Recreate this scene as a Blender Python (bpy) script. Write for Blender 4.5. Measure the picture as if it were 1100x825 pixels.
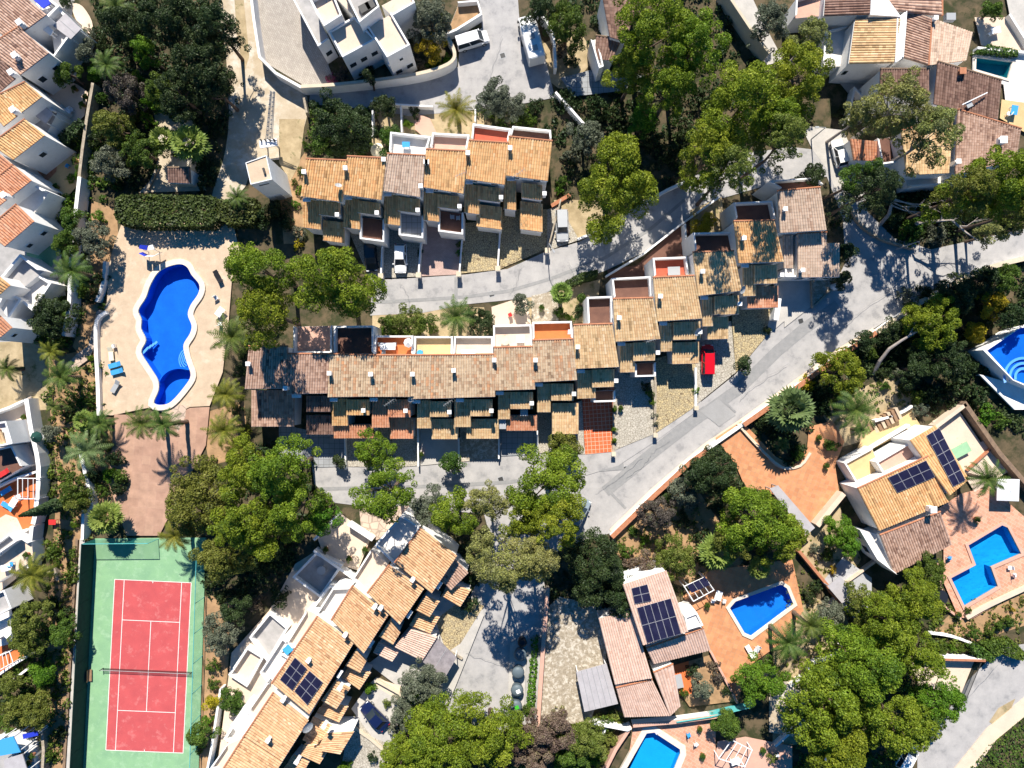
import bpy, math, random
import numpy as np
from mathutils import Vector, Matrix
R = math.radians
for o in list(bpy.data.objects): bpy.data.objects.remove(o)
SC = bpy.context.scene
COL = SC.collection
# ---------------------------------------------------------------- camera, sky, sun, exposure
S, H = 0.13, 95.0                       # metres per pixel on the ground, camera height
cam = bpy.data.objects.new('camera', bpy.data.cameras.new('camera')); COL.objects.link(cam)
cam.location = (0, 0, H); cam.rotation_euler = (0, 0, 0)
cam.data.sensor_fit = 'HORIZONTAL'; cam.data.sensor_width = 36.0
cam.data.lens = 36.0 * H / (1100 * S); cam.data.clip_end = 3000
SC.camera = cam
SUN_EL, SUN_AZ = R(44), R(-4)
w = bpy.data.worlds.new('World'); SC.world = w; w.use_nodes = True
nt = w.node_tree; bg = nt.nodes['Background']; sky = nt.nodes.new('ShaderNodeTexSky')
sky.sky_type = 'NISHITA'; sky.sun_disc = False; sky.sun_elevation = SUN_EL; sky.sun_rotation = SUN_AZ
sky.altitude = 0; sky.air_density = 1.0; sky.dust_density = 0.3; sky.ozone_density = 5.0
hs = nt.nodes.new('ShaderNodeHueSaturation'); hs.inputs['Saturation'].default_value = 1.4; nt.links.new(sky.outputs[0], hs.inputs['Color']); nt.links.new(hs.outputs[0], bg.inputs[0]); bg.inputs[1].default_value = 0.068
sl = bpy.data.lights.new('sun', 'SUN'); so = bpy.data.objects.new('sun', sl); COL.objects.link(so)
sl.energy = 5.0; sl.angle = R(0.5); sl.color = (1.0, 0.935, 0.83)
sd = Vector((math.sin(SUN_AZ) * math.cos(SUN_EL), math.cos(SUN_AZ) * math.cos(SUN_EL), math.sin(SUN_EL)))
so.rotation_euler = sd.to_track_quat('Z', 'Y').to_euler(); so.location = sd * 200
SC.view_settings.view_transform = 'Standard'; SC.view_settings.look = 'None'
SC.view_settings.exposure = 0.8; SC.view_settings.gamma = 1.0
SC.cycles.max_bounces = 6; SC.cycles.diffuse_bounces = 3; SC.cycles.transparent_max_bounces = 12
SC.cycles.use_denoising = True

rnd = random.Random(7); RG = np.random.default_rng(11)

def P(x, y, z=0.0):                     # a point of the place, z metres up, from its survey pixel
    k = S * (H - z) / H
    return Vector(((x - 550) * k, (412.5 - y) * k, z))

# ---------------------------------------------------------------- materials
MATS = {}
def new_mat(name):
    m = bpy.data.materials.new(name); m.use_nodes = True; MATS[name] = m
    t = m.node_tree; b = t.nodes['Principled BSDF']; b.inputs['Specular IOR Level'].default_value = 0.25
    return m, t, b
def N(t, kind, **kw):
    n = t.nodes.new(kind)
    for k, v in kw.items():
        if k in n.inputs.keys(): n.inputs[k].default_value = v
        else: setattr(n, k, v)
    return n
def mix(t, f, a, b, mode='MIX'):
    n = t.nodes.new('ShaderNodeMix'); n.data_type = 'RGBA'; n.blend_type = mode
    for i, v in ((0, f), (6, a), (7, b)):
        if hasattr(v, 'links') or isinstance(v, bpy.types.NodeSocket): t.links.new(v, n.inputs[i])
        else: n.inputs[i].default_value = v if i == 0 else (*v, 1) if len(v) == 3 else v
    return n.outputs[2]
def ramp(t, fac, stops):
    n = t.nodes.new('ShaderNodeValToRGB'); e = n.color_ramp.elements
    while len(e) > 1: e.remove(e[-1])
    e[0].position = stops[0][0]; e[0].color = (*stops[0][1], 1)
    for p, c in stops[1:]:
        q = e.new(p); q.color = (*c, 1)
    t.links.new(fac, n.inputs[0]); return n.outputs[0]
def pos(t): return t.nodes.new('ShaderNodeNewGeometry').outputs['Position']
def noise(t, vec, scale, detail=4, rough=.6):
    n = N(t, 'ShaderNodeTexNoise'); n.inputs['Scale'].default_value = scale
    n.inputs['Detail'].default_value = detail; n.inputs['Roughness'].default_value = rough
    t.links.new(vec, n.inputs['Vector']); return n.outputs[0]
def steps(t, fac, a, b):
    n = N(t, 'ShaderNodeMapRange'); n.inputs[1].default_value = a; n.inputs[2].default_value = b
    t.links.new(fac, n.inputs[0]); return n.outputs[0]
def bump(t, b, h, strength=.4, dist=.05):
    n = N(t, 'ShaderNodeBump'); n.inputs['Strength'].default_value = strength; n.inputs['Distance'].default_value = dist
    t.links.new(h, n.inputs['Height']); t.links.new(n.outputs[0], b.inputs['Normal'])
def M(name, c1, c2=None, scale=1.2, rough=.85, bp=0, lo=.35, hi=.65, c3=None, spots=(.62, .7), sscale=.5):
    m, t, b = new_mat(name); b.inputs['Roughness'].default_value = rough
    if c2 is None: b.inputs['Base Color'].default_value = (*c1, 1); return m
    p = pos(t); n1 = noise(t, p, scale, 6, .65); c = mix(t, steps(t, n1, lo, hi), c1, c2)
    if c3: c = mix(t, steps(t, noise(t, p, sscale, 5, .7), *spots), c, c3)
    f = noise(t, p, 9, 3, .7); c = mix(t, .35, c, mix(t, f, (.55, .55, .55), (1.45, 1.45, 1.45)), 'MULTIPLY')
    t.links.new(c, b.inputs['Base Color'])
    if bp: bump(t, b, n1, bp)
    return m
def pave(name, c1, c2, mortar, w, h, ang=0, rough=.8, off=.5, msize=.02, vary=.4):
    m, t, b = new_mat(name); b.inputs['Roughness'].default_value = rough
    mp = N(t, 'ShaderNodeMapping'); mp.inputs['Rotation'].default_value = (0, 0, R(ang)); t.links.new(pos(t), mp.inputs[0])
    br = N(t, 'ShaderNodeTexBrick'); br.offset = off; t.links.new(mp.outputs[0], br.inputs[0])
    for k, v in (('Color1', (*c1, 1)), ('Color2', (*c2, 1)), ('Mortar', (*mortar, 1)), ('Scale', 1), ('Mortar Size', msize), ('Brick Width', w), ('Row Height', h), ('Bias', 0), ('Mortar Smooth', .2)):
        br.inputs[k].default_value = v
    n = noise(t, pos(t), .9, 6, .65); c = mix(t, vary, br.outputs[0], mix(t, n, (.3, .3, .3), (1.7, 1.7, 1.7)), 'MULTIPLY')
    t.links.new(c, b.inputs['Base Color']); return m
def cobble(name, c1, c2, gap, scale=3.2):
    m, t, b = new_mat(name); p = pos(t); b.inputs['Roughness'].default_value = .9
    v = N(t, 'ShaderNodeTexVoronoi'); v.inputs['Scale'].default_value = scale; t.links.new(p, v.inputs[0])
    sx = N(t, 'ShaderNodeSeparateColor'); t.links.new(v.outputs['Color'], sx.inputs[0])
    e = N(t, 'ShaderNodeTexVoronoi'); e.feature = 'DISTANCE_TO_EDGE'; e.inputs['Scale'].default_value = scale; t.links.new(p, e.inputs[0])
    c = mix(t, sx.outputs[0], c1, c2); c = mix(t, steps(t, e.outputs[0], .03, .09), gap, c)
    c = mix(t, .3, c, mix(t, noise(t, p, .7, 5), (.5, .5, .5), (1.5, 1.5, 1.5)), 'MULTIPLY')
    t.links.new(c, b.inputs['Base Color']); bump(t, b, e.outputs[0], .3, .05); return m
def tiles(name, cols, dirt=(.09, .06, .045), damt=(.56, .72)):
    m, t, b = new_mat(name); b.inputs['Roughness'].default_value = .85
    a = N(t, 'ShaderNodeAttribute'); a.attribute_name = 'tint'
    st = [(i / max(1, len(cols) - 1), c) for i, c in enumerate(cols)]
    c = ramp(t, a.outputs['Fac'], st); p = pos(t)
    c = mix(t, .55, c, mix(t, noise(t, p, 1.1, 5, .7), (.45, .45, .45), (1.55, 1.5, 1.45)), 'MULTIPLY')
    c = mix(t, steps(t, noise(t, p, 2.6, 5, .75), *damt), c, dirt)
    t.links.new(c, b.inputs['Base Color']); return m
def leaf(name, cols, trans=.3):
    m, t, b = new_mat(name)
    a = N(t, 'ShaderNodeAttribute'); a.attribute_name = 'tint'
    oi = N(t, 'ShaderNodeObjectInfo')
    c = ramp(t, a.outputs['Fac'], [(i / max(1, len(cols) - 1), k) for i, k in enumerate(cols)])
    h = N(t, 'ShaderNodeHueSaturation'); t.links.new(c, h.inputs['Color'])
    mr = N(t, 'ShaderNodeMapRange'); mr.inputs[3].default_value = .478; mr.inputs[4].default_value = .515
    t.links.new(oi.outputs['Random'], mr.inputs[0]); t.links.new(mr.outputs[0], h.inputs['Hue'])
    b.inputs['Roughness'].default_value = .55; b.inputs['Specular IOR Level'].default_value = .25
    t.links.new(h.outputs[0], b.inputs['Base Color'])
    tr = N(t, 'ShaderNodeBsdfTranslucent'); t.links.new(h.outputs[0], tr.inputs[0])
    mx = N(t, 'ShaderNodeMixShader'); mx.inputs[0].default_value = trans
    t.links.new(b.outputs[0], mx.inputs[1]); t.links.new(tr.outputs[0], mx.inputs[2])
    t.links.new(mx.outputs[0], t.nodes['Material Output'].inputs[0]); return m

M('white', (.80, .79, .77), (.68, .67, .65), .8, .9, lo=.45, hi=.85, c3=(.60, .56, .50), spots=(.62, .8), sscale=1.6)
M('pool_coping', (.70, .62, .53), (.62, .54, .45), 1.5, .85)
M('cream', (.62, .53, .40), (.52, .44, .33), .8, .9)
M('white_metal', (.8, .8, .8), None, rough=.4)
M('stone_wall', (.42, .36, .28), (.24, .20, .15), 2.5, .95, .5)
M('brown_wall', (.25, .17, .11), (.16, .11, .08), 2, .95)
M('asphalt', (.41, .393, .38), (.32, .31, .305), .5, .9, .1, c3=(.26, .255, .255), spots=(.55, .68))
M('asphalt_dark', (.33, .325, .32), (.29, .285, .28), .6, .9, .1)
M('road_line', (.29, .285, .28), (.24, .24, .24), 1.5, .9)
M('drive_concrete', (.50, .47, .43), (.40, .38, .35), .6, .9, .1, c3=(.47, .45, .42))
M('dirt_track', (.52, .44, .33), (.40, .32, .22), .35, .95, .3, c3=(.60, .55, .47), spots=(.5, .65), sscale=.25)
M('soil', (.42, .26, .14), (.27, .17, .09), .7, .95, .5, c3=(.12, .11, .05), spots=(.56, .68), sscale=.6)
M('dry_earth', (.46, .36, .22), (.30, .23, .13), .6, .95, .5, c3=(.13, .13, .05), spots=(.56, .68), sscale=.5)
M('ground', (.13, .095, .055), (.06, .052, .03), .35, .95, .5, c3=(.035, .04, .016), spots=(.46, .58), sscale=.5)  # dense shade under the trees is put into these dark tones
M('deck', (.56, .43, .305), (.47, .36, .255), .9, .9, .05, c3=(.62, .50, .38), spots=(.55, .7))
pave('pink_path', (.42, .26, .185), (.36, .215, .155), (.35, .22, .17), 1.2, 1.2, 5, off=0, msize=.012, vary=.6)
M('court_green', (.23, .41, .22), (.19, .35, .20), .5, .9, .05, c3=(.29, .46, .28), spots=(.52, .72), sscale=.9)
M('court_red', (.50, .088, .09), (.43, .075, .08), .5, .9, .05, c3=(.56, .20, .19), spots=(.55, .78), sscale=.8)
M('line_white', (.80, .74, .70), (.72, .62, .58), 2, .9)
M('terracotta', (.46, .20, .11), (.34, .14, .075), 2.5, .85)
M('orange_floor', (.66, .17, .05), (.56, .14, .045), .8, .8)
M('yellow_floor', (.62, .44, .22), (.55, .38, .19), .8, .85)
M('pink_floor', (.60, .36, .27), (.52, .31, .24), .8, .85)
M('beige_floor', (.66, .53, .41), (.58, .46, .36), .6, .85, c3=(.50, .38, .28))
M('white_floor', (.74, .70, .65), (.62, .58, .53), .8, .85)
M('grey_floor', (.40, .38, .37), (.30, .29, .28), .8, .85)
M('dark_floor', (.17, .085, .06), (.12, .06, .045), .8, .85)  # on some rear terraces this dark tone holds their shade
M('red_floor', (.50, .11, .06), (.40, .085, .05), .8, .85)
M('green_mat', (.30, .50, .30), (.26, .45, .27), 1, .9)
M('metal_roof', (.42, .40, .41), (.36, .34, .35), 1, .6)
M('fibre_roof', (.30, .27, .28), (.20, .18, .19), 1.5, .9)
M('glass', (.02, .03, .04), None, rough=.12)
M('shutter', (.23, .13, .07), None, rough=.7)
M('door_wood', (.16, .08, .04), None, rough=.7)
M('dark_metal', (.05, .05, .05), None, rough=.5)
M('grey_metal', (.35, .36, .37), None, rough=.45)
M('green_net', (.008, .04, .035), (.012, .055, .045), 2, .9)
M('teal', (.10, .42, .42), (.08, .36, .36), 2, .7)
M('solar', (.012, .012, .035), (.02, .02, .05), .8, .28)
M('solar_frame', (.30, .30, .33), None, rough=.4)
M('rubber', (.012, .012, .012), None, rough=.8)
M('bark', (.16, .11, .08), (.09, .065, .05), 3, .95, .5)
M('pale_bark', (.42, .37, .34), (.28, .24, .21), 3, .95, .5)
M('wood', (.30, .19, .11), (.22, .13, .08), 2, .8)
M('blue_fabric', (.05, .30, .62), None, rough=.8)
M('deep_blue', (.02, .04, .45), None, rough=.6)
M('red_fabric', (.60, .03, .03), None, rough=.8)
M('cream_fabric', (.75, .68, .50), None, rough=.9)
M('white_fabric', (.80, .80, .80), None, rough=.9)
M('black_plastic', (.015, .015, .018), None, rough=.4)
M('green_plastic', (.05, .40, .03), None, rough=.5)
M('bin_grey', (.10, .13, .15), None, rough=.5)
M('pool_tile_blue', (.010, .15, .70), (.008, .12, .60), .6, .5)
M('pool_tile_mid', (.012, .19, .66), (.01, .16, .6), .6, .5)
M('pool_tile_cyan', (.012, .36, .72), (.01, .32, .66), .6, .5)
M('pool_tile_green', (.01, .22, .24), (.01, .17, .19), .6, .5)
M('step_white', (.20, .42, .78), None, rough=.6)
for nm, c, r_ in (('car_white', (.80, .80, .79), .25), ('car_silver', (.45, .46, .47), .28), ('car_red', (.55, .006, .015), .25), ('car_blue', (.008, .015, .06), .2), ('car_dark', (.02, .022, .028), .22), ('car_grey', (.22, .27, .31), .28)):
    m, t, b = new_mat(nm); b.inputs['Base Color'].default_value = (*c, 1); b.inputs['Roughness'].default_value = r_; b.inputs['Coat Weight'].default_value = .6
m, t, b = new_mat('water'); b.inputs['Base Color'].default_value = (.75, .92, 1, 1); b.inputs['Roughness'].default_value = .04
tp = N(t, 'ShaderNodeBsdfTransparent'); tp.inputs[0].default_value = (.72, .93, 1, 1); gl = N(t, 'ShaderNodeBsdfGlossy'); gl.inputs['Roughness'].default_value = .05
fr = N(t, 'ShaderNodeFresnel'); fr.inputs[0].default_value = 1.33; ms = N(t, 'ShaderNodeMixShader')
bn = N(t, 'ShaderNodeBump'); bn.inputs['Strength'].default_value = .45; bn.inputs['Distance'].default_value = .06
t.links.new(noise(t, pos(t), 1.6, 3), bn.inputs['Height']); t.links.new(bn.outputs[0], gl.inputs['Normal']); t.links.new(bn.outputs[0], fr.inputs['Normal'])
t.links.new(fr.outputs[0], ms.inputs[0]); t.links.new(tp.outputs[0], ms.inputs[1]); t.links.new(gl.outputs[0], ms.inputs[2]); t.links.new(ms.outputs[0], t.nodes['Material Output'].inputs[0])
m, t, b = new_mat('mesh_net'); b.inputs['Base Color'].default_value = (.04, .30, .26, 1); tp = N(t, 'ShaderNodeBsdfTransparent'); ms = N(t, 'ShaderNodeMixShader')
ms.inputs[0].default_value = .22; t.links.new(tp.outputs[0], ms.inputs[1]); t.links.new(b.outputs[0], ms.inputs[2]); t.links.new(ms.outputs[0], t.nodes['Material Output'].inputs[0])
m, t, b = new_mat('tennis_mesh'); b.inputs['Base Color'].default_value = (.01, .02, .02, 1); tp = N(t, 'ShaderNodeBsdfTransparent'); ms = N(t, 'ShaderNodeMixShader')
ms.inputs[0].default_value = .5; t.links.new(tp.outputs[0], ms.inputs[1]); t.links.new(b.outputs[0], ms.inputs[2]); t.links.new(ms.outputs[0], t.nodes['Material Output'].inputs[0])
pave('red_tile_drive', (.68, .14, .05), (.60, .12, .045), (.70, .42, .30), .55, .55, -4, off=0, msize=.03)
pave('slab_drive', (.30, .31, .32), (.26, .27, .28), (.14, .14, .14), .75, .75, 0, off=0, msize=.03)
pave('pink_brick', (.50, .35, .30), (.44, .30, .26), (.36, .26, .22), .3, .15, 8)
pave('salmon_stone', (.60, .33, .22), (.50, .24, .15), (.62, .42, .32), .7, .45, 30, vary=.6)
pave('orange_paving', (.56, .27, .13), (.48, .21, .10), (.40, .24, .15), .6, .6, 20, off=0, msize=.02, vary=.55)
pave('grey_slabs', (.40, .40, .41), (.36, .36, .37), (.27, .27, .28), 1.5, 1.5, 18, off=0, msize=.02)
pave('brick_paving', (.40, .36, .31), (.34, .30, .26), (.25, .22, .19), .5, .25, 60)
cobble('yellow_cobble', (.50, .40, .22), (.36, .30, .19), (.14, .10, .06))
cobble('pale_cobble', (.48, .44, .37), (.38, .35, .29), (.22, .19, .15))
M('gravel_yard', (.40, .34, .26), (.24, .20, .145), 2.6, .95, .4, c3=(.54, .49, .41), spots=(.5, .6), sscale=2.1)
cobble('crazy_paving', (.56, .42, .33), (.44, .34, .27), (.30, .24, .19), 1.1)
tiles('tile_orange', [(.38, .22, .10), (.64, .39, .18), (.70, .45, .22), (.63, .33, .14), (.74, .54, .31)], (.26, .15, .09), (.62, .8))
tiles('tile_gold', [(.34, .23, .12), (.60, .42, .23), (.68, .50, .29), (.56, .36, .19), (.72, .56, .36)], (.17, .11, .06), (.6, .8))
tiles('tile_pale', [(.30, .20, .13), (.55, .41, .27), (.62, .48, .33), (.46, .30, .19), (.64, .33, .17)], (.17, .12, .08), (.55, .74))
tiles('tile_red', [(.46, .20, .11), (.62, .29, .17), (.66, .34, .21), (.58, .25, .13), (.68, .40, .26)], (.20, .10, .07), (.6, .8))
tiles('tile_weathered', [(.38, .21, .11), (.60, .37, .20), (.66, .43, .25), (.56, .31, .16), (.70, .51, .33)], (.24, .15, .09), (.58, .78))
tiles('tile_salmon', [(.50, .34, .27), (.58, .41, .33), (.63, .46, .38), (.54, .36, .28)], (.40, .27, .21), (.66, .85))
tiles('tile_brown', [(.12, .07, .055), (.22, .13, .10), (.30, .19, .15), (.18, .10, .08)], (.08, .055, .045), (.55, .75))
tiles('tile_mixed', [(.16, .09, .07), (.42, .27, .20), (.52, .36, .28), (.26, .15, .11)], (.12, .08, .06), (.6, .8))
tiles('tile_tan', [(.34, .24, .18), (.52, .40, .31), (.60, .46, .36), (.44, .30, .22)], (.22, .16, .12), (.6, .8))
leaf('pine_leaf', [(.055, .105, .012), (.135, .205, .016), (.215, .29, .022), (.31, .37, .038)], .36)
leaf('pine_dull', [(.06, .085, .02), (.125, .16, .025), (.19, .22, .04), (.26, .27, .07)], .32)
leaf('grey_pine', [(.14, .14, .07), (.20, .22, .08), (.27, .29, .07), (.34, .33, .15)], .3)
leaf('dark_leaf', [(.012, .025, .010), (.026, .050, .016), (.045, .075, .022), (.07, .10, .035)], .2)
leaf('hedge_leaf', [(.02, .035, .01), (.045, .068, .015), (.07, .10, .02), (.11, .14, .03)], .15)
leaf('mid_leaf', [(.03, .06, .012), (.06, .12, .018), (.10, .17, .022), (.15, .22, .03)], .3)
leaf('bright_leaf', [(.05, .11, .012), (.09, .20, .016), (.14, .27, .02), (.22, .33, .03)], .35)
leaf('olive_leaf', [(.06, .075, .05), (.11, .13, .085), (.16, .18, .12), (.21, .22, .16)], .2)
leaf('yellow_leaf', [(.17, .15, .012), (.32, .27, .015), (.46, .37, .016), (.52, .44, .05)], .3)
leaf('brown_leaf', [(.09, .065, .05), (.15, .11, .08), (.20, .16, .11), (.16, .17, .06)], .2)
leaf('purple_leaf', [(.05, .04, .04), (.09, .075, .065), (.13, .11, .09), (.08, .10, .04)], .2)
leaf('palm_leaf', [(.018, .042, .008), (.042, .085, .014), (.08, .13, .022), (.16, .19, .045)], .25)
leaf('palm_yellow', [(.05, .065, .01), (.10, .12, .014), (.17, .18, .02), (.28, .25, .04)], .3)
leaf('palm_silver', [(.04, .065, .02), (.085, .125, .04), (.14, .19, .065), (.21, .26, .11)], .2)
leaf('fan_green', [(.06, .12, .02), (.13, .22, .04), (.20, .29, .06), (.28, .36, .10)], .3)
leaf('grass_leaf', [(.05, .08, .015), (.10, .14, .025), (.16, .19, .04), (.25, .23, .08)], .25)
leaf('pink_leaf', [(.30, .05, .10), (.45, .08, .18), (.10, .13, .04), (.35, .16, .20)], .25)
# ---------------------------------------------------------------- helpers: labels, meshes, parents
LABELS = {}
def tag(o, label=None, cat=None, group=None, kind=None):
    if label:
        o['label'] = label
        if not group and label in LABELS: print('DUPLABEL', label)
        LABELS[label] = 1
    if cat: o['category'] = cat
    if group: o['group'] = group
    if kind: o['kind'] = kind
    return o
def empty(name, loc):
    o = bpy.data.objects.new(name, None); o.empty_display_size = .3; o.location = loc; COL.objects.link(o); return o
def root_of(o):
    while o.parent: o = o.parent
    return o
def link(name, me, parent=None, loc=None):
    o = bpy.data.objects.new(name, me); COL.objects.link(o)
    if parent is not None: o.parent = parent
    if loc is not None: o.location = loc
    return o
def mesh_np(name, V, F, mat, tint=None, smooth=False):
    me = bpy.data.meshes.new(name); V = np.asarray(V, 'f4'); F = np.asarray(F, 'i4'); m, k = F.shape
    me.vertices.add(len(V)); me.vertices.foreach_set('co', V.ravel())
    me.loops.add(m * k); me.loops.foreach_set('vertex_index', F.ravel())
    me.polygons.add(m); me.polygons.foreach_set('loop_start', np.arange(m, dtype='i4') * k)
    me.polygons.foreach_set('use_smooth', np.full(m, smooth, bool))
    me.update(calc_edges=True); me.materials.append(MATS[mat])
    if tint is not None: me.attributes.new('tint', 'FLOAT', 'FACE').data.foreach_set('value', np.asarray(tint, 'f4'))
    return me
class MB:                                # collects faces, links them as one mesh object
    def __init__(s): s.v = []; s.f = []
    def face(s, pts):
        n = len(s.v); s.v += [tuple(p) for p in pts]; s.f.append(list(range(n, n + len(pts))))
    def loft(s, rings, cap=True, closed=True):
        n0 = len(s.v); k = len(rings[0])
        for r in rings: s.v += [tuple(p) for p in r]
        for i in range(len(rings) - 1):
            for j in range(k if closed else k - 1):
                a = n0 + i * k + j; b = n0 + i * k + (j + 1) % k
                s.f.append([a, b, b + k, a + k])
        if cap and closed:
            s.f.append(list(range(n0, n0 + k))[::-1]); e = n0 + (len(rings) - 1) * k; s.f.append(list(range(e, e + k)))
    def prism(s, bot, top): s.loft([bot, top])
    def box(s, c, sz, ang=0, M4=None):
        x, y, z = (q / 2 for q in sz); ca, sa = math.cos(ang), math.sin(ang)
        def q(a, b, d):
            p = Vector((c[0] + a * ca - b * sa, c[1] + a * sa + b * ca, c[2] + d))
            return M4 @ p if M4 else p
        s.loft([[q(-x, -y, d), q(x, -y, d), q(x, y, d), q(-x, y, d)] for d in (-z, z)])
    def tube(s, pts, rad, n=6, cap=True):
        pts = [Vector(p) for p in pts]; rad = rad if isinstance(rad, (list, tuple)) else [rad] * len(pts); rings = []
        for i, p in enumerate(pts):
            d = (pts[min(i + 1, len(pts) - 1)] - pts[max(i - 1, 0)]).normalized()
            a = d.cross(Vector((0, 0, 1)) if abs(d.z) < .9 else Vector((1, 0, 0))).normalized(); b = d.cross(a)
            rings.append([p + rad[i] * (a * math.cos(2 * math.pi * j / n) + b * math.sin(2 * math.pi * j / n)) for j in range(n)])
        s.loft(rings, cap)
    def cyl(s, c, r, h, n=16, r2=None):
        r2 = r if r2 is None else r2; c = Vector(c)
        s.loft([[c + Vector((q * math.cos(2 * math.pi * j / n), q * math.sin(2 * math.pi * j / n), z)) for j in range(n)] for q, z in ((r, 0), (r2, h))])
    def build(s, name, mat, parent=None, origin=None, smooth=False):
        me = bpy.data.meshes.new(name)
        o0 = Vector(origin) if origin is not None else (Vector(root_of(parent).location) if parent is not None else None)
        if o0 is None:
            a = np.array(s.v); o0 = Vector((*(a[:, :2].min(0) + a[:, :2].max(0)) / 2, a[:, 2].min()))
        me.from_pydata([(Vector(p) - o0)[:] for p in s.v], [], s.f); me.update()
        me.materials.append(MATS[mat])
        me.polygons.foreach_set('use_smooth', [smooth] * len(me.polygons))
        import bmesh as bmm
        b = bmm.new(); b.from_mesh(me); bmm.ops.recalc_face_normals(b, faces=b.faces); b.to_mesh(me); b.free()
        return link(name, me, parent, None if parent is not None else o0)
def lerp(a, b, t): return a + (b - a) * t
def bil(q, u, v): return lerp(lerp(q[0], q[1], u), lerp(q[3], q[2], u), v)
def inset(q, d):
    n = len(q); out = []
    for i in range(n):
        p = q[i]; a = (q[i - 1] - p); b = (q[(i + 1) % n] - p)
        a = a * (min(d, a.length * .3) / a.length); b = b * (min(d, b.length * .3) / b.length)
        out.append(p + a + b)
    return out
def catmull(pts, n=6, closed=True):
    out = []; m = len(pts)
    for i in range(m if closed else m - 1):
        g = (lambda k: pts[k % m]) if closed else (lambda k: pts[max(0, min(m - 1, k))])
        p0, p1, p2, p3 = (np.array(g(i + k), float) for k in (-1, 0, 1, 2))
        for j in range(n):
            t = j / n
            out.append(tuple(.5 * ((2 * p1) + (-p0 + p2) * t + (2 * p0 - 5 * p1 + 4 * p2 - p3) * t * t + (-p0 + 3 * p1 - 3 * p2 + p3) * t ** 3)))
    if not closed: out.append(tuple(pts[-1]))
    return out
def inside(x, y, poly):
    c = False; j = len(poly) - 1
    for i in range(len(poly)):
        (xi, yi), (xj, yj) = poly[i], poly[j]
        if (yi > y) != (yj > y) and x < (xj - xi) * (y - yi) / (yj - yi) + xi: c = not c
        j = i
    return c
# ---------------------------------------------------------------- ground sheets
PATCH = []; LEV = [0.0]
def gz(x, y):
    z = 0.0
    for poly, zz in PATCH:
        if inside(x, y, poly): z = max(z, zz)
    return z
def triangulate(poly): from mathutils.geometry import tessellate_polygon as tp; return tp([[Vector((p[0], p[1], 0)) for p in poly]])
def sheet(name, poly, mat, rise=None, smooth=0, kind='structure', hole=None):
    if smooth: poly = catmull(poly, smooth)
    LEV[0] += .003; z = LEV[0] if rise is None else rise + LEV[0]
    PATCH.append((poly, z)); mb = MB(); top = [P(x, y, 0) + Vector((0, 0, z)) for x, y in poly]
    if rise is not None: top = [P(x, y, z) for x, y in poly]
    n = len(top)
    if hole:
        hz = [P(x, y, z) if rise is not None else P(x, y, 0) + Vector((0, 0, z)) for x, y in hole]
        from mathutils.geometry import tessellate_polygon as tp
        allp = top + hz
        for t in tp([top, hz]): mb.face([allp[i] for i in t])
    else: mb.face(top)
    if rise is not None:
        for i in range(n):
            a, b = top[i], top[(i + 1) % n]; mb.face([a, b, Vector((b.x, b.y, -.05)), Vector((a.x, a.y, -.05))])
    o = mb.build(name, mat); tag(o, kind=kind); return o
def strip(name, pts, w, mat):            # a painted or worn band along a line
    LEV[0] += .003; z = LEV[0]; mb = MB(); q = [P(x, y) for x, y in pts]; L = []
    for i, p in enumerate(q):
        d = (q[min(i + 1, len(q) - 1)] - q[max(i - 1, 0)]).normalized(); nrm = Vector((-d.y, d.x, 0)); L.append((p + nrm * w / 2, p - nrm * w / 2))
    for (a, b), (c, d) in zip(L, L[1:]): mb.face([v + Vector((0, 0, z)) for v in (a, b, d, c)])
    return tag(mb.build(name, mat), kind='structure')
def wall(pts, h, t=.25, mat='white', label='', cap=None, cat='wall', name='garden_wall', capw=.1, z0=None, smooth=0, h2=None):
    if smooth: pts = catmull(pts, smooth, closed=False)
    q = [P(x, y) for x, y in pts]; n = len(q); A = []; B = []; hs = [h if h2 is None else h + (h2 - h) * i / max(1, n - 1) for i in range(n)]
    def side(off):
        out = []
        for i in range(n):
            d1 = (q[i] - q[i - 1]).normalized() if i else (q[1] - q[0]).normalized(); d2 = (q[i + 1] - q[i]).normalized() if i < n - 1 else d1
            m = Vector((-d1.y - d2.y, d1.x + d2.x, 0)).normalized(); c = max(.5, m.dot(Vector((-d1.y, d1.x, 0)))); out.append(q[i] + m * off / c)
        return out
    def solid(off, lo, hi):
        mb = MB(); a, b = side(off), side(-off)
        mb.loft([[a[i] + Vector((0, 0, lo(i))), b[i] + Vector((0, 0, lo(i))), b[i] + Vector((0, 0, hi(i))), a[i] + Vector((0, 0, hi(i)))] for i in range(n)])
        return mb
    mb = solid(t / 2, lambda i: -.1, lambda i: hs[i])
    if cap is None: return tag(mb.build(name, mat), label, cat)
    r = empty(name, q[n // 2]); tag(r, label, cat); mb.build('wall_body', mat, r)
    solid(t / 2 + capw, lambda i: hs[i] + .002, lambda i: hs[i] + .08).build('coping', cap, r); return r
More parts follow.
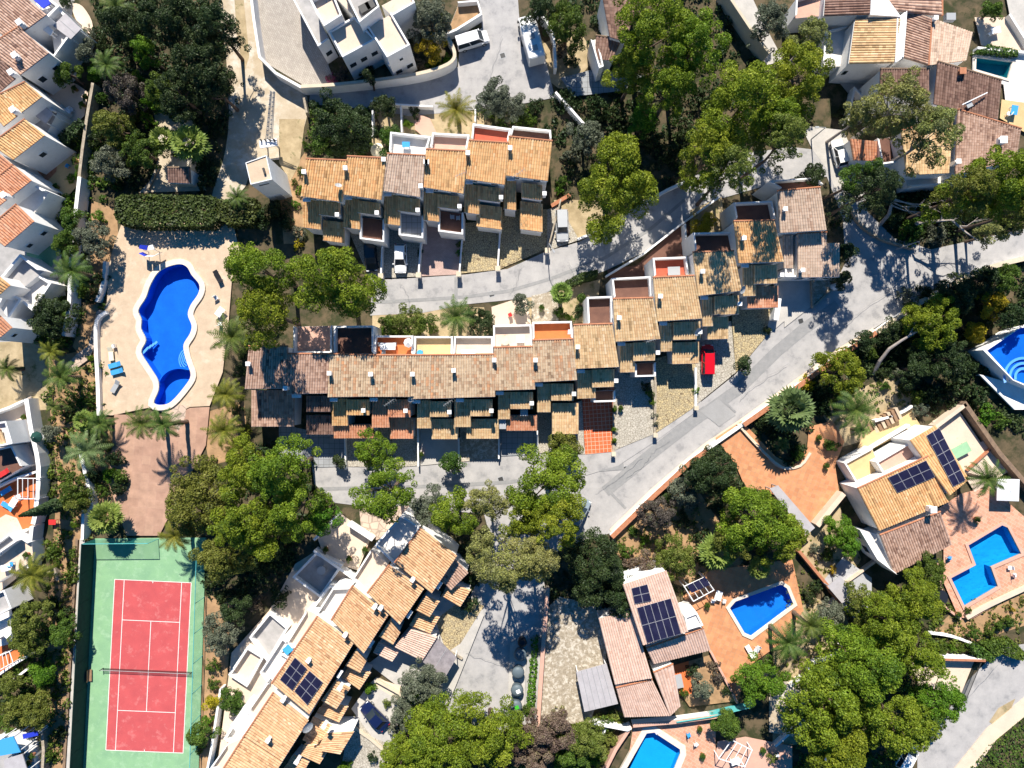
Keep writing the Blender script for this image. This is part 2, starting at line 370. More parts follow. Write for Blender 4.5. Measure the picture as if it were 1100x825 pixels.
# ---------------------------------------------------------------- tiled roofs and houses
def tile_mesh(q, o0, mat, pitch=.33, row=.42, th=.16, seed=0):
    q = [np.array(p - o0) for p in q]; rg = np.random.default_rng(seed + 5)
    wdt = np.linalg.norm(q[2] - q[3]); dep = np.linalg.norm(q[3] - q[0]); n = max(3, int(round(wdt / pitch))); m = max(2, int(round(dep / row)))
    us = np.linspace(0, 1, 4 * n + 1); prof = .13 * np.tile([0, .66, 1, .66], n + 1)[:4 * n + 1]; us = (np.repeat(np.arange(n), 4) + np.tile([0, .2, .5, .8], n)) / n; us = np.append(us, 1.0)
    vs = np.repeat(np.linspace(0, 1, m + 1), 2)[1:-1]; lift = np.tile([.0, .014], m)
    nrm = np.cross(q[1] - q[0], q[3] - q[0]); nrm /= np.linalg.norm(nrm); nrm = nrm if nrm[2] > 0 else -nrm
    U, Vv = np.meshgrid(us, vs); U = U[..., None]; W = Vv[..., None]
    base = (q[0] * (1 - U) + q[1] * U) * (1 - W) + (q[3] * (1 - U) + q[2] * U) * W
    hgt = prof[None, :] + lift[:, None]; V = base + nrm * hgt[..., None]
    colj = np.repeat(rg.normal(0, .012, n), 4); V[:, :-1] += nrm * colj[None, :, None]
    R_, C_ = V.shape[:2]; idx = np.arange(R_ * C_).reshape(R_, C_)
    F = np.stack([idx[:-1, :-1], idx[1:, :-1], idx[1:, 1:], idx[:-1, 1:]], -1).reshape(-1, 4)
    sm = rg.uniform(0, 1, (m + 2, n)); tr = np.clip(.5 + .62 * (rg.uniform(-.5, .5, (m, n)) * .9 + (sm[:-2] + sm[1:-1] + sm[2:] - 1.5) * .25) + rg.normal(0, .13, n)[None, :], 0, 1)
    rows = np.repeat(np.arange(m), 2)[:R_ - 1] if R_ - 1 <= 2 * m else None
    rows = np.minimum(np.arange(R_ - 1) // 2, m - 1); T = tr[rows][:, np.arange(C_ - 1) // 4].ravel()
    V = V.reshape(-1, 3); d = np.array([0, 0, -th]); b0 = len(V)
    per = [idx[0, 0], idx[0, -1], idx[-1, -1], idx[-1, 0]]
    V = np.vstack([V, np.array(q) + nrm * .0, np.array(q) + d]); E = []
    for i in range(4): j = (i + 1) % 4; E.append([b0 + i, b0 + j, b0 + 4 + j, b0 + 4 + i])
    E.append([b0 + 4, b0 + 5, b0 + 6, b0 + 7]); E.append([b0, b0 + 1, b0 + 2, b0 + 3])
    F = np.vstack([F, np.array(E)]); T = np.concatenate([T, np.full(len(E), .4)])
    return mesh_np('tiles', V, F, mat, T)
SEED = [0]
def q4(x0, y0, x1, y1): return [(x0, y0), (x1, y0), (x1, y1), (x0, y1)]
class House:
    def __init__(s, label, cat, at, name='house', group=None):
        s.r = empty(name, P(*at)); tag(s.r, label, cat, group); s.w = MB(); s.o = s.r.location.copy(); s.n = 0
    def roof(s, q, zr, ze, mat, body=True, name='roof', pitch=.33, zs=None, fascia=True, ins=.12, base=0):
        zz = zs or (zr, zr, ze, ze); W = [P(x, y, z) for (x, y), z in zip(q, zz)]; SEED[0] += 1
        o = link(name, tile_mesh(W, s.o, mat, pitch, seed=SEED[0]), s.r)
        if name == 'roof' and zs is None:
            mr = MB(); d0 = (W[1] - W[0]).normalized() * .02; mr.tube([W[0] - d0 + Vector((0, 0, .03)), W[1] + d0 + Vector((0, 0, .03))], .13, 8); mr.build('ridge_cap', 'terracotta' if mat != 'tile_brown' else 'brown_wall', s.r)
        if body:
            t = inset(W, ins); s.w.prism([Vector((p.x, p.y, base)) for p in t], [p - Vector((0, 0, .17)) for p in t])
        if fascia:
            mb = MB(); a, b = W[3], W[2]; d = (b - a).normalized(); nn = ((a - W[0])).normalized(); nn.z = 0
            mb.prism([a + nn * .01 + Vector((0, 0, -.19)), b + nn * .01 + Vector((0, 0, -.19)), b + nn * .06 + Vector((0, 0, -.19)), a + nn * .06 + Vector((0, 0, -.19))],
                     [a + nn * .01 + Vector((0, 0, -.02)), b + nn * .01 + Vector((0, 0, -.02)), b + nn * .06 + Vector((0, 0, -.02)), a + nn * .06 + Vector((0, 0, -.02))])
            mb.build('fascia', 'white', s.r)
        return W
    def terr(s, q, z, mat='white_floor', ph=.8, sides='tlrb', t=.22, wall_mat='white', base=0):
        W = [P(x, y, z) for x, y in q]; s.w.prism([Vector((p.x, p.y, base)) for p in W], [p - Vector((0, 0, .012)) for p in W])
        mb = MB(); mb.face([p for p in inset(W, .02)]); mb.build('terrace_floor', mat, s.r)
        if ph and sides:
            mp = MB(); c = sum(W, Vector()) / 4; I = inset(W, t)
            for k, (i, j) in {'t': (0, 1), 'r': (1, 2), 'b': (2, 3), 'l': (3, 0)}.items():
                if k in sides:
                    mp.prism([W[i] + Vector((0, 0, .003)), W[j] + Vector((0, 0, .003)), I[j] + Vector((0, 0, .003)), I[i] + Vector((0, 0, .003))],
                             [p + Vector((0, 0, ph)) for p in (W[i], W[j], I[j], I[i])])
            mp.build('parapet', wall_mat, s.r)
    def chim(s, x, y, z, h=1.0, w=.42, mat='white', ang=0):
        p = P(x, y, z); mb = MB(); mb.box(p + Vector((0, 0, -.2)), (w, w, h + .4), ang); c = mb.build('chimney', mat, s.r)
        m2 = MB(); m2.box(p + Vector((0, 0, h * .5 + .16)), (w * .7, w * .7, .3), ang); m2.box(p + Vector((0, 0, h * .5 + .36)), (w + .14, w + .14, .1), ang); m2.build('chimney_cap', mat, c)
    def box(s, name, x, y, z, sz, mat, ang=0):
        mb = MB(); mb.box(P(x, y, z), sz, ang); return mb.build(name, mat, s.r)
    def solar(s, q, pl, nu, nv):
        n0 = (pl[1] - pl[0]).cross(pl[3] - pl[0]).normalized(); W = []
        for x, y in q:
            a, b = P(x, y, 0), P(x, y, 10); t = n0.dot(pl[0] - a) / n0.dot(b - a); W.append(P(x, y, 10 * t + .26))
        nn = (W[1] - W[0]).cross(W[3] - W[0]).normalized(); nn = nn if nn.z > 0 else -nn
        for i in range(nu):
            for j in range(nv):
                c = [bil(W, u, v) for u, v in ((i / nu, j / nv), ((i + 1) / nu, j / nv), ((i + 1) / nu, (j + 1) / nv), (i / nu, (j + 1) / nv))]
                c = inset(c, .012); mb = MB(); mb.prism([p - nn * .05 for p in c], c); pn = mb.build('solar_panel', 'solar_frame', s.r)
                m2 = MB(); k = inset(c, .03); m2.prism([p + nn * .001 for p in k], [p + nn * .008 for p in k]); m2.build('cell_face', 'solar', pn)
    def win(s, a, b, wd, hh, z, n=1, name='window', mat='glass', out=.0, frame='white_metal', zr=None):
        # windows spaced along the wall line a->b (pixels at height z), facing left of a->b
        A, B = P(*a, zr or z), P(*b, zr or z); A.z = B.z = z; d = (B - A).normalized(); nr = Vector((d.y, -d.x, 0)); L = (B - A).length
        for i in range(n):
            c = A + d * L * (i + .5) / n; ang = math.atan2(d.y, d.x)
            mb = MB(); mb.box(c + nr * out, (wd + .16, .08, hh + .16), ang); f = mb.build(name, frame, s.r)
            m2 = MB(); m2.box(c + nr * (out + .045), (wd, .02, hh), ang); m2.build('pane' if name == 'window' else 'leaf', mat, f)
    def dish(s, x, y, z, az=1.2, r=.45):
        c = P(x, y, z); m = MB(); n = Vector((math.cos(az) * .7, math.sin(az) * .7, .7)); a = n.orthogonal().normalized(); b = n.cross(a)
        m.loft([[c + n * d + (a * math.cos(j * .524) + b * math.sin(j * .524)) * r * q for j in range(12)] for q, d in ((1, .16), (.7, .07), (.05, .0))], cap=False); m.tube([c, c - Vector((0, 0, .7))], .03, 5); m.tube([c + n * .02, c + n * .45], .015, 4); m.build('satellite_dish', 'grey_metal', s.r)
    def aerial(s, x, y, z, ang=.4, L=1.5):
        c = P(x, y, z); m = MB(); d = Vector((math.cos(ang), math.sin(ang), 0)); e = Vector((-d.y, d.x, 0)); m.tube([c - Vector((0, 0, 1.4)), c], .025, 5); m.tube([c - d * L / 2, c + d * L / 2], .025, 4)
        for i in range(6): p = c + d * L * (i / 5 - .5); m.tube([p - e * (.16 + .04 * i), p + e * (.16 + .04 * i)], .014, 4)
        m.build('tv_aerial', 'grey_metal', s.r)
    def done(s): s.w.build('wall', 'white', s.r); return s.r
# ---------------------------------------------------------------- plants
def tufts(C, D, s, rg, jit=.75, asp=1.5):
    n = len(C); nr = D + rg.normal(0, jit, (n, 3)); nr /= np.linalg.norm(nr, axis=1)[:, None] + 1e-9
    a = np.cross(nr, rg.normal(0, 1, (n, 3))); a /= np.linalg.norm(a, axis=1)[:, None] + 1e-9; b = np.cross(nr, a)
    sz = s * rg.uniform(.45, 1.55, n); a = a * (sz * .5)[:, None]; b = b * (sz * .5 * asp)[:, None]
    V = np.stack([C - a * .6 - b, C + a - b * .2, C + a * .5 + b, C - a + b * .3], 1).reshape(-1, 3)
    return V, np.arange(4 * n).reshape(n, 4)
def lobes_leaf(L, rad, s, dens, rg, up=-.35, flat=.8):
    # L lobe centres, rad lobe radii -> leaf faces covering each lobe
    Cs, Ds, T = [], [], []
    for c, r in zip(L, rad):
        n = max(12, int(dens * 4 * math.pi * r * r * .65 / (s * s)))
        d = rg.normal(0, 1, (int(n * 1.7), 3)); d /= np.linalg.norm(d, axis=1)[:, None]; d = d[d[:, 2] > up][:n]
        k = rg.uniform(.7, 1.06, len(d)); Cs.append(c + d * (r * k)[:, None] * np.array([1, 1, flat])); Ds.append(d)
        T.append(np.clip(rg.normal(.5, .14) + rg.normal(0, .16, len(d)), 0, 1))
    C, D, T = np.vstack(Cs), np.vstack(Ds), np.concatenate(T)
    V, F = tufts(C, D, s, rg); return V, F, T
def outline(rg): 
    ph = rg.uniform(0, 6.28, 4); am = np.array([.16, .13, .10, .08]) * rg.uniform(.5, 1.3, 4)
    return lambda a: 1 + sum(am[i] * math.cos((i + 2) * a + ph[i]) for i in range(4))
def crown_lobes(R_, Hc, rg, lr, cover=2.1, gap=0, low=.35, dome=.65):
    of = outline(rg); n = max(6, int(cover * (R_ / lr) ** 2)); L, A = [], []
    while len(L) < n:
        a = rg.uniform(0, 6.283); u = math.sqrt(rg.uniform(0, 1)); r = max(0, R_ * of(a) - lr * .7) * u
        z = Hc * (1 - dome * u * u) + rg.normal(0, .12 * Hc); 
        if rg.uniform() < low: z -= rg.uniform(.25, .75) * Hc
        q = lr * rg.uniform(.6, 1.3)
        if gap and rg.uniform() < gap * (1 - u * .3): continue
        L.append(np.array([r * math.cos(a), r * math.sin(a), z])); A.append(q)
    return L, A
UNDER = []
def tree(x, y, r, label, kind='pine_leaf', h=9.0, name='pine_tree', cat='tree', lr=None, dens=1.0, s=None, cover=2.5, group=None, lean=(0, 0), gap=0, bark='bark', ry=None, trunkh=None, low=.35, limbs=True, dome=.65):
    rg = np.random.default_rng(int(x * 7 + y * 131)); zc = h * .78; k = S * (H - zc) / H; Rm = r * k; c = P(x, y, zc)
    base = Vector((c.x + lean[0], c.y + lean[1], 0.0)); rt = empty(name, base); tag(rt, label, cat, group)
    lr = lr or max(.5, min(.95, Rm * .18)); s = s or max(.10, min(.148, .065 + Rm * .0135)); Hc = max(1.2, h * .42)
    L, A = crown_lobes(Rm, Hc, rg, lr, cover, gap, low, dome)
    ys = (ry or r) / r
    L = [np.array([p[0], p[1] * ys, p[2] + h - Hc - lr * .5]) for p in L]; off = np.array([c.x - base.x, c.y - base.y, 0])
    V, F, T = lobes_leaf(L, A, s, dens, rg); V = V + off
    link('crown', mesh_np('crown', V, F, kind, T), rt)
    mb = MB(); top = Vector((off[0], off[1], h * .72)); tr = .10 + Rm * .045
    mid = Vector((off[0] * .4 + rg.normal(0, .2), off[1] * .4 + rg.normal(0, .2), h * .4))
    mb.tube([(0, 0, -.2), tuple(mid * .5), tuple(mid), tuple(top)], [tr * 1.25, tr, tr * .8, tr * .4], 7)
    if limbs:
        for i in rg.choice(len(L), min(len(L), 9), replace=False):
            e = Vector(L[i] + off); m0 = mid.lerp(top, rg.uniform(.1, .8)); mb.tube([m0, m0.lerp(e, .5) + Vector((0, 0, -.25)), e], [tr * .45, tr * .28, tr * .1], 5)
    mb.build('trunk', bark, rt, origin=(0, 0, 0)); return rt
SHRUB = {}
def shrub_mesh(kind, v, style):
    key = (kind, v, style)
    if key not in SHRUB:
        rg = np.random.default_rng(hash((v, len(style))) % 9999 + v * 17)
        if style == 'ball': L, A = crown_lobes(1, .75, rg, .26, 2.4, low=.25, dome=.6); up = -.5
        elif style == 'loose': L, A = crown_lobes(1.05, .7, rg, .20, 1.5, gap=.3, low=.4, dome=.5); up = -.6
        else: L, A = crown_lobes(.92, .55, rg, .32, 2.8, low=.1, dome=.8); up = -.3
        L = [p + np.array([0, 0, .18]) for p in L]
        V, F, T = lobes_leaf(L, A, .085, .85, rg, up); V[:, 2] = np.maximum(V[:, 2], .02)
        SHRUB[key] = mesh_np('foliage', V, F, kind, T)
    return SHRUB[key]
STEM = {}
def stem_mesh():
    if 'm' not in STEM:
        mb = MB()
        for i in range(5):
            a = i * 1.26; mb.tube([(0, 0, -.05), (.18 * math.cos(a), .18 * math.sin(a), .3), (.4 * math.cos(a), .4 * math.sin(a), .62)], [.06, .045, .02], 5)
        o = mb.build('stem', 'bark', origin=(0, 0, 0)); STEM['m'] = o.data; bpy.data.objects.remove(o)
    return STEM['m']
SHN = [0]
def shrub(x, y, r, label=None, kind='mid_leaf', style='ball', h=None, ry=None, name='shrub', cat='shrub', group=None, z=None, stem=True, rot=None):
    k = S * r; h = h or max(.7, k * 1.15); zc = h * .6; SHN[0] += 1
    z0 = gz(x, y) if z is None else z
    c = P(x, y, zc + z0); rt = empty(name, (c.x, c.y, z0)); tag(rt, label, cat, group)
    rt.scale = (k, k * (ry / r if ry else 1), h / .95); rt.rotation_euler.z = (SHN[0] * 2.4) % 6.28 if (ry is None and rot is None) else (rot or 0)
    link('foliage', shrub_mesh(kind, SHN[0] % 3, style), rt)
    if stem: link('stem', stem_mesh(), rt)
    return rt
def hedge(q, h, label, kind='dark_leaf', s=.22, name='hedge', rnd_=.5, dens=2.6):
    W = [P(*p, h) for p in q]; c = sum(W, Vector()) / len(W); base = Vector((c.x, c.y, 0)); rg = np.random.default_rng(int(q[0][0] * 13 + q[0][1]))
    pts, dirs = [], []; n = len(W); area = 0
    tri = triangulate(q)
    for t in tri:
        a, b, d = (np.array(W[i]) for i in t); ar = .5 * np.linalg.norm(np.cross(b - a, d - a)); m = int(dens * ar * 1.4 / (s * s)) + 1
        u = rg.uniform(0, 1, (m, 2)); f = u.sum(1) > 1; u[f] = 1 - u[f]; p = a + (b - a) * u[:, :1] + (d - a) * u[:, 1:]
        p[:, 2] += rg.normal(0, .12, m); pts.append(p); dirs.append(np.tile([0, 0, 1.], (m, 1)))
    for i in range(n):
        a, b = np.array(W[i]), np.array(W[(i + 1) % n]); L = np.linalg.norm(b - a); m = int(dens * L * h / (s * s)) + 1; d = (b - a) / L; o = np.array([d[1], -d[0], 0]); 
        if np.dot(o, (a + b) / 2 - np.array(c)) < 0: o = -o
        t = rg.uniform(0, 1, m); z = rg.uniform(0, 1, m); p = a + (b - a) * t[:, None]; p[:, 2] = z * h; p += o * (-.25 * (z ** 4)[:, None] * rnd_ + rg.normal(0, .1, (m, 1)))
        pts.append(p); dirs.append(np.tile(o, (m, 1)))
    C, D = np.vstack(pts) - np.array(base), np.vstack(dirs); V, F = tufts(C, D, s, rg, .6, 1.2)
    T = np.clip(.45 + .2 * np.sin(C[:, 0] * 1.3) * np.cos(C[:, 1] * 1.7) + rg.normal(0, .16, len(C)), 0, 1)
    o = link(name, mesh_np(name, V, F, kind, T), None, base); return tag(o, label, 'hedge')
def frond(V, F, T, o, az, el, L, w, rg, droop=1.0, n=13, tint=.5):
    # one feather frond: arched rib with paired leaflets
    ca, sa = math.cos(az), math.sin(az); p = np.array(o, float); e = el; st = L / n; prev = p
    for i in range(n):
        t = i / n; d = np.array([ca * math.cos(e), sa * math.cos(e), math.sin(e)]); q = p + d * st; e -= droop * (1.5 / n) * (.4 + t)
        sd = np.array([-sa, ca, 0]); ww = w * math.sin(math.pi * (.12 + .86 * t)) ** .7; k = len(V)
        V += [p - sd * .025 * L / 3, p + sd * .025 * L / 3, q + sd * .02 * L / 3, q - sd * .02 * L / 3]; F.append([k, k + 1, k + 2, k + 3]); T.append(min(1, tint + .1))
        for sg in (-1, 1):
            a = p + d * st * .1; b = p + d * st * .75; tip = (a + b) / 2 + sd * sg * ww + d * ww * .55 + np.array([0, 0, -.12 * ww - .1 * ww * rg.uniform()]); k = len(V)
            V += [a, a + d * st * .75, tip + d * st * .07, tip - d * st * .07]; F.append([k, k + 1, k + 2, k + 3]); T.append(float(np.clip(tint + rg.normal(0, .14), 0, 1)))
        p = q
PALM = {}
def palm_mesh(style, v, mat):
    key = (style, v, mat)
    if key in PALM: return PALM[key]
    rg = np.random.default_rng(v * 31 + 3); V, F, T = [], [], []
    if style == 'feather':
        n = 30
        for i in range(n):
            lv = i / n; frond(V, F, T, (0, 0, 0), i * 2.399 + rg.normal(0, .12), R(70 - 82 * lv + rg.normal(0, 6)), (1.0 if lv > .25 else .8) * rg.uniform(.85, 1.12), .14, rg, 1.15, 15, float(np.clip(.75 - .45 * lv, 0, 1)))
    elif style == 'agave':
        for i in range(34):
            lv = i / 34; frond(V, F, T, (0, 0, 0), i * 2.399 + rg.normal(0, .1), R(60 - 55 * lv), rg.uniform(.85, 1.08), .10, rg, .55, 9, float(np.clip(.8 - .4 * lv + rg.normal(0, .1), 0, 1)))
    else:                               # fan palm: pleated round leaves on stalks
        for i in range(26):
            lv = i / 26; az = i * 2.399; el = R(75 - 85 * lv); d = np.array([math.cos(az) * math.cos(el), math.sin(az) * math.cos(el), math.sin(el)]); st = d * .55; sd = np.array([-math.sin(az), math.cos(az), 0]); up = np.cross(d, sd)
            k = len(V); V += [sd * .012, -sd * .012, st - sd * .012, st + sd * .012]; F.append([k, k + 1, k + 2, k + 3]); T.append(.5)
            for j in range(13):
                a = (j - 6) / 6 * 2.0; r_ = .5 * (1 - .12 * abs(a)); da = d * math.cos(a) + sd * math.sin(a); db = -d * math.sin(a) + sd * math.cos(a); dz = np.array([0, 0, -.16 * r_]) + up * .03 * (-1) ** j
                k = len(V); V += [st, st + da * r_ * .6 + db * .055, st + da * r_ + dz, st + da * r_ * .6 - db * .055]; F.append([k, k + 1, k + 2, k + 3]); T.append(float(np.clip(.75 - .4 * lv + rg.normal(0, .12), 0, 1)))
    PALM[key] = mesh_np('crown', np.array(V), np.array(F), mat, np.array(T)); return PALM[key]
def palm(x, y, r, label, h=5.0, style='feather', mat='palm_leaf', name='palm_tree', v=None, group=None, cat='palm', tw=.22):
    SHN[0] += 1; z0 = gz(x, y); c = P(x, y, h + z0); rt = empty(name, (c.x, c.y, z0)); tag(rt, label, cat, group); k = S * r * (H - h) / H * 1.1
    cr = link('crown', palm_mesh(style, SHN[0] % 2 if v is None else v, mat), rt, (0, 0, h)); cr.scale = (k, k, k); cr.rotation_euler.z = SHN[0] * 1.7
    mb = MB(); n = max(3, int(h / .5)); mb.tube([(.04 * math.sin(i), .04 * math.cos(i * 1.3), -.1 + (h + .1) * i / n) for i in range(n + 1)], [tw * (1.25 if i % 2 else 1.05) * (1.25 - .35 * i / n) for i in range(n + 1)], 8)
    mb.build('trunk', 'bark', rt, origin=(0, 0, 0)); return rt
def cypress(x, y, h, r, label):
    b = P(x, y, 0); rt = empty('cypress_tree', b); tag(rt, label, 'tree'); rg = np.random.default_rng(int(x)); n = int(h * r * 620)
    z = rg.uniform(.04, 1, n); a = rg.uniform(0, 6.283, n); rr = r * np.where(z < .18, .55 + z * 2.5, (1 - (np.maximum(z - .18, 0) / .82) ** 1.7)) * (1 + .12 * np.sin(3 * a + z * 9)) * rg.uniform(.8, 1.05, n)
    C = np.stack([rr * np.cos(a), rr * np.sin(a), z * h], 1); D = np.stack([np.cos(a), np.sin(a), np.full(n, .8)], 1); V, F = tufts(C, D, .2, rg, .5, 1.8)
    link('crown', mesh_np('crown', V, F, 'dark_leaf', np.clip(rg.normal(.5, .22, n), 0, 1)), rt); mb = MB(); mb.tube([(0, 0, -.1), (0, 0, h * .9)], [.16, .03], 6); mb.build('trunk', 'bark', rt, origin=(0, 0, 0)); return rt
def cover(name, label, poly, n, kind='mid_leaf', s=.22, r=.5, seed=1, avoid=(), z=0, dens=.55, hscale=.7):
    # low ground cover: nobody could count it
    rg = np.random.default_rng(seed); xs = [p[0] for p in poly]; ys = [p[1] for p in poly]; L, A = [], []; t = 0
    while len(L) < n and t < n * 30:
        t += 1; x = rg.uniform(min(xs), max(xs)); y = rg.uniform(min(ys), max(ys))
        if not inside(x, y, poly) or gz(x, y) > .0 and not avoid: continue
        q = r * rg.uniform(.5, 1.5); p = P(x, y); L.append(np.array([p.x, p.y, q * .4 + z])); A.append(q)
    V, F, T = lobes_leaf(L, A, s, dens, rg, -.1, hscale); o = link(name, mesh_np(name, V, F, kind, T)); tag(o, label, 'ground cover', None, 'stuff'); return o
# ---------------------------------------------------------------- cars and furniture
def car(x, y, ang, label, paint='car_white', L=4.2, W=1.75, Hh=1.48, kind='hatch', cat='car', name='parked_car'):
    z0 = gz(x, y); p = P(x, y, z0 + .8); rt = empty(name, (p.x, p.y, z0)); tag(rt, label, cat); rt.rotation_euler.z = R(ang)
    b = lambda mb, nm, mt, pr=rt, sm=False: mb.build(nm, mt, pr, origin=(0, 0, 0), smooth=sm)
    van = kind in ('van', 'suv'); sh = Hh * (.60 if not van else .56); st = [(-.5, .80, .50), (-.485, .93, .86), (-.40, 1, .98), (-.1, 1, 1.0), (.18, 1, .98), (.30, .97, .88), (.43, .92, .78), (.487, .80, .66), (.5, .66, .46)]
    mb = MB(); rings = []
    for fx, fw, fz in st:
        w_ = W / 2 * fw; z = sh * fz; X = fx * L
        rings.append([(X, -w_ * .93, .24), (X, -w_, .45), (X, -w_, z * .82), (X, -w_ * .86, z), (X, 0, z + .035), (X, w_ * .86, z), (X, w_, z * .82), (X, w_, .45), (X, w_ * .93, .24)])
    mb.loft(rings); body = b(mb, 'body', paint, sm=False)
    rb, rr, rf, fb = {'hatch': (-.47, -.38, .05, .25), 'van': (-.495, -.47, .18, .33), 'suv': (-.49, -.43, .08, .24), 'sedan': (-.40, -.24, .04, .24)}[kind]
    mb = MB(); w1, w2 = W / 2 * .90, W / 2 * .74; zz = Hh - .03
    mb.loft([[(rb * L, -w1, sh * .93), (rb * L, w1, sh * .93), (rr * L, w2, zz), (rr * L, -w2, zz)], [(lerp(rb, fb, .5) * L, -w1, sh * .97), (lerp(rb, fb, .5) * L, w1, sh * .97), (lerp(rr, rf, .5) * L, w2, zz + .01), (lerp(rr, rf, .5) * L, -w2, zz + .01)], [(fb * L, -w1 * .94, sh * .90), (fb * L, w1 * .94, sh * .90), (rf * L, w2 * .95, zz), (rf * L, -w2 * .95, zz)]])
    b(mb, 'glazing', 'glass')
    mb = MB(); mb.loft([[(X * L, -w2 * q, zz + d), (X * L, w2 * q, zz + d), (X * L, w2 * q * .96, zz + d + .05), (X * L, -w2 * q * .96, zz + d + .05)] for X, q, d in ((rr - .015, 1.03, -.01), (lerp(rr, rf, .5), 1.06, .012), (rf + .01, 1.02, -.005))]); b(mb, 'roof', paint)
    for sg in (-1, 1):
        for (a, c, e) in ((rf, fb, .95), (rr, rb, 1.0)): mb = MB(); mb.tube([(a * L, sg * w2 * e, zz + .005), (c * L, sg * w1 * e * .99, sh * .95)], .045, 5); b(mb, 'pillar', paint)
        if L > 3.6: mb = MB(); mb.tube([(lerp(rr, rf, .5) * L, sg * (w2 + .015), zz), (lerp(rb, fb, .5) * L, sg * (w1 + .01), sh * .96)], .05, 5); b(mb, 'pillar', paint)
    for sx in (-.31, .31):
        for sg in (-1, 1):
            m1 = MB(); m1.tube([(sx * L, sg * (W / 2 - .19), .31), (sx * L, sg * (W / 2 + .015), .31)], .31, 14); wl = b(m1, 'wheel', 'rubber'); m2 = MB(); m2.tube([(sx * L, sg * (W / 2 + .012), .31), (sx * L, sg * (W / 2 + .024), .31)], .2, 12); b(m2, 'rim', 'grey_metal', wl)
    for sg in (-1, 1):
        m1 = MB(); m1.box((.462 * L, sg * W * .33, sh * .66), (.16, .34, .13)); b(m1, 'headlight', 'white_metal')
        m1 = MB(); m1.box((-.492 * L, sg * W * .37, sh * .75), (.07, .18, .2)); b(m1, 'tail_light', 'red_fabric')
        m1 = MB(); m1.box((fb * L * .78, sg * (W / 2 + .09), sh * 1.02), (.14, .2, .13)); b(m1, 'side_mirror', paint)
    return rt
def lounger(x, y, ang, label, mat='blue_fabric', group=None, z=None):
    z0 = gz(x, y) if z is None else z; p = P(x, y, z0 + .4); rt = empty('sun_lounger', (p.x, p.y, z0)); tag(rt, label, 'sun lounger', group); rt.rotation_euler.z = R(ang)
    m = MB(); m.loft([[(-.95, -.33, .34), (-.95, .33, .34), (-.95, .33, .41), (-.95, -.33, .41)], [(.3, -.33, .34), (.3, .33, .34), (.3, .33, .41), (.3, -.33, .41)]]); m.build('seat', mat, rt, (0, 0, 0))
    m = MB(); m.loft([[(.31, -.33, .35), (.31, .33, .35), (.31, .33, .42), (.31, -.33, .42)], [(.92, -.33, .62), (.92, .33, .62), (.90, .33, .69), (.90, -.33, .69)]]); m.build('backrest', mat, rt, (0, 0, 0))
    for sx in (-.8, .5):
        for sy in (-.28, .28): m = MB(); m.box((sx, sy, .17), (.06, .06, .335)); m.build('leg', 'white_metal', rt, (0, 0, 0))
    return rt
def parasol(x, y, r, label, mat='cream_fabric', n=8, h=2.5, z=None, square=False, ang=0):
    z0 = gz(x, y) if z is None else z; p = P(x, y, z0 + h); rt = empty('parasol', (p.x, p.y, z0)); tag(rt, label, 'parasol'); m = MB(); n = 4 if square else n; k = 1.41 if square else 1
    e = [Vector((r * k * math.cos(2 * math.pi * j / n + ang), r * k * math.sin(2 * math.pi * j / n + ang), h - .5)) for j in range(n)]; a = Vector((0, 0, h))
    for j in range(n): m.face([a, e[j], e[(j + 1) % n]]); m.face([e[j], e[(j + 1) % n], e[(j + 1) % n] - Vector((0, 0, .16)), e[j] - Vector((0, 0, .16))])
    m.build('canopy', mat, rt, (0, 0, 0)); m = MB(); m.cyl((0, 0, .06), .03, h + .02, 8); m.build('pole', 'white_metal', rt, (0, 0, 0)); m = MB(); m.cyl((0, 0, 0), .28, .08, 12); m.build('base', 'grey_metal', rt, (0, 0, 0)); return rt
def table(x, y, ang, label, L=1.6, W=.9, mat='white_metal', z=None, round_=False):
    z0 = gz(x, y) if z is None else z; p = P(x, y, z0 + .75); rt = empty('garden_table', (p.x, p.y, z0)); tag(rt, label, 'table'); rt.rotation_euler.z = R(ang); m = MB()
    if round_: m.cyl((0, 0, .70), L / 2, .05, 18)
    else: m.box((0, 0, .725), (L, W, .05))
    m.build('table_top', mat, rt, (0, 0, 0))
    for sx in (-.4, .4):
        for sy in (-.35, .35): m = MB(); m.box((sx * L * .9, sy * W, .35), (.06, .06, .698)); m.build('leg', mat, rt, (0, 0, 0))
    return rt
def chair(x, y, ang, label, mat='grey_metal', z=None, group=None):
    z0 = gz(x, y) if z is None else z; p = P(x, y, z0 + .45); rt = empty('garden_chair', (p.x, p.y, z0)); tag(rt, label, 'chair', group); rt.rotation_euler.z = R(ang)
    m = MB(); m.box((0, 0, .43), (.5, .5, .06)); m.build('seat', mat, rt, (0, 0, 0)); m = MB(); m.box((-.24, 0, .7), (.05, .5, .48)); m.build('backrest', mat, rt, (0, 0, 0))
    for sx in (-.2, .2):
        for sy in (-.2, .2): m = MB(); m.box((sx, sy, .2), (.05, .05, .395)); m.build('leg', mat, rt, (0, 0, 0))
    return rt
def pot(x, y, label, r=.3, h=.5, mat='terracotta', kind='mid_leaf', pr=.45, z=None):
    z0 = gz(x, y) if z is None else z; p = P(x, y, z0 + .6); rt = empty('potted_plant', (p.x, p.y, z0)); tag(rt, label, 'plant pot'); m = MB(); m.cyl((0, 0, 0), r * .7, h, 12, r); m.build('pot', mat, rt, (0, 0, 0))
    f = link('foliage', shrub_mesh(kind, 1, 'ball'), rt, (0, 0, h * .8)); f.scale = (pr, pr, pr); return rt
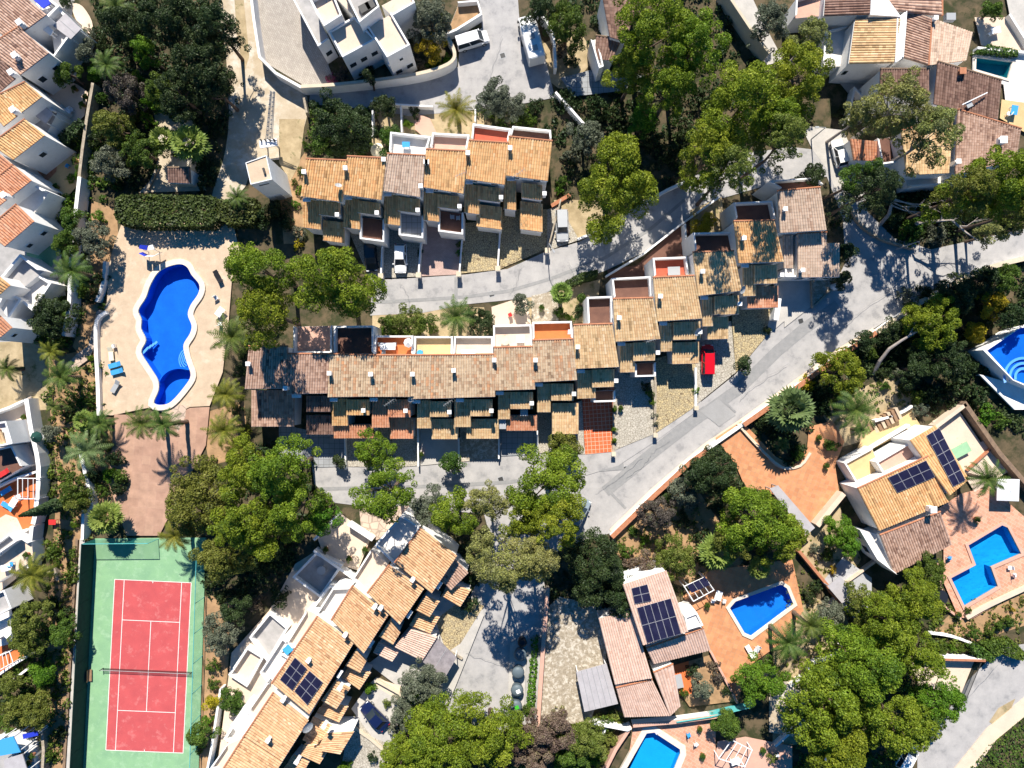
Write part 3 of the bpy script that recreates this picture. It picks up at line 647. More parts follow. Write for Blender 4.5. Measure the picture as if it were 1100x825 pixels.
def pillar(x, y, label, h=1.3, w=.5, group=None):
    p = P(x, y); rt = empty('gate_pillar', p); tag(rt, label, 'gate pillar', group); m = MB(); m.box((0, 0, h / 2), (w, w, h)); m.build('shaft', 'white', rt, (0, 0, 0)); m = MB(); m.box((0, 0, h + .055), (w + .14, w + .14, .1)); m.build('cap', 'cream', rt, (0, 0, 0)); return rt
def bin_(x, y, ang, label, mat='bin_grey', lid=None, r=.75, h=1.35):
    p = P(x, y, h); z0 = gz(x, y); rt = empty('recycling_bin', (p.x, p.y, z0)); tag(rt, label, 'bin'); m = MB(); m.cyl((0, 0, 0), r * .85, h * .8, 18, r); m.build('body', mat, rt, (0, 0, 0)); m = MB(); c = []
    m.loft([[(q * r * math.cos(6.283 * j / 18), q * r * math.sin(6.283 * j / 18), h * .8 + zz) for j in range(18)] for q, zz in ((1.04, 0), (.95, .22), (.6, .38), (.1, .45))]); l = m.build('lid', mat, rt, (0, 0, 0), True)
    if lid: m = MB(); m.box((.15, 0, h * .8 + .40), (.55, .5, .12), .4); m.build('hatch', lid, l, (0, 0, 0))
    return rt
def pool(poly, label, mat, smooth=0, cope=.5, depth=1.6, rise=0.0, cmat='pool_coping', shelf=None):
    """basin cut into the ground: the deck sheets around leave it open"""
    if smooth: poly = catmull(poly, smooth)
    W = [P(x, y) for x, y in poly]; c = sum(W, Vector()) / len(W); z = rise + LEV[0] + .02; rt = empty('swimming_pool', (c.x, c.y, z)); tag(rt, label, 'swimming pool'); n = len(W)
    a = sum(W[i].x * W[(i + 1) % n].y - W[(i + 1) % n].x * W[i].y for i in range(n)); sg = 1 if a > 0 else -1
    def off(d):
        out = []
        for i in range(n):
            d1 = (W[i] - W[i - 1]).normalized(); d2 = (W[(i + 1) % n] - W[i]).normalized(); m = Vector((d1.y + d2.y, -d1.x - d2.x, 0)).normalized() * sg; k = max(.6, m.dot(Vector((d1.y, -d1.x, 0)) * sg)); out.append(W[i] + m * d / k)
        return out
    I, O = W, off(cope); mb = MB(); k = n
    at = lambda L, h: [Vector((p.x, p.y, h)) for p in L]
    mb.loft([at(O, -.02), at(O, z + .06), at(I, z + .06), at(I, z - .25)], cap=False); mb.build('coping', cmat, rt)
    mb = MB(); mb.loft([at(off(.004), z + .01), at(off(.004), z - depth)], cap=False); mb.face(at(off(.004), z - depth)); mb.build('basin', mat, rt)
    mb = MB(); mb.face(at(off(-.003), z - .12)); mb.build('water', 'water', rt); return rt, z
# ---------------------------------------------------------------- the ground and everything laid flat on it
KIDNEY = catmull([(192, 284.5), (202, 287), (207.5, 296), (215.5, 306), (214.5, 316), (206.5, 328), (203.5, 338.5), (207.5, 350), (205.5, 359), (199, 370), (200, 381), (203, 391), (206.5, 403.5), (200, 415), (187, 430), (178, 434.5), (167, 433), (172, 419), (171, 408), (162, 393.5), (153.5, 378.5), (158.5, 366), (153.5, 354), (153.7, 344), (150.5, 333.5), (158.5, 320), (164, 305), (174, 291)], 4)
POOL_I = [(783, 652), (789, 645), (838, 627), (844, 631), (851, 648), (806, 682), (799, 679)]
POOL_J = [(1038, 585), (1074, 563.5), (1080, 566), (1094.5, 594), (1062, 608), (1069.5, 629), (1034, 650), (1019.5, 620), (1046, 606)]
POOL_K = [(694, 786), (702, 785), (729.5, 803), (730, 808), (719, 835), (666, 835)]
POOL_H = [(1046.5, 63), (1085, 68), (1080, 86), (1046, 76)]
HOLES = [KIDNEY, POOL_I, POOL_J, POOL_K, POOL_H]
def ground_sheet():
    from mathutils.geometry import tessellate_polygon as tp
    big = [Vector((x, y, 0)) for x, y in ((-700, -700), (700, -700), (700, 700), (-700, 700))]
    loops = [big] + [[P(*p) for p in h] for h in HOLES]; allp = [p for l in loops for p in l]
    mb = MB()
    for t in tp(loops): mb.face([allp[i] for i in t])
    tag(mb.build('ground', 'ground', origin=(0, 0, 0)), kind='structure')
ground_sheet()
# earth of the gardens
sheet('paved_lane', [(-60, -60), (50, -60), (80, 0), (70, 60), (40, 130), (45, 200), (30, 300), (20, 368), (-60, 368)], 'grey_floor')
sheet('earth_bank', [(-20, 368), (40, 366), (60, 385), (50, 440), (-20, 446)], 'dry_earth')
sheet('earth_bank', [(48, 385), (112, 372), (112, 450), (125, 480), (118, 560), (88, 578), (78, 830), (48, 830), (52, 640), (62, 520)], 'soil')
sheet('earth_bank', [(98, 215), (125, 225), (128, 262), (108, 300), (105, 345), (92, 390), (78, 372), (96, 320)], 'soil')
sheet('earth_bank', [(215, 445), (262, 430), (268, 490), (225, 500)], 'soil')
sheet('earth_bank', [(655, 573), (745, 520), (800, 600), (770, 640), (700, 620), (665, 600)], 'soil')
sheet('earth_bank', [(880, 440), (960, 400), (1000, 440), (940, 470), (905, 480)], 'dry_earth')
sheet('earth_bank', [(866, 640), (905, 650), (915, 680), (880, 705), (850, 740), (830, 760), (818, 725)], 'dry_earth')
sheet('earth_bank', [(1025, 655), (1100, 622), (1100, 672), (1045, 690), (1000, 680)], 'soil')
sheet('earth_bank', [(830, 740), (870, 720), (872, 800), (830, 800)], 'dry_earth')
sheet('earth_bank', [(870, 555), (900, 540), (925, 600), (905, 640), (880, 620), (856, 590)], 'dry_earth')
sheet('earth_bank', [(218, 640), (250, 640), (245, 720), (236, 790), (226, 830), (214, 830)], 'soil')
sheet('earth_bank', [(300, 205), (330, 160), (325, 262), (305, 262)], 'soil')
sheet('earth_bank', [(400, 115), (470, 118), (520, 120), (520, 150), (420, 160)], 'dry_earth')
sheet('earth_bank', [(555, 60), (620, 30), (640, 60), (615, 95), (600, 95)], 'dry_earth')
sheet('earth_bank', [(595, 215), (640, 215), (660, 245), (600, 262)], 'dry_earth')
sheet('earth_bank', [(400, 335), (440, 330), (520, 330), (525, 362), (400, 362)], 'dry_earth')
sheet('earth_bank', [(556, 322), (612, 308), (645, 300), (640, 345), (570, 352)], 'dry_earth')
sheet('earth_bank', [(545, 670), (585, 650), (575, 770), (545, 760)], 'dry_earth')
sheet('dirt_track', [(236, -8), (276, -8), (282, 50), (300, 86), (330, 104), (326, 140), (312, 168), (272, 176), (264, 200), (238, 225), (228, 210), (240, 172), (246, 128), (243, 60)], 'dirt_track', smooth=3)
sheet('earth_patch', [(252, 0), (262, 0), (268, 60), (262, 80), (255, 40)], 'dry_earth')
sheet('earth_patch', [(300, 128), (328, 128), (322, 176), (312, 195), (300, 175)], 'dry_earth')
sheet('dirt_yard', [(165, 120), (182, 122), (208, 122), (212, 170), (222, 205), (150, 207), (165, 190), (172, 160)], 'dirt_track')
sheet('paved_court', [(274, -6), (316, -6), (350, 62), (362, 95), (330, 94), (286, 68), (279, 30)], 'brick_paving')
# roads
sheet('main_road', [(1110, 274), (1050, 289), (1000, 314), (960, 339), (900, 378), (850, 414), (790, 455), (740, 492), (657, 572), (626, 582), (612, 560), (628, 510), (660, 494), (702, 468), (745, 438), (790, 402), (832, 350), (868, 332), (893, 312), (908, 282), (905, 235), (888, 190), (850, 192), (800, 206), (762, 217), (728, 243), (690, 272), (650, 291), (602, 307), (580, 318), (540, 323), (500, 327), (455, 336), (398, 339), (400, 301), (455, 298), (500, 295), (545, 289), (585, 271), (622, 260), (650, 246), (690, 216), (730, 196), (772, 178), (800, 165), (850, 158), (884, 162), (872, 140), (905, 142), (920, 175), (922, 205), (932, 228), (960, 256), (1000, 268), (1045, 258), (1110, 244)], 'asphalt')
sheet('lower_road', [(335, 500), (378, 501), (425, 502), (470, 499), (520, 491), (546, 486), (585, 484), (628, 505), (628, 580), (580, 600), (588, 645), (578, 775), (520, 790), (475, 760), (500, 690), (505, 640), (530, 590), (520, 552), (440, 545), (400, 545), (360, 540), (338, 520)], 'asphalt')
sheet('upper_road', [(514, -6), (556, -6), (560, 50), (585, 60), (596, 105), (560, 112), (512, 118), (440, 125), (400, 118), (332, 112), (334, 96), (420, 90), (470, 82), (492, 72), (494, 48), (518, 30)], 'asphalt')
sheet('hill_lane', [(768, -6), (806, -6), (828, 40), (842, 66), (824, 70), (800, 40)], 'drive_concrete')
sheet('hill_lane', [(860, 135), (905, 140), (925, 180), (930, 215), (905, 225), (890, 185), (872, 160)], 'drive_concrete')
sheet('lower_lane', [(985, 830), (985, 800), (1020, 760), (1040, 730), (1075, 695), (1110, 690), (1110, 745), (1060, 782), (1022, 830)], 'asphalt')
sheet('pavement', [(1022, 830), (1060, 783), (1110, 742), (1110, 762), (1070, 795), (1045, 830)], 'beige_floor', rise=.12)
sheet('verge', [(1045, 830), (1070, 795), (1110, 762), (1110, 830)], 'ground')
strip('road_seam', [(400, 325), (455, 322), (500, 319), (545, 313), (590, 300), (650, 277), (700, 245), (735, 215)], .45, 'road_line')
strip('road_seam', [(650, 528), (700, 487), (745, 452), (793, 418), (835, 377), (865, 352), (900, 328)], 1.6, 'road_line')
strip('road_seam', [(345, 525), (400, 524), (470, 522), (545, 518), (625, 506), (668, 502)], .5, 'road_line')
strip('road_seam', [(672, 546), (650, 523)], .35, 'road_line'); strip('road_seam', [(760, 436), (774, 458)], .35, 'road_line'); strip('road_seam', [(790, 443), (773, 427)], .3, 'road_line')
strip('road_seam', [(490, 298), (490, 326)], .45, 'road_line'); strip('road_seam', [(411, 298), (411, 322)], .4, 'road_line'); strip('road_seam', [(630, 504), (670, 501)], .9, 'road_line')
sheet('road_patch', [(752, 442), (771, 428), (790, 446), (772, 458)], 'asphalt_dark')
sheet('side_path', [(1062, 775), (1072, 760), (1090, 750), (1085, 762), (1070, 780)], 'dry_earth')
sheet('road_apron', [(588, 482), (632, 480), (662, 478), (706, 456), (750, 428), (756, 436), (704, 474), (664, 500), (625, 512), (590, 498)], 'asphalt')
sheet('road_apron', [(386, 545), (440, 543), (436, 568), (404, 580), (388, 566)], 'crazy_paving')
strip('kerb_strip', [(938, 354), (900, 376.5), (850, 413), (796, 452), (756, 479), (700, 527), (656, 570)], .55, 'beige_floor')
# drives of the three rows
for q, m_ in (([(371, 240), (412, 240), (411, 300), (398, 301)], 'pale_cobble'), ([(413, 240), (456, 240), (452, 297), (411, 299)], 'pale_cobble'), ([(456, 240), (498, 240), (494, 295), (452, 297)], 'pink_brick'), ([(498, 240), (540, 236), (535, 290), (494, 294)], 'yellow_cobble'), ([(540, 225), (590, 225), (586, 268), (535, 290)], 'yellow_cobble'),
              ([(588, 225), (602, 222), (622, 258), (587, 270)], 'pale_cobble'),
              ([(300, 455), (331, 462), (338, 500), (300, 490)], 'slab_drive'), ([(331, 455), (371, 455), (372, 501), (337, 502)], 'slab_drive'), ([(372, 455), (420, 455), (422, 502), (373, 501)], 'pale_cobble'), ([(420, 455), (450, 455), (451, 500), (423, 502)], 'pale_cobble'), ([(451, 455), (493, 455), (493, 496), (452, 500)], 'drive_concrete'), ([(494, 455), (536, 455), (536, 492), (494, 496)], 'gravel_yard'), ([(536, 445), (577, 445), (577, 488), (536, 490)], 'slab_drive'), ([(577, 440), (594, 440), (592, 486), (577, 487)], 'pale_cobble'), ([(594, 440), (625, 430), (628, 488), (592, 487)], 'pale_cobble'),
              ([(624, 405), (660, 400), (658.5, 485), (628.5, 488)], 'red_tile_drive'), ([(660, 395), (704, 390), (702.5, 466), (659, 484)], 'pale_cobble'), ([(704, 385), (747, 375), (746, 437), (703, 466)], 'yellow_cobble'), ([(747, 350), (785, 345), (790, 400), (746, 436)], 'pale_cobble'), ([(785, 330), (837, 325), (822, 362), (790, 400)], 'yellow_cobble'), ([(832, 298), (842, 298), (842, 345), (822, 362), (828, 330)], 'drive_concrete')):
    sheet('driveway', q, m_)
sheet('driveway', [(842, 298), (870, 298), (870, 330), (842, 352)], 'drive_concrete'); sheet('yard', [(870, 298), (905, 292), (890, 312), (870, 330)], 'gravel_yard')
sheet('walled_garden', [(741, 226), (775, 212), (778, 252), (741, 258)], 'dry_earth'); sheet('side_yard', [(684, 285), (741, 232), (741, 275), (700, 282), (690, 302), (654, 302), (652, 290)], 'dark_floor')
# tennis court and pool garden
sheet('court_surround', [(103, 578), (222, 577), (214, 830), (90, 830)], 'court_green')
CQ = [P(124.2, 621.8), P(206.3, 625.5), P(197.5, 808), P(114.7, 804.7)]
sheet('court_surface', [(124.2, 621.8), (206.3, 625.5), (197.5, 808), (114.7, 804.7)], 'court_red')
def court_line(name, u0, v0, u1, v1, wd=.09):
    a, b = bil(CQ, u0, v0), bil(CQ, u1, v1); k = S; f = lambda p: (p.x / k + 550, 412.5 - p.y / k); strip(name, [f(a), f(b)], wd, 'line_white')
for a in ((0, 0, 1, 0), (0, 1, 1, 1), (0, 0, 0, 1), (1, 0, 1, 1), (.125, 0, .125, 1), (.875, 0, .875, 1), (.125, .235, .875, .235), (.125, .765, .875, .765), (.5, .235, .5, .765), (.5, 0, .5, .012), (.5, .988, .5, 1)): court_line('court_line', *a)
sheet('court_path', [(87, 578), (92.5, 578), (81, 830), (72, 830)], 'drive_concrete'); sheet('drain', [(82.5, 578), (85, 578), (71, 830), (68, 830)], 'brown_wall')
sheet('pool_deck', [(132, 240), (238, 240), (252, 243), (258, 270), (250, 300), (246, 350), (240, 400), (226, 436), (205, 437), (187, 446), (160, 438), (122, 446), (109, 446), (112, 400), (106, 372), (106, 345), (116, 325), (118, 285), (124, 262)], 'deck', hole=KIDNEY)
sheet('pink_path', [(124, 445), (187, 447), (205, 438), (226, 437), (222, 478), (200, 520), (172, 575), (137, 575), (118, 520)], 'pink_path')
sheet('path_bed', [(183, 447), (189, 436), (201, 435), (200, 448), (192, 464)], 'crazy_paving')
sheet('slab_path', [(96, 372), (105, 335), (112, 330), (110, 350), (98, 385), (80, 398), (72, 392), (84, 380)], 'crazy_paving')
# gardens and patios
sheet('patio', [(34, 130), (42, 98), (62, 82), (85, 92), (96, 100), (92, 125), (72, 145), (60, 152)], 'beige_floor')
sheet('patio', [(50, 182), (62, 165), (78, 158), (90, 178), (84, 200), (66, 222), (52, 218)], 'yellow_floor')
sheet('patio', [(35, 178), (52, 162), (64, 165), (62, 185), (48, 200), (35, 195)], 'terracotta')
sheet('patio', [(30, 262), (60, 250), (68, 275), (50, 300), (30, 285)], 'court_green'); sheet('patio', [(50, 300), (66, 270), (70, 295), (72, 318), (58, 320)], 'beige_floor')
sheet('patio', [(80, 5), (90, 8), (100, 24), (100, 38), (88, 30), (80, 15)], 'beige_floor', smooth=3)
sheet('patio', [(-5, 446), (35, 425), (48, 500), (30, 512), (-5, 500)], 'beige_floor')
sheet('patio', [(-5, 530), (18, 512), (46, 502), (45, 545), (40, 560), (28, 572), (-5, 560)], 'orange_floor')
sheet('patio', [(8, 552), (20, 556), (28, 573), (38, 566), (40, 604), (-5, 640), (-5, 560)], 'beige_floor')
sheet('patio', [(-5, 640), (12, 645), (18, 672), (14, 690), (-5, 700)], 'white_floor'); sheet('patio', [(-5, 695), (16, 690), (30, 704), (14, 718), (-5, 722)], 'orange_floor')
sheet('patio', [(-5, 800), (20, 790), (42, 800), (40, 830), (-5, 830)], 'grey_floor')
sheet('front_path', [(446, 122), (462, 128), (470, 145), (458, 150), (446, 140)], 'pink_floor')
sheet('front_garden', [(400, 150), (415, 148), (416, 168), (400, 168)], 'dry_earth')
sheet('front_yard', [(528, 330), (565, 318), (571, 350), (530, 355)], 'beige_floor'); sheet('front_yard', [(571, 318), (600, 312), (600, 346), (571, 350)], 'gravel_yard')
sheet('driveway', [(768, 470), (796, 452), (832, 490), (850, 500), (866, 480), (868, 458), (893, 452), (906, 474), (896, 500), (900, 527), (872, 562), (858, 556), (836, 532), (800, 524), (790, 500)], 'orange_paving')
sheet('gravel_drive', [(585, 655), (600, 640), (646, 650), (652, 715), (634, 775), (578, 778)], 'gravel_yard')
sheet('pool_terrace', [(733, 640), (762, 612), (850, 600), (862, 655), (838, 690), (803, 715), (792, 752), (764, 706), (756, 676)], 'orange_paving', hole=POOL_I)
sheet('planted_bed', [(722, 714), (764, 702), (790, 752), (740, 758), (728, 740)], 'soil'); sheet('patio', [(722, 714), (739, 709), (743, 744), (730, 746)], 'orange_floor')
sheet('pool_terrace', [(672, 830), (680, 778), (722, 770), (768, 762), (768, 830)], 'salmon_stone', hole=POOL_K)
sheet('patio', [(770, 795), (800, 790), (850, 800), (850, 830), (765, 830)], 'pink_floor')
sheet('pool_terrace', [(1003, 548), (1030, 530), (1062, 522), (1110, 565), (1110, 625), (1042, 664), (1028, 662), (1012, 625), (1012, 590)], 'salmon_stone', hole=POOL_J)
sheet('patio', [(1000, 452), (1028, 440), (1075, 510), (1045, 528), (1010, 470)], 'beige_floor'); sheet('patio', [(1040, 480), (1062, 470), (1085, 505), (1070, 512)], 'beige_floor')
sheet('steps_terrace', [(925, 470), (975, 438), (988, 458), (960, 470), (915, 492)], 'yellow_floor')
sheet('driveway', [(884, 622), (904, 598), (935, 620), (935, 652), (905, 660)], 'grey_slabs')
sheet('patio', [(876, 60), (912, 34), (920, 40), (912, 70), (935, 100), (915, 108)], 'grey_floor')
sheet('patio', [(1045, 20), (1092, 20), (1100, 58), (1052, 50)], 'beige_floor'); sheet('pool_terrace', [(1043, 58), (1102, 60), (1102, 140), (1080, 128), (1076, 92), (1043, 82)], 'white_floor', hole=POOL_H)
sheet('patio', [(1074, 108), (1102, 112), (1102, 145), (1072, 128)], 'yellow_floor'); sheet('driveway', [(1078, -6), (1110, -6), (1110, 50), (1095, 45), (1083, 20)], 'drive_concrete')
sheet('driveway', [(396, 712), (425, 690), (470, 640), (515, 640), (520, 660), (480, 760), (440, 745)], 'drive_concrete')
sheet('driveway', [(376, 775), (396, 752), (410, 745), (428, 800), (418, 830), (366, 830)], 'pale_cobble'); sheet('driveway', [(378, 760), (396, 735), (405, 726), (432, 750), (424, 800), (400, 790)], 'drive_concrete')
sheet('drive_ramp', [(402, 735), (408, 728), (438, 738), (436, 755)], 'beige_floor'); sheet('drive_ramp', [(468, 665), (500, 640), (520, 650), (495, 690), (480, 700)], 'yellow_cobble')
sheet('courtyard_paving', [(236, 812), (250, 700), (290, 655), (318, 605), (345, 588), (384, 618), (372, 640), (330, 700), (280, 760), (262, 800)], 'beige_floor')
sheet('front_yard', [(341, 575), (368, 552), (400, 575), (385, 612), (350, 600)], 'beige_floor')
sheet('driveway', [(825, 735), (865, 725), (870, 765), (850, 790), (825, 785)], 'dirt_track')
sheet('fenced_yard', [(975, 708), (1046, 705), (1030, 745), (985, 735)], 'beige_floor')
sheet('bin_stand', [(548, 690), (566, 680), (563, 765), (545, 770)], 'drive_concrete')
sheet('shaded_drive', [(602, 85), (640, 75), (690, 82), (675, 98), (615, 105)], 'slab_drive')
# ---------------------------------------------------------------- the three terraced rows
def shear(r, k): x0, y0, x1, y1 = r; return [(x0, y0), (x1, y0 + k * (x1 - x0)), (x1, y1 + k * (x1 - x0)), (x0, y1)]
def row_house(label, group, q, mat, left=None, rup=None, rlow=None, balc=None, chim=(), terr=(), k=0, m2=None, ledge=True, ze=7.4, zr=8.5, extra=(), chm='white'):
    cx = sum(p[0] for p in q) / 4; cy = sum(p[1] for p in q) / 4; h = House(label, 'house', (cx, cy), 'terraced_house', group); m2 = m2 or mat
    h.roof(q, zr, ze, mat)
    if left: h.roof(shear(left, k), 5.6, 4.5, m2, name='porch_roof')
    if rup: h.roof(shear(rup, k), 6.0, 5.4, m2, name='porch_roof')
    if rlow: h.roof(shear(rlow[:4], k), 4.0, 3.4, rlow[4] if len(rlow) > 4 else m2, name='carport_roof')
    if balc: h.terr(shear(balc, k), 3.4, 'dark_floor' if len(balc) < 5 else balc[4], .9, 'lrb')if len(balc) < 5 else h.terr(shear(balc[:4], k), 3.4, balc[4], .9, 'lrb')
    for c in chim: h.chim(c[0], c[1], 8.0, 1.0 if len(c) < 3 else c[2], mat=chm)
    for t in terr: h.terr(t[0], 5.2, t[1], t[2] if len(t) > 2 else .8, t[3] if len(t) > 3 else 'tlr')
    if ledge:
        a, b = q[3], q[2]; x, y = a[0] + 6.5, a[1] + 3.2 + (b[1] - a[1]) * .15; h.box('added_ledge', x, y, 6.8, (1.0, .45, .14), 'white')  # added white ledge; stands for a strip of plain wall under the eave
        X, Y = b[0] - 4, b[1] + 15; h.chim(X, Y, 5.7, .7, .4)
        h.win(a, b, .9, .8, 6.75, 2, out=-.10, zr=ze)
    for e in extra: e(h)
    return h.done()
GA = 'terraced houses of the upper row'; GB = 'terraced houses of the long middle row'; GC = 'terraced houses of the stepped row'; GD = 'terraced houses of the diagonal row'
KA = .13
row_house('orange tiled terraced house at the end of the upper row, beside the tall white tower', GA, [(329, 170.5), (373, 172.5), (367.5, 216.8), (323, 210.7)], 'tile_orange', (325, 213, 345, 244), (342.3, 215, 365.5, 230), (346.6, 236, 370, 258), chim=((328.5, 186.5),), k=KA, extra=(lambda h: h.dish(363.5, 200, 8.6),))
row_house('orange tiled upper row house lacking a carport roof, behind the large dome pine', GA, [(373, 167.7), (415, 169.8), (409.8, 214.8), (367.5, 208.6)], 'tile_orange', (369, 212, 387, 244), (384, 215, 408.5, 228), None, (388, 233, 414, 258), chim=((372.5, 182.5), (413, 173, .7)), k=KA)
row_house('pale flat-tiled house in the upper row, above the driveway with the white car', GA, [(416, 165), (456.8, 167), (453.4, 212), (409.8, 204.5)], 'tile_tan', (412.5, 208, 430, 240), (427, 211, 451, 226), None, (429.5, 229, 455.5, 254, 'slab_drive'), chim=((458, 176), (452.5, 201, .5)), terr=(([(420.7, 144.5), (463.6, 149.3), (458, 167.2), (419.5, 165)], 'white_floor', 1.0),), k=KA, m2='tile_orange')
row_house('orange tiled house in the upper row with two chairs on its front balcony', GA, [(457.7, 160.2), (502.7, 162.3), (498, 208), (455, 201)], 'tile_orange', (455, 206, 472, 236), (470, 208, 493, 222), None, (471.4, 226, 498, 250), chim=((459.5, 176),), extra=(lambda h: h.aerial(495, 187, 9.0),), terr=(([(465.2, 145), (504.8, 147.3), (502, 162.3), (463, 160)], 'pink_floor', .9),), k=KA)
row_house('orange tiled house in the upper row with a red tiled rear terrace', GA, [(503.4, 150.7), (546.4, 153.4), (542.3, 198.4), (497.3, 191.6)], 'tile_orange', (498.6, 197, 515, 228), (513.6, 199, 537.5, 214), (511.6, 219, 539.5, 243), chim=((503, 166.5),), terr=(([(508.2, 135), (549, 140.5), (546, 153.5), (506.8, 150.7)], 'red_floor', .8),), k=KA)
row_house('orange tiled end house of the upper row, beside the drive with the silver car', GA, [(546.4, 146.6), (593.4, 151.4), (588.6, 194.3), (542.3, 188.2)], 'tile_orange', (541, 193, 554.5, 224), (560, 196, 582.5, 212), (558.6, 216, 583, 246), chim=((548, 161),), terr=(([(550.5, 137.7), (591.4, 142), (592, 151), (548, 146.6)], 'dark_floor', .8),), k=KA, extra=(lambda h: h.aerial(557, 186, 8.8, .6, 1.8),))
# long middle row
row_house('deeply shaded house at the palm end of the middle row with a broad porch', GB, [(267.3, 371.8), (309.5, 372), (308.5, 417), (263, 417.5)], 'tile_mixed', None, None, (270, 419, 316, 458, 'tile_mixed'), chim=((269, 391),), ledge=False)
row_house('shaded terraced house in the middle row below the blue-walled sunlit terrace', GB, [(309.5, 380), (354, 380), (352, 422.3), (308, 423)], 'tile_mixed', None, (329, 425, 355, 442), (329, 446, 358.5, 466.5), chim=((308.5, 417, .8),), terr=(([(317.7, 351), (358.6, 350), (358.6, 379.5), (317.7, 379.5)], 'pink_floor', 1.0, 'lrb'),), m2='tile_brown', ledge=False, extra=(lambda h: h.box('added_ledge', 318.5, 425.5, 6.8, (1.2, .45, .14), 'white'),))
row_house('weathered tile house in the middle row with a rear terrace floor coloured shadow-dark', GB, [(354, 380), (396.8, 381.4), (395.5, 425.7), (352, 426.4)], 'tile_pale', (356.6, 428, 374, 457), (372, 429, 397, 445.7), (358.6, 456, 401.6, 470.5, 'tile_red'), chim=((355.5, 401),), terr=(([(361, 351), (403, 350.5), (403, 380), (361, 380)], 'dark_floor', 1.2, 'tlr'),), m2='tile_orange')  # tree shadow on the rear terrace is put into its floor colour
row_house('weathered tile house in the middle row with an orange terrace holding a table and parasol', GB, [(396.5, 381.4), (442.5, 381.4), (440.5, 426), (395, 426)], 'tile_pale', (399.5, 428, 418.6, 459), (416.6, 429, 441, 448), (419, 449, 444, 471), chim=((399.5, 402),), extra=(lambda h: h.aerial(418.5, 432, 7.2, .6, 1.6),), terr=(([(404, 361), (445, 361), (444.5, 381.2), (403, 381.2)], 'orange_floor', .9),), m2='tile_red')
row_house('weathered tile house in the middle row with a bare yellow rear terrace', GB, [(442.8, 381.4), (487.5, 381.2), (487.2, 427.4), (440.8, 428.4)], 'tile_pale', (448, 430, 463.6, 459.8), (461.6, 431, 484.8, 447.5), (463.6, 450, 491.6, 471.4), chim=((444, 402),), extra=(lambda h: h.aerial(482, 432, 7.2, .6, 1.6), lambda h: h.dish(441.5, 428, 7.4, -1.0, .5)), terr=(([(446, 361.6), (487, 361.6), (486.5, 381), (445, 381)], 'yellow_floor', .8),), m2='tile_gold')
row_house('weathered middle row house with a long white bench on its pale rear terrace', GB, [(487.8, 381), (530.5, 380.5), (532, 426), (487.5, 427)], 'tile_pale', (488, 429, 506, 458.4), (505, 429, 529, 446.8), (501, 450, 536, 471), chim=((488, 398, 1.2),), terr=(([(488.3, 361.6), (529.5, 361.6), (529.8, 380.3), (487.5, 380.6)], 'beige_floor', .8),), m2='tile_gold', chm='white')
row_house('weathered tile house in the middle row with a bright orange tiled carport roof', GB, [(530.5, 373.2), (572, 372.3), (575, 418), (530.3, 419.3)], 'tile_pale', (535, 421, 548, 450), (548, 421, 572.5, 439), (544, 446, 577, 462.3, 'tile_red'), chim=((531, 387, 1.2),), terr=(([(530, 350), (570.5, 349), (571.5, 372), (530.3, 373)], 'beige_floor', .9),), m2='tile_gold', extra=(lambda h: h.box('water_tank', 540, 455.5, 3.7, (.9, 1.3, .5), 'grey_metal'), lambda h: h.box('skylight', 563, 443, 4.3, (1.0, .9, .6), 'grey_metal')))
row_house('grey lichened tile house in the middle row with a plain orange rear terrace', GB, [(572, 365.5), (615.3, 364), (620, 408), (572.5, 410.5)], 'tile_pale', (577, 412, 591.6, 442.5), (592, 412, 616, 430), (593, 433, 621.6, 466), chim=((575, 387), (612, 357, 1.0)), terr=(([(571.8, 346.5), (613.5, 345.5), (614.8, 364), (572, 365.3)], 'orange_floor', .9),), m2='tile_gold')
# stepped row
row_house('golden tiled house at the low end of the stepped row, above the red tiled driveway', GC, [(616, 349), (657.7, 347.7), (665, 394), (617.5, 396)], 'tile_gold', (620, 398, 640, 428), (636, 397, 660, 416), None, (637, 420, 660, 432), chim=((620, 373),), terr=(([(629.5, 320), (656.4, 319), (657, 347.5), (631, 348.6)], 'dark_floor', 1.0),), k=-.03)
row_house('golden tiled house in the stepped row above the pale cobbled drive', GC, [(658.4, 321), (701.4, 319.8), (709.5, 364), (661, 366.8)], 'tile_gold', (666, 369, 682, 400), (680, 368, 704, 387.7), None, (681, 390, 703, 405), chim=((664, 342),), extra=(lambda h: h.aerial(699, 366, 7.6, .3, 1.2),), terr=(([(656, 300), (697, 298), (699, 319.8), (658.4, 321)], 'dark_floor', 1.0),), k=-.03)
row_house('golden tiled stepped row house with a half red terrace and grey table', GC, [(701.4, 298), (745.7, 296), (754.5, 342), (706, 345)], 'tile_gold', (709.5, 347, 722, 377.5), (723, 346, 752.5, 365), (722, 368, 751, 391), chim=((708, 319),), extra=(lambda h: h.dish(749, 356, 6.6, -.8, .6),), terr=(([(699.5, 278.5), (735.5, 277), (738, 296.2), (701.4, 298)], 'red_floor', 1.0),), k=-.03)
row_house('half shaded golden tiled house in the stepped row, just above the red car', GC, [(744, 271), (788, 269.5), (797, 312), (749.8, 317.7)], 'tile_gold', (754.5, 319, 766, 350.5), (767, 318, 794, 338), (760, 341, 782.5, 364.5), chim=((753, 292.5),), extra=(lambda h: h.dish(797, 311, 7.8, -.6, .55),), terr=(([(742, 252), (783.4, 251), (787, 269.4), (744.5, 270.8)], 'dark_floor', 1.1, 'tlr'),), k=-.03)
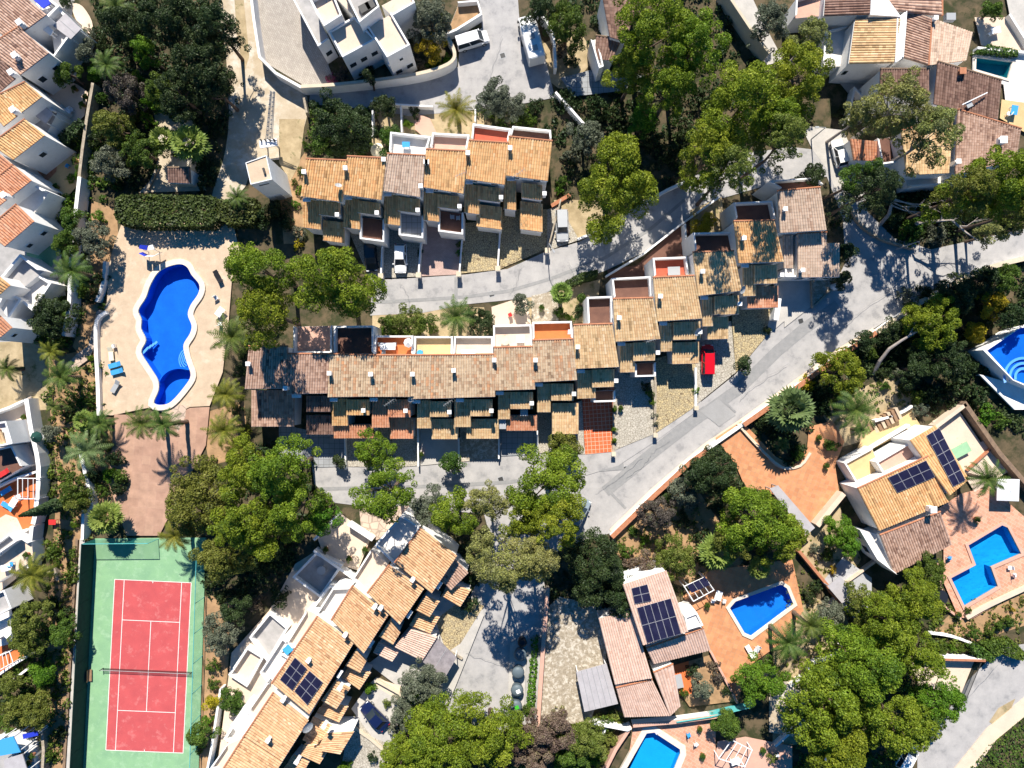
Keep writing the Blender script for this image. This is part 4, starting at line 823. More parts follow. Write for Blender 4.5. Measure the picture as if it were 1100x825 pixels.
row_house('half shaded bright orange tiled house in the stepped row', GC, [(788, 237.5), (832, 236.8), (842, 281), (793.6, 282.5)], 'tile_orange', (798, 285, 812, 318), (810, 285, 835, 305), (803, 308, 836, 331, 'tile_red'), chim=((797, 257),), terr=(([(785, 220), (826, 218), (830, 236.8), (788, 237.5)], 'dark_floor', 1.1, 'tlr'),), k=-.03, m2='tile_gold')
h = House('large tan tiled end house atop the stepped row beside the dark road bend', 'house', (865, 250), 'terraced_house', GC)
h.roof([(835, 205), (881, 201), (888, 247), (838, 250)], 7.6, 6.5, 'tile_tan'); h.roof([(857, 250.5), (888, 249.5), (888.4, 297.5), (857, 298)], 5.2, 4.2, 'tile_tan'); h.roof([(888.4, 261), (902, 261), (902, 297.3), (888.8, 297.5)], 4.97, 4.2, 'tile_tan', name='side_roof')
h.roof([(841, 253), (852, 253), (852, 288), (842, 288)], 4.6, 3.6, 'tile_tan', name='porch_roof'); h.terr([(823, 197), (873, 193), (880.5, 200.5), (836, 204.8)], 5.4, 'dark_floor', 1.1, 'tlr'); h.terr([(842, 289), (856.5, 289), (856.5, 298), (842, 298)], 3.2, 'white_floor', .5, 'lrb')
h.chim(841, 226, 7.0); h.chim(860, 291, 4.6, .8); h.win((857, 298), (900, 297.5), 1.0, 1.1, 2.6, 3, out=-.1, zr=4.2); h.done()
# ---------------------------------------------------------------- diagonal row
def dia(label, q, mats, porches, chim=(), terr=(), sol=(), zr=7.4, ze=6.3, extra=()):
    cx = sum(p[0] for p in q) / 4; cy = sum(p[1] for p in q) / 4; h = House(label, 'house', (cx, cy), 'terraced_house', GD); pl = h.roof(q, zr, ze, mats)
    for i, (pq, pm) in enumerate(porches): z = (5.0, 4.3) if i == 0 else (3.6, 3.0) if i == 1 else (3.2, 2.7); h.roof(pq, z[0], z[1], pm, name='porch_roof')
    for c in chim: h.chim(c[0], c[1], 6.9, 1.0 if len(c) < 3 else c[2], ang=.95)
    for t in terr: h.terr(t[0], 4.6 if len(t) < 5 else t[4], t[1], t[2], t[3])
    for s in sol: h.solar(s[0], pl, s[1], s[2])
    h.win(q[3], q[2], .9, .8, 5.6, 2, out=-.1, zr=ze)
    for e in extra: e(h)
    return h.done()
# quads: ridge far end, ridge near end, eave near end, eave far end (tile courses run from ridge to eave)
dia('diagonal row end house with a shaded blue-white roof patio under the pine', [(424, 604.5), (452, 567), (490.7, 597), (463.4, 637.5)], 'tile_weathered', [([(467, 616), (487, 599), (503, 615), (484, 634)], 'tile_mixed'), ([(474, 640), (484, 628), (505.7, 633.4), (494, 652)], 'tile_weathered')],
    terr=(([(404, 583.6), (432.7, 552), (452, 565), (425, 605)], 'white_floor', .9, 'tlrb', 5.2),), extra=(lambda h: h.box('added_ledge', 472, 629, 5.5, (1.1, .4, .14), 'white', 1.0),))
dia('diagonal row house with a beige gravelled forecourt and a bare tan roof terrace', [(394.5, 637), (418, 607), (455, 632.7), (429, 671)], 'tile_weathered', [([(446, 655), (457, 640), (472, 646), (461, 663)], 'tile_weathered'), ([(439.5, 671.6), (450, 657), (472, 663), (462, 681)], 'tile_weathered')], chim=((444, 621), (410, 651)),
    terr=(([(380, 620), (399, 590), (417, 606), (394, 636.5)], 'beige_floor', .7, 'tl'),), extra=(lambda h: h.box('added_ledge', 440, 660, 5.5, (1.1, .4, .14), 'white', 1.0),))
dia('diagonal row house joined to a new salmon tiled carport roof', [(356, 666), (379, 629), (417, 660.5), (390.5, 702)], 'tile_weathered', [([(406.8, 683.6), (419, 665), (430, 679), (421.8, 692.5)], 'tile_weathered'), ([(423, 695), (441, 676), (469.5, 684), (453, 710)], 'tile_salmon'), ([(400.7, 701), (407, 689), (429.3, 698.6), (421, 711)], 'tile_salmon')], chim=((403.5, 650), (372, 680)),
    terr=(([(341, 658), (359, 630), (378, 629.5), (355, 665)], 'blue_fabric' if 0 else 'white_floor', .8, 'tlr'),), extra=(lambda h: h.box('added_ledge', 399, 692, 5.5, (1.1, .4, .14), 'white', 1.0),))
dia('diagonal row house with two banks of solar panels on its roof', [(292, 734), (341, 662), (380, 690.5), (332, 767.5)], 'tile_weathered', [([(370.7, 715), (382, 698), (394, 709), (386.4, 723)], 'tile_weathered'), ([(367, 727), (374, 717), (398, 722.5), (385.7, 741)], 'tile_weathered')], chim=((333, 707),),
    terr=(([(302, 700), (330, 655), (343, 661), (312, 706)], 'beige_floor', .7, 'tl'), ([(281, 720), (305, 683), (318, 694), (291, 733)], 'white_floor', .7, 'tlr')),
    sol=(([(300.5, 730), (316.8, 706), (329.8, 718.4), (314, 742)], 3, 2), ([(316, 742.5), (332.5, 720.5), (346.8, 733), (330, 757.5)], 3, 2)), extra=(lambda h: h.box('added_ledge', 365, 724, 5.5, (1.1, .4, .14), 'white', 1.0),))
dia('diagonal row house with a satellite dish, above the dark blue car', [(262, 791), (293.6, 744), (331, 774), (303, 818)], 'tile_weathered', [([(345, 752.5), (360.5, 731), (376, 739), (361, 762)], 'tile_weathered'), ([(340, 765.5), (348, 755), (374, 759), (364, 776)], 'tile_weathered'), ([(325, 795), (336, 770), (357.7, 780), (341, 803)], 'tile_weathered')], extra=(lambda h: h.dish(330, 781, 7.0, -.4, .75),), chim=((306, 749), (290, 792), (366, 737, .6), (349, 778, .6)),
    terr=(([(269, 760), (291, 728), (297, 745), (275, 777)], 'beige_floor', .7, 'tl'), ([(250, 776), (263, 757), (278, 770), (262, 791)], 'white_floor', .7, 'lr', 3.5)))
dia('lowest house of the diagonal row, cut by the picture edge, with an orange tiled lean-to', [(232, 838), (261.5, 792), (302.5, 819), (275, 862)], 'tile_weathered', [([(340, 806), (350, 788), (380, 786), (365, 810.5)], 'tile_weathered'), ([(322, 811), (327, 799), (354, 803), (343, 821)], 'tile_weathered'), ([(304, 826), (316, 811), (332, 818), (324, 834)], 'tile_weathered')], chim=((320, 816, .6),),
    terr=(([(228, 822), (244, 800), (262, 792), (240, 830)], 'beige_floor', .6, 'tl', 3.6),))
def open_frame(x, y, label, q, z, mat='white_metal', n=4):
    rt = empty('pergola', P(x, y)); tag(rt, label, 'pergola'); W = [P(*p, z) for p in q]
    for i in range(4): m = MB(); m.box(((W[i].x), W[i].y, z / 2), (.12, .12, z - .002)); m.build('post', mat, rt)
    for i in range(4): m = MB(); m.tube([W[i], W[(i + 1) % 4]], .07, 4); m.build('beam', mat, rt)
    for i in range(1, n): m = MB(); m.tube([lerp(W[0], W[1], i / n) + Vector((0, 0, .1)), lerp(W[3], W[2], i / n) + Vector((0, 0, .1))], .05, 4); m.build('rafter', mat, rt)
    return rt
def flat_shed(x, y, label, q, z, mat, name='carport', cat='carport', t=.14, post='white_metal', seams=0, tilt=0):
    rt = empty(name, P(x, y)); tag(rt, label, cat); W = [P(*p, z + (tilt if i < 2 else 0)) for i, p in enumerate(q)]; m = MB(); m.prism([p - Vector((0, 0, t)) for p in W], W); m.build('roof_sheet', mat, rt)
    for p in inset(W, .15): m = MB(); m.box((p.x, p.y, (p.z - t) / 2), (.12, .12, p.z - t - .002)); m.build('post', post, rt)
    for i in range(1, seams): m = MB(); m.tube([lerp(W[0], W[1], i / seams) + Vector((0, 0, .02)), lerp(W[3], W[2], i / seams) + Vector((0, 0, .02))], .035, 4); m.build('roof_rib', 'grey_metal', rt)
    return rt
flat_shed(470, 707, 'flat grey fibre sheet carport at the foot of the salmon tiled roof', [(470, 686), (490.5, 706.5), (477.7, 728.6), (454, 711)], 2.7, 'fibre_roof', seams=2)
for lab, q, z, m_ in (('walled white courtyard with sun-striped floor beside the diagonal row', [(270, 682), (292, 655), (312, 672), (290, 709)], .8, 'grey_floor'), ('pale courtyard with a side wall railing above the silvery olive shrub', [(248, 722), (268, 692), (286, 703), (268, 735)], .6, 'beige_floor'),
                    ('shaded blue-white courtyard with a round table below the pine', [(316, 618), (341, 592), (370, 605), (346, 640)], .8, 'grey_floor'), ('white front courtyard with blue chairs at the low end of the diagonal row', [(243, 790), (256, 770), (272, 780), (258, 800)], .6, 'white_floor'), ('shaded roof court with a pale blue table, between two white gables', [(333, 656), (356, 626), (372, 634), (352, 664)], 2.0, 'white_floor')):
    h = House(lab, 'courtyard', (sum(p[0] for p in q) / 4, sum(p[1] for p in q) / 4), 'walled_courtyard'); h.terr(q, z, m_, .9, 'tlrb', .3); h.done()
# ---------------------------------------------------------------- houses on the side of the photo nearest the forest
GE = 'white houses along the pale garden wall'
def edge_house(label, q, mat, zr=7.4, ze=6.6, chim=(), wins=(), blocks=(), sheds=(), zs=None, sol=()):
    cx = sum(p[0] for p in q) / 4; cy = sum(p[1] for p in q) / 4; h = House(label, 'house', (cx, cy), 'white_house', GE); h.roof(q, zr, ze, mat, zs=zs, ins=.05)
    for c in chim: h.chim(c[0], c[1], 7.0, .9, .6, ang=.6)
    for b in blocks: h.terr(b[0], b[1], b[2], b[3], b[4], .3)
    for w_ in wins: h.win(*w_)
    return h.done()
edge_house('white house in the photo corner with a weathered tile roof and metal roofed terrace', [(-23, 18), (14, -14), (50.3, 16), (11, 44.5)], 'tile_mixed', chim=((25, 27),), blocks=(([(33, -4), (45, -8), (68, 10), (54, 24)], 4.2, 'white_floor', .8, 'trb'),))
edge_house('white house with a weathered tile roof and a broad blank shaded side wall', [(-16, 52), (20, 29), (53, 57), (22, 80.5)], 'tile_mixed', blocks=(([(54, 25), (67, 11), (85, 32), (60, 66)], 3.8, 'white_floor', .7, 'trb'),), chim=((20, 62),), wins=(((22, 80.5), (53, 57), .8, 1.0, 3.8, 2, 'window', 'glass', .0, 'white_metal', 6.6),))
edge_house('white house with a dark worn roof lying against the photo edge', [(-24, 82), (0, 64), (20, 82), (-4, 102)], 'tile_brown', chim=((16, 80),))
edge_house('white house with a bright orange roof and a two-tone awning terrace', [(-18, 110), (27, 88), (45.3, 104), (4, 136)], 'tile_orange', chim=((18, 120),), blocks=(([(26, 126), (46, 105), (62, 121), (50, 144)], 3.4, 'grey_floor', .7, 'tr'),))
edge_house('white house with a bright orange roof and one small square window', [(-10, 155), (26.7, 128), (48.3, 145.5), (14, 172)], 'tile_orange', wins=(((14, 172), (48.3, 145.5), .8, .8, 4.0, 1, 'window', 'glass', .0, 'white_metal', 6.6),))
edge_house('white house with a red gridded roof above the round walled terrace', [(-22, 206), (14, 177), (34, 194), (-2, 222)], 'tile_red', chim=((8, 211),), blocks=(([(12, 214), (34, 196), (53, 206), (32, 236)], 4.4, 'white_floor', .7, 'tr'),))
edge_house('small red roofed house wing at the very edge of the photo', [(-26, 190), (-2, 164), (12.5, 176), (-8, 198)], 'tile_red')
edge_house('white house with a dark red ribbed roof and a tall blue-shaded side wall', [(-16, 248), (17.6, 219.5), (36.7, 238), (5, 265)], 'tile_red', wins=(((5, 265), (36.7, 238), .7, .7, 3.4, 2, 'window', 'glass', .0, 'white_metal', 6.6),), blocks=(([(4, 300), (26, 274), (48, 291), (20, 313)], 3.6, 'teal' if 0 else 'grey_floor', .8, 'tlr'), ([(20, 318), (40, 292), (60, 305), (40, 335)], 2.6, 'white_floor', .9, 'lrb')))
edge_house('white house with a sliver of orange roof at the photo edge', [(-20, 316), (-2, 296), (11, 306.5), (-4, 320)], 'tile_orange', blocks=(([(0, 330), (10, 312), (28, 322), (12, 346)], 3.2, 'white_floor', .8, 'trb'),))
edge_house('white house with a red striped roof corner and a lilac shaded wall', [(-22, 356), (0, 339), (13, 352), (-4, 366)], 'tile_red', wins=(((-4, 366), (13, 352), .6, .6, 4.8, 1, 'window', 'glass', .0, 'white_metal', 6.6),))
flat_shed(74, 28, 'grey two-sheet metal roof over the corner terrace', [(57, 28), (70, 14), (87, 31), (76, 42)], 4.6, 'metal_roof', seams=2, name='terrace_roof', cat='roof')
flat_shed(50, 9, 'blue canvas awning beside the corner house', [(36, 0), (50, -4), (54, 4), (46, 9)], 5.2, 'deep_blue', name='awning', cat='awning')
flat_shed(50, 30, 'small white sheet awning in the shaded corner terrace', [(43, 30), (49, 25), (57, 33), (54, 38)], 5.0, 'white_fabric', name='awning', cat='awning')
flat_shed(46, 118, 'pale green and blue sheet awning over the terrace of the orange roofed house', [(36, 123), (45, 110), (57, 122), (49, 133)], 4.6, 'metal_roof', name='awning', cat='awning', seams=2)
# patios at the photo edge, lower down
h = House('white flat-roofed house corner with a tile strip at the photo edge, above the green bin', 'house', (2, 462), 'white_house'); h.terr([(-10, 455), (10, 452), (17, 476), (-10, 482)], 4.5, 'white_floor', .6, 'trb'); h.roof([(-12, 460), (1, 462), (6, 478), (-12, 484)], 5.0, 4.7, 'tile_gold', body=False); h.done()
h = House('white walled terrace cluttered with red and dark things at the photo edge', 'terrace', (5, 495), 'walled_terrace'); h.terr([(-10, 484), (17, 478), (28, 500), (-10, 522)], 2.6, 'dark_floor', .8, 'tr'); h.done()
h = House('white stepped roof block below the orange patio', 'house', (8, 590), 'white_house'); h.terr([(-10, 590), (14, 572), (22, 580), (-10, 602)], 3.2, 'grey_floor', .7, 'trb'); h.terr([(-10, 604), (26, 576), (34, 582), (36, 602), (-10, 630)], 2.4, 'beige_floor', .6, 'tr'); h.done()
h = House('white house corner with a shaded flat roof beside the yellow-green bush', 'house', (4, 655), 'white_house'); h.terr([(-10, 640), (8, 632), (16, 652), (-10, 665)], 3.6, 'grey_floor', .6, 'trb'); h.terr([(-10, 672), (15, 660), (16, 676), (-10, 692)], 2.2, 'white_floor', .6, 'rb'); h.done()
h = House('cluttered blue-white terrace with a deep blue awning at the bottom photo corner', 'terrace', (10, 808), 'walled_terrace'); h.terr([(-10, 796), (14, 790), (34, 806), (40, 832), (-10, 832)], 1.8, 'grey_floor', .6, 'tr'); h.done()
# ---------------------------------------------------------------- the white villa at the top, the tower and the hut
h = House('white flat-roofed villa of stepped cubes with tan roof terraces', 'villa', (385, 30), 'flat_roofed_villa')
h.terr([(353.6, 34.8), (381, 19), (404, 43.6), (368.6, 62.7)], 6.4, 'beige_floor', .35, 'tlrb'); h.terr([(395, 30), (420.5, 15), (441, 50), (416.4, 63.4)], 6.6, 'beige_floor', .5, 'lrb')
h.terr([(370, -8), (396, -20), (409, 11), (387.7, 28)], 8.2, 'grey_floor', .9, 'lrb'); h.terr([(334.5, 2.7), (357, -10), (369, 20), (350, 32)], 7.4, 'beige_floor', .9, 'tlrb'); h.terr([(357.5, -6), (370, -12), (374, 4), (381, 18.5), (369.5, 20)][:4], 6.9, 'beige_floor', .2, 'r')
h.terr([(312, -6), (329, -8), (355, 45), (343.4, 53)], 4.2, 'grey_floor', .8, 'lb'); h.terr([(410, 6), (440, -10), (446, 4), (422, 18)], 6.9, 'beige_floor', .3, 'rb'); h.terr([(421, 15), (434, 8), (437, 17), (426, 22)], 4.6, 'red_floor', .8, 'rb')
h.win((368.6, 62.7), (404, 43.6), .9, .9, 3.8, 3, zr=6.4); h.win((416.4, 63.4), (441, 50), .5, .5, 4.9, 1, zr=6.6); h.win((416.4, 63.4), (441, 50), .9, .9, 2.2, 2, zr=6.6); h.win((343.4, 53), (355, 45), .9, .9, 2.2, 1, zr=4.2); h.box('air_conditioner', 420, 68, 4.6, (.8, .35, .55), 'white_metal', .5)
h.box('roof_skylight', 392, 9, 8.5, (1.4, 1.0, .5), 'dark_metal', .5); h.box('roof_skylight', 398, 6, 8.5, (1.1, 1.0, .5), 'dark_metal', .5); h.done()
h = House('white walled garden bed with a bare brown floor beside the white van', 'wall', (495, 20), 'walled_bed'); h.terr([(480, 36), (492, 6), (514, 4), (518, 18)], .5, 'soil', 1.0, 'rb'); h.done()
h = House('tall white transformer tower with a flat pale roof', 'tower', (293, 205), 'transformer_tower'); h.terr([(264, 175), (286.5, 167), (292.5, 193), (269.5, 198.5)], 8.0, 'deck', .12, 'tlrb', .1); h.win((269.5, 198.5), (292.5, 193), 1.3, .3, 7.1, 1, mat='dark_metal', zr=8.0); h.win((269.5, 198.5), (292.5, 193), 1.0, 2.0, 1.05, 1, name='door', mat='grey_metal', zr=8.0); h.box('roof_vent', 284, 184, 8.1, (.25, .8, .4), 'dark_metal', .3); h.done()
h = House('small stone hut with a brown tiled lean-to roof', 'hut', (192, 187), 'garden_hut'); h.roof([(180, 180), (204, 180), (205, 197), (180.5, 196)], 3.0, 2.4, 'tile_brown'); h.done()
# lattice mast with its platform
rt = empty('lattice_pylon', P(290, 156)); tag(rt, 'leaning steel lattice mast on a white platform on the dirt track', 'pylon'); a = P(293, 98, 7.4); b = P(289, 150, 2.2)
for i in range(2):
    for j in range(2): m = MB(); o = Vector(((i - .5) * .7, 0, (j - .5) * .5)); m.tube([a + o * .6, b + o], .05, 4); m.build('mast_leg', 'grey_metal', rt)
m = MB()
for i in range(22):
    u, v = lerp(a, b, i / 22), lerp(a, b, (i + 1) / 22); s_ = .35 * (1 if i % 2 else -1); m.tube([u + Vector((s_, 0, .2)), v + Vector((-s_, 0, .2))], .035, 4); m.tube([v + Vector((-.35, 0, .2)), v + Vector((.35, 0, .2))], .03, 4)
m.build('lattice', 'grey_metal', rt); m = MB(); c = P(288.5, 154, 2.0); m.box(c, (2.4, 1.0, .25), .15); m.build('platform', 'white_metal', rt)
for dx in (-.8, .8): m = MB(); m.box(c + Vector((dx, 0, -1.05)), (.18, .18, 1.85)); m.build('post', 'grey_metal', rt)
m = MB()
for dx in (-.9, -.3, .3, .9): m.cyl(c + Vector((dx, .3, .13)), .12, .5, 8)
m.build('insulator', 'dark_metal', rt)
# ---------------------------------------------------------------- houses in the far corner above the dark road
h = House('tile roofed house cluster with a white terrace beside the hill lane', 'house', (920, 40), 'tiled_house'); h.roof([(935, -9), (935.5, 15), (885, 17), (887, -8)], 6.6, 6.2, 'tile_brown', zs=(6.8, 6.8, 6, 6)); h.roof([(967.5, 20), (960, 67.5), (912, 68.3), (918.7, 20)], 7, 6, 'tile_gold', zs=(6.8, 6.8, 6, 6))
h.terr([(884, 36), (914, 28), (911, 71), (882, 72)], 3.0, 'white_floor', .6, 'tl'); h.terr([(853, 2), (886, -8), (884, 17), (852, 20)], 4.0, 'pink_floor', .7, 'tl'); h.terr([(936, -6), (949, -8), (968, 18), (935, 16)], 7.0, 'white', .1, ''); h.win((912, 68.3), (960, 67.5), .9, 1.1, 3.2, 3, out=-.1, zr=6.0); h.box('air_conditioner', 925, 84, 1.4, (.9, .4, .7), 'white_metal'); h.box('air_conditioner', 934, 85, 1.4, (.9, .4, .7), 'white_metal'); h.done()
h = House('pitched brown and tan tiled house between the white strip and the small green pool', 'house', (1000, 40), 'tiled_house'); h.roof([(1012, -10), (1012, 17), (950, 10), (950, -8)], 7.2, 6.6, 'tile_mixed'); h.roof([(1001, 20), (997.5, 70), (971, 62), (975.5, 10)], 7.2, 6.2, 'tile_mixed'); h.roof([(1001.5, 20), (1045, 35), (1038, 65), (998, 70.3)], 7.2, 6.2, 'tile_tan', zs=(7.2, 6.2, 6.2, 7.2), fascia=False)
h.terr([(963, 20), (974, 11), (970, 62), (961, 68)], 6.8, 'white', .15, 'lr'); h.chim(1002, 22, 7.2, .7); h.box('air_conditioner', 1020, 19, 6.6, (1.2, .9, .7), 'grey_metal'); h.done()
h = House('dark brown tiled house with an aerial and a brick chimney', 'house', (1040, 100), 'tiled_house'); h.roof([(1007.5, 66), (1076, 86), (1072, 128), (1003, 112)], 7.4, 6.4, 'tile_brown'); h.chim(1030, 79, 7.0, .9, .7, 'terracotta'); h.box('tv_aerial', 1047, 106, 7.4, (3.6, .12, .12), 'white_metal', .45); h.box('tv_aerial', 1041, 112, 7.2, (.8, .8, .12), 'grey_metal', .45); h.done()
h = House('red-brown tiled house above the corner pine, with a white chimney', 'house', (1060, 155), 'tiled_house'); h.roof([(1029, 117.5), (1097, 138), (1092, 172), (1026, 187.5)], 6.8, 5.8, 'tile_mixed'); h.chim(1074, 152, 6.6, .7, .8); h.chim(1026, 175, 6.4, .7, .5); h.done()
h = House('tiled house half hidden under the sparse grey pine', 'house', (985, 140), 'tiled_house'); h.roof([(946, 74), (998, 74), (998, 105), (945, 102)], 6.8, 6.2, 'tile_brown'); h.roof([(968, 140), (1024, 124), (1020, 186), (974, 188)], 6.2, 5.4, 'tile_gold'); h.terr([(940, 150), (966, 146), (966, 175), (945, 178)], 3.2, 'dark_floor', .6, 'lrb'); h.roof([(913, 149), (945, 152), (944, 173), (917, 172)], 3.6, 2.8, 'tile_red', name='porch_roof'); h.terr([(972, 190), (1018, 188), (1030, 198), (975, 202)], 2.6, 'white_floor', .7, 'rb'); h.done()
h = House('dark red roofed house in the shade of the tall pines beside the motorhome', 'house', (672, 30), 'tiled_house'); h.roof([(646, -10), (690, -10), (672, 45), (655, 40)], 6.5, 5.6, 'tile_brown'); h.roof([(640, 38), (668, 42), (658, 65), (640, 64)], 4.8, 4.2, 'tile_brown'); h.terr([(634, 44), (641, 42), (648, 73), (643, 75)], 4.0, 'white_floor', .5, 'lrb'); h.done()
# ---------------------------------------------------------------- the two villas with pools
h = House('salmon roofed villa with a long bank of solar panels above the gravel drive', 'villa', (700, 690), 'tiled_villa')
pl = h.roof([(669, 628), (716, 613), (739.5, 678), (690.5, 693)], 0, 0, 'tile_salmon', zs=(6.2, 6.2, 6.2, 6.2), fascia=False); h.roof([(643, 664.4), (679, 657), (700.5, 728), (660.4, 735)], 0, 0, 'tile_salmon', zs=(4.0, 4.6, 4.6, 4.0)); h.roof([(661.7, 738.5), (700.5, 729.7), (719.4, 768.6), (670.5, 770)], 4.0, 3.3, 'tile_salmon')
h.roof([(702, 722), (723, 713), (731, 758), (719.6, 769)], 4.1, 3.4, 'tile_salmon'); h.roof([(694, 696), (755.8, 674.5), (763.3, 698), (702, 713)], 4.6, 3.8, 'tile_salmon')
h.solar([(678, 632), (695.5, 627.5), (700, 645.6), (681.7, 649)], pl, 2, 2); h.solar([(684, 653), (720.6, 642.6), (732, 681), (695, 691)], pl, 5, 2); h.terr([(735, 662), (748, 657), (755, 671), (738, 676)], 5.0, 'white_floor', .3, 'tlrb'); h.win((661.7, 738.5), (670.5, 770), 1.0, 1.1, 1.8, 2, out=-.09, zr=3.6); h.done()
flat_shed(640, 740, 'pale grey ribbed metal carport on the gravel drive', [(619, 722), (651.6, 713), (664, 756), (627.8, 764.8)], 2.8, 'metal_roof', seams=6)
open_frame(755, 630, 'white pergola with blue solar shade panels above the orange pool terrace', [(735, 630), (757, 620), (767, 634), (745, 646)], 2.8)
flat_shed(751, 630, 'blue glazed shade panels lying on the white pergola', [(738, 629), (757, 620), (763, 628), (743, 637)], 3.05, 'solar', name='shade_panel', cat='shade panel', seams=3, t=.05)
h = House('orange roofed villa with two banks of solar panels beside the bent pool', 'villa', (975, 540), 'tiled_villa')
p1 = h.roof([(921, 524.5), (996, 490), (1019, 539), (944, 570)], 5.4, 4.6, 'tile_orange'); p2 = h.roof([(977.5, 473), (1005, 457), (1041, 514.5), (1020, 532)], 0, 0, 'tile_orange', zs=(5.4, 4.8, 4.8, 5.4), fascia=False); h.roof([(945, 574.5), (1010, 549.5), (1022.5, 584.5), (961, 616)], 4.4, 3.4, 'tile_mixed')
h.terr([(939, 496), (975, 475), (988, 489.5), (948, 510)], 3.4, 'pink_floor', .5, 'tlrb'); h.terr([(905, 497), (936, 480), (950, 512), (921, 523)], 2.2, 'yellow_floor', .5, 'tlb'); h.terr([(921, 568), (945, 574.5), (961, 616), (940, 600)], 3.2, 'white_floor', .6, 'lb')
h.solar([(954, 513), (995, 494.5), (1004.5, 512.5), (964, 529.5)], p1, 4, 2); h.solar([(995, 468), (1009, 459.5), (1037.5, 516), (1024, 523)], p2, 2, 5); h.chim(998, 546, 5.0, 1.3, .7); h.win((921, 568), (940, 600), 1.0, 1.2, 2.0, 2, zr=3.2)
h.done()
flat_shed(850, 550, 'blue-grey flat shed roof across the orange driveway', [(827, 525), (836, 521.5), (875.5, 567), (866, 575)], 2.6, 'metal_roof', name='shed', cat='shed', post='grey_metal')
flat_shed(908, 638, 'grey flat roofed shed beside the slabbed drive, under the crooked pine', [(889, 630), (902, 619), (930, 648), (918, 664)], 2.6, 'metal_roof', name='shed', cat='shed', post='grey_metal')
# garden steps and the raised pool
rt = empty('garden_steps', P(950, 455)); tag(rt, 'flight of tan garden steps beside the yellow terrace of the orange roofed villa', 'steps')
for i in range(8): m = MB(); c = P(936 + i * 4.2, 461 - i * 2.4, .2 + .16 * i); m.box((c.x, c.y, c.z / 2), (.42, 1.7, c.z), .45); m.build('step', 'deck' if i % 2 else 'wood', rt)
pz = 3.2; rt = empty('raised_pool', P(1085, 385)); tag(rt, 'raised white-walled swimming pool with blue water at the photo edge', 'swimming pool'); W = [P(x, y, pz) for x, y in ((1056, 376), (1096, 351.5), (1125, 345), (1125, 425), (1088, 408.5))]; I = inset(W, .35)
m = MB(); n = 5
m.loft([[Vector((p.x, p.y, 0)) for p in W], W, I, [p - Vector((0, 0, .9)) for p in I]], cap=False); m.build('pool_wall', 'white', rt)
m = MB(); m.face([p - Vector((0, 0, .89)) for p in I]); m.build('basin_floor', 'pool_tile_blue', rt); m = MB(); m.face([p - Vector((0, 0, .12)) for p in inset(W, .352)]); m.build('water', 'water', rt)
for i in range(3):
    m = MB(); c = P(1100, 405, pz - .5)
    for j in range(14):
        a0, a1 = 1.2 + j * .16, 1.2 + (j + 1) * .16; r0 = 1.0 + i * .7; m.face([c + Vector((r * math.cos(a), r * math.sin(a), -.05 * i)) for r, a in ((r0, a0), (r0 + .35, a0), (r0 + .35, a1), (r0, a1))])
    m.build('pool_step', 'step_white', rt)
flat_shed(1085, 445, 'white and blue poolside terrace roof below the raised pool', [(1052, 402), (1090, 440), (1110, 440), (1110, 418)][::-1], 1.2, 'white', name='terrace_slab', cat='terrace', t=.3)
# ---------------------------------------------------------------- pools in the ground
rt, z = pool(KIDNEY, 'large kidney shaped blue community pool with a pale coping', 'pool_tile_blue', cope=.75, depth=1.7)
m = MB(); arc = [P(x, y) for x, y in catmull([(171.5, 409), (176, 402), (183, 397), (192, 395), (203.5, 396.5)], 5, False)]
m.loft([[p + Vector((0, 0, z - 1.69)) + o for o in (Vector((0, .15, 0)), Vector((0, -.15, 0)), Vector((0, -.15, 1.35)), Vector((0, .15, 1.35)))] for p in arc]); m.build('divider', 'pool_tile_blue', rt)
for j in range(4):
    m = MB(); m.box(P(155 + j * 1.9, 377 - j * 2.2) + Vector((.25, .1, z - .35 - .3 * j)), (.3, 1.1, .12), -.75); m.build('pool_step', 'step_white', rt)
    m = MB(); c = P(203, 386)
    for k in range(8): a0, a1 = 1.9 + k * .3, 1.9 + (k + 1) * .3; r0 = .5 + .4 * j; m.face([c + Vector((r * math.cos(a), r * math.sin(a), z - .3 - .28 * j)) for r, a in ((r0, a0), (r0 + .12, a0), (r0 + .12, a1), (r0, a1))])
    m.build('pool_step', 'step_white', rt)
pool(POOL_I, 'rounded deep blue pool in the orange paved terrace', 'pool_tile_mid', cope=.45, depth=1.5); pool(POOL_J, 'bent turquoise pool in the salmon stone terrace', 'pool_tile_cyan', cope=.4, depth=1.4, cmat='pink_floor'); pool(POOL_K, 'bright turquoise pool with white coping at the bottom of the photo', 'pool_tile_cyan', cope=.8, depth=1.3); pool(POOL_H, 'small green plunge pool beside the dark brown roof', 'pool_tile_green', cope=.3, depth=1.3)
# ---------------------------------------------------------------- walls and fences
wall([(275, -5), (279, 30), (285, 69), (302, 86), (329, 101)], 2.2, .35, 'white', 'curving white boundary wall between the dirt track and the paved court')
wall([(329, 101), (365, 99), (410, 94), (450, 88), (478, 80), (489, 72), (489, 62), (483, 50)], 2.4, .35, 'white', 'curved white retaining wall below the flat-roofed villa', smooth=3, cap='cream', capw=.05)
wall([(478, 44), (491, 39), (518, 22)], 1.8, .3, 'white', 'short white wall behind the parked white van')
wall([(575, 20), (592, 40), (596, 80)], 2.0, .35, 'white', 'curved white wall beside the motorhome', smooth=3)
wall([(596, 104), (614, 124), (628, 140)], 1.6, .3, 'white', 'dim bluish wall sloping into the pine shade')
wall([(330, 110), (333, 126)], 1.6, .3, 'stone_wall', 'short rough stone wall stub beside the dark green tree')
wall([(400, 112), (430, 116), (466, 118)], 1.2, .22, 'white', 'white slatted garden wall above the upper row gardens')
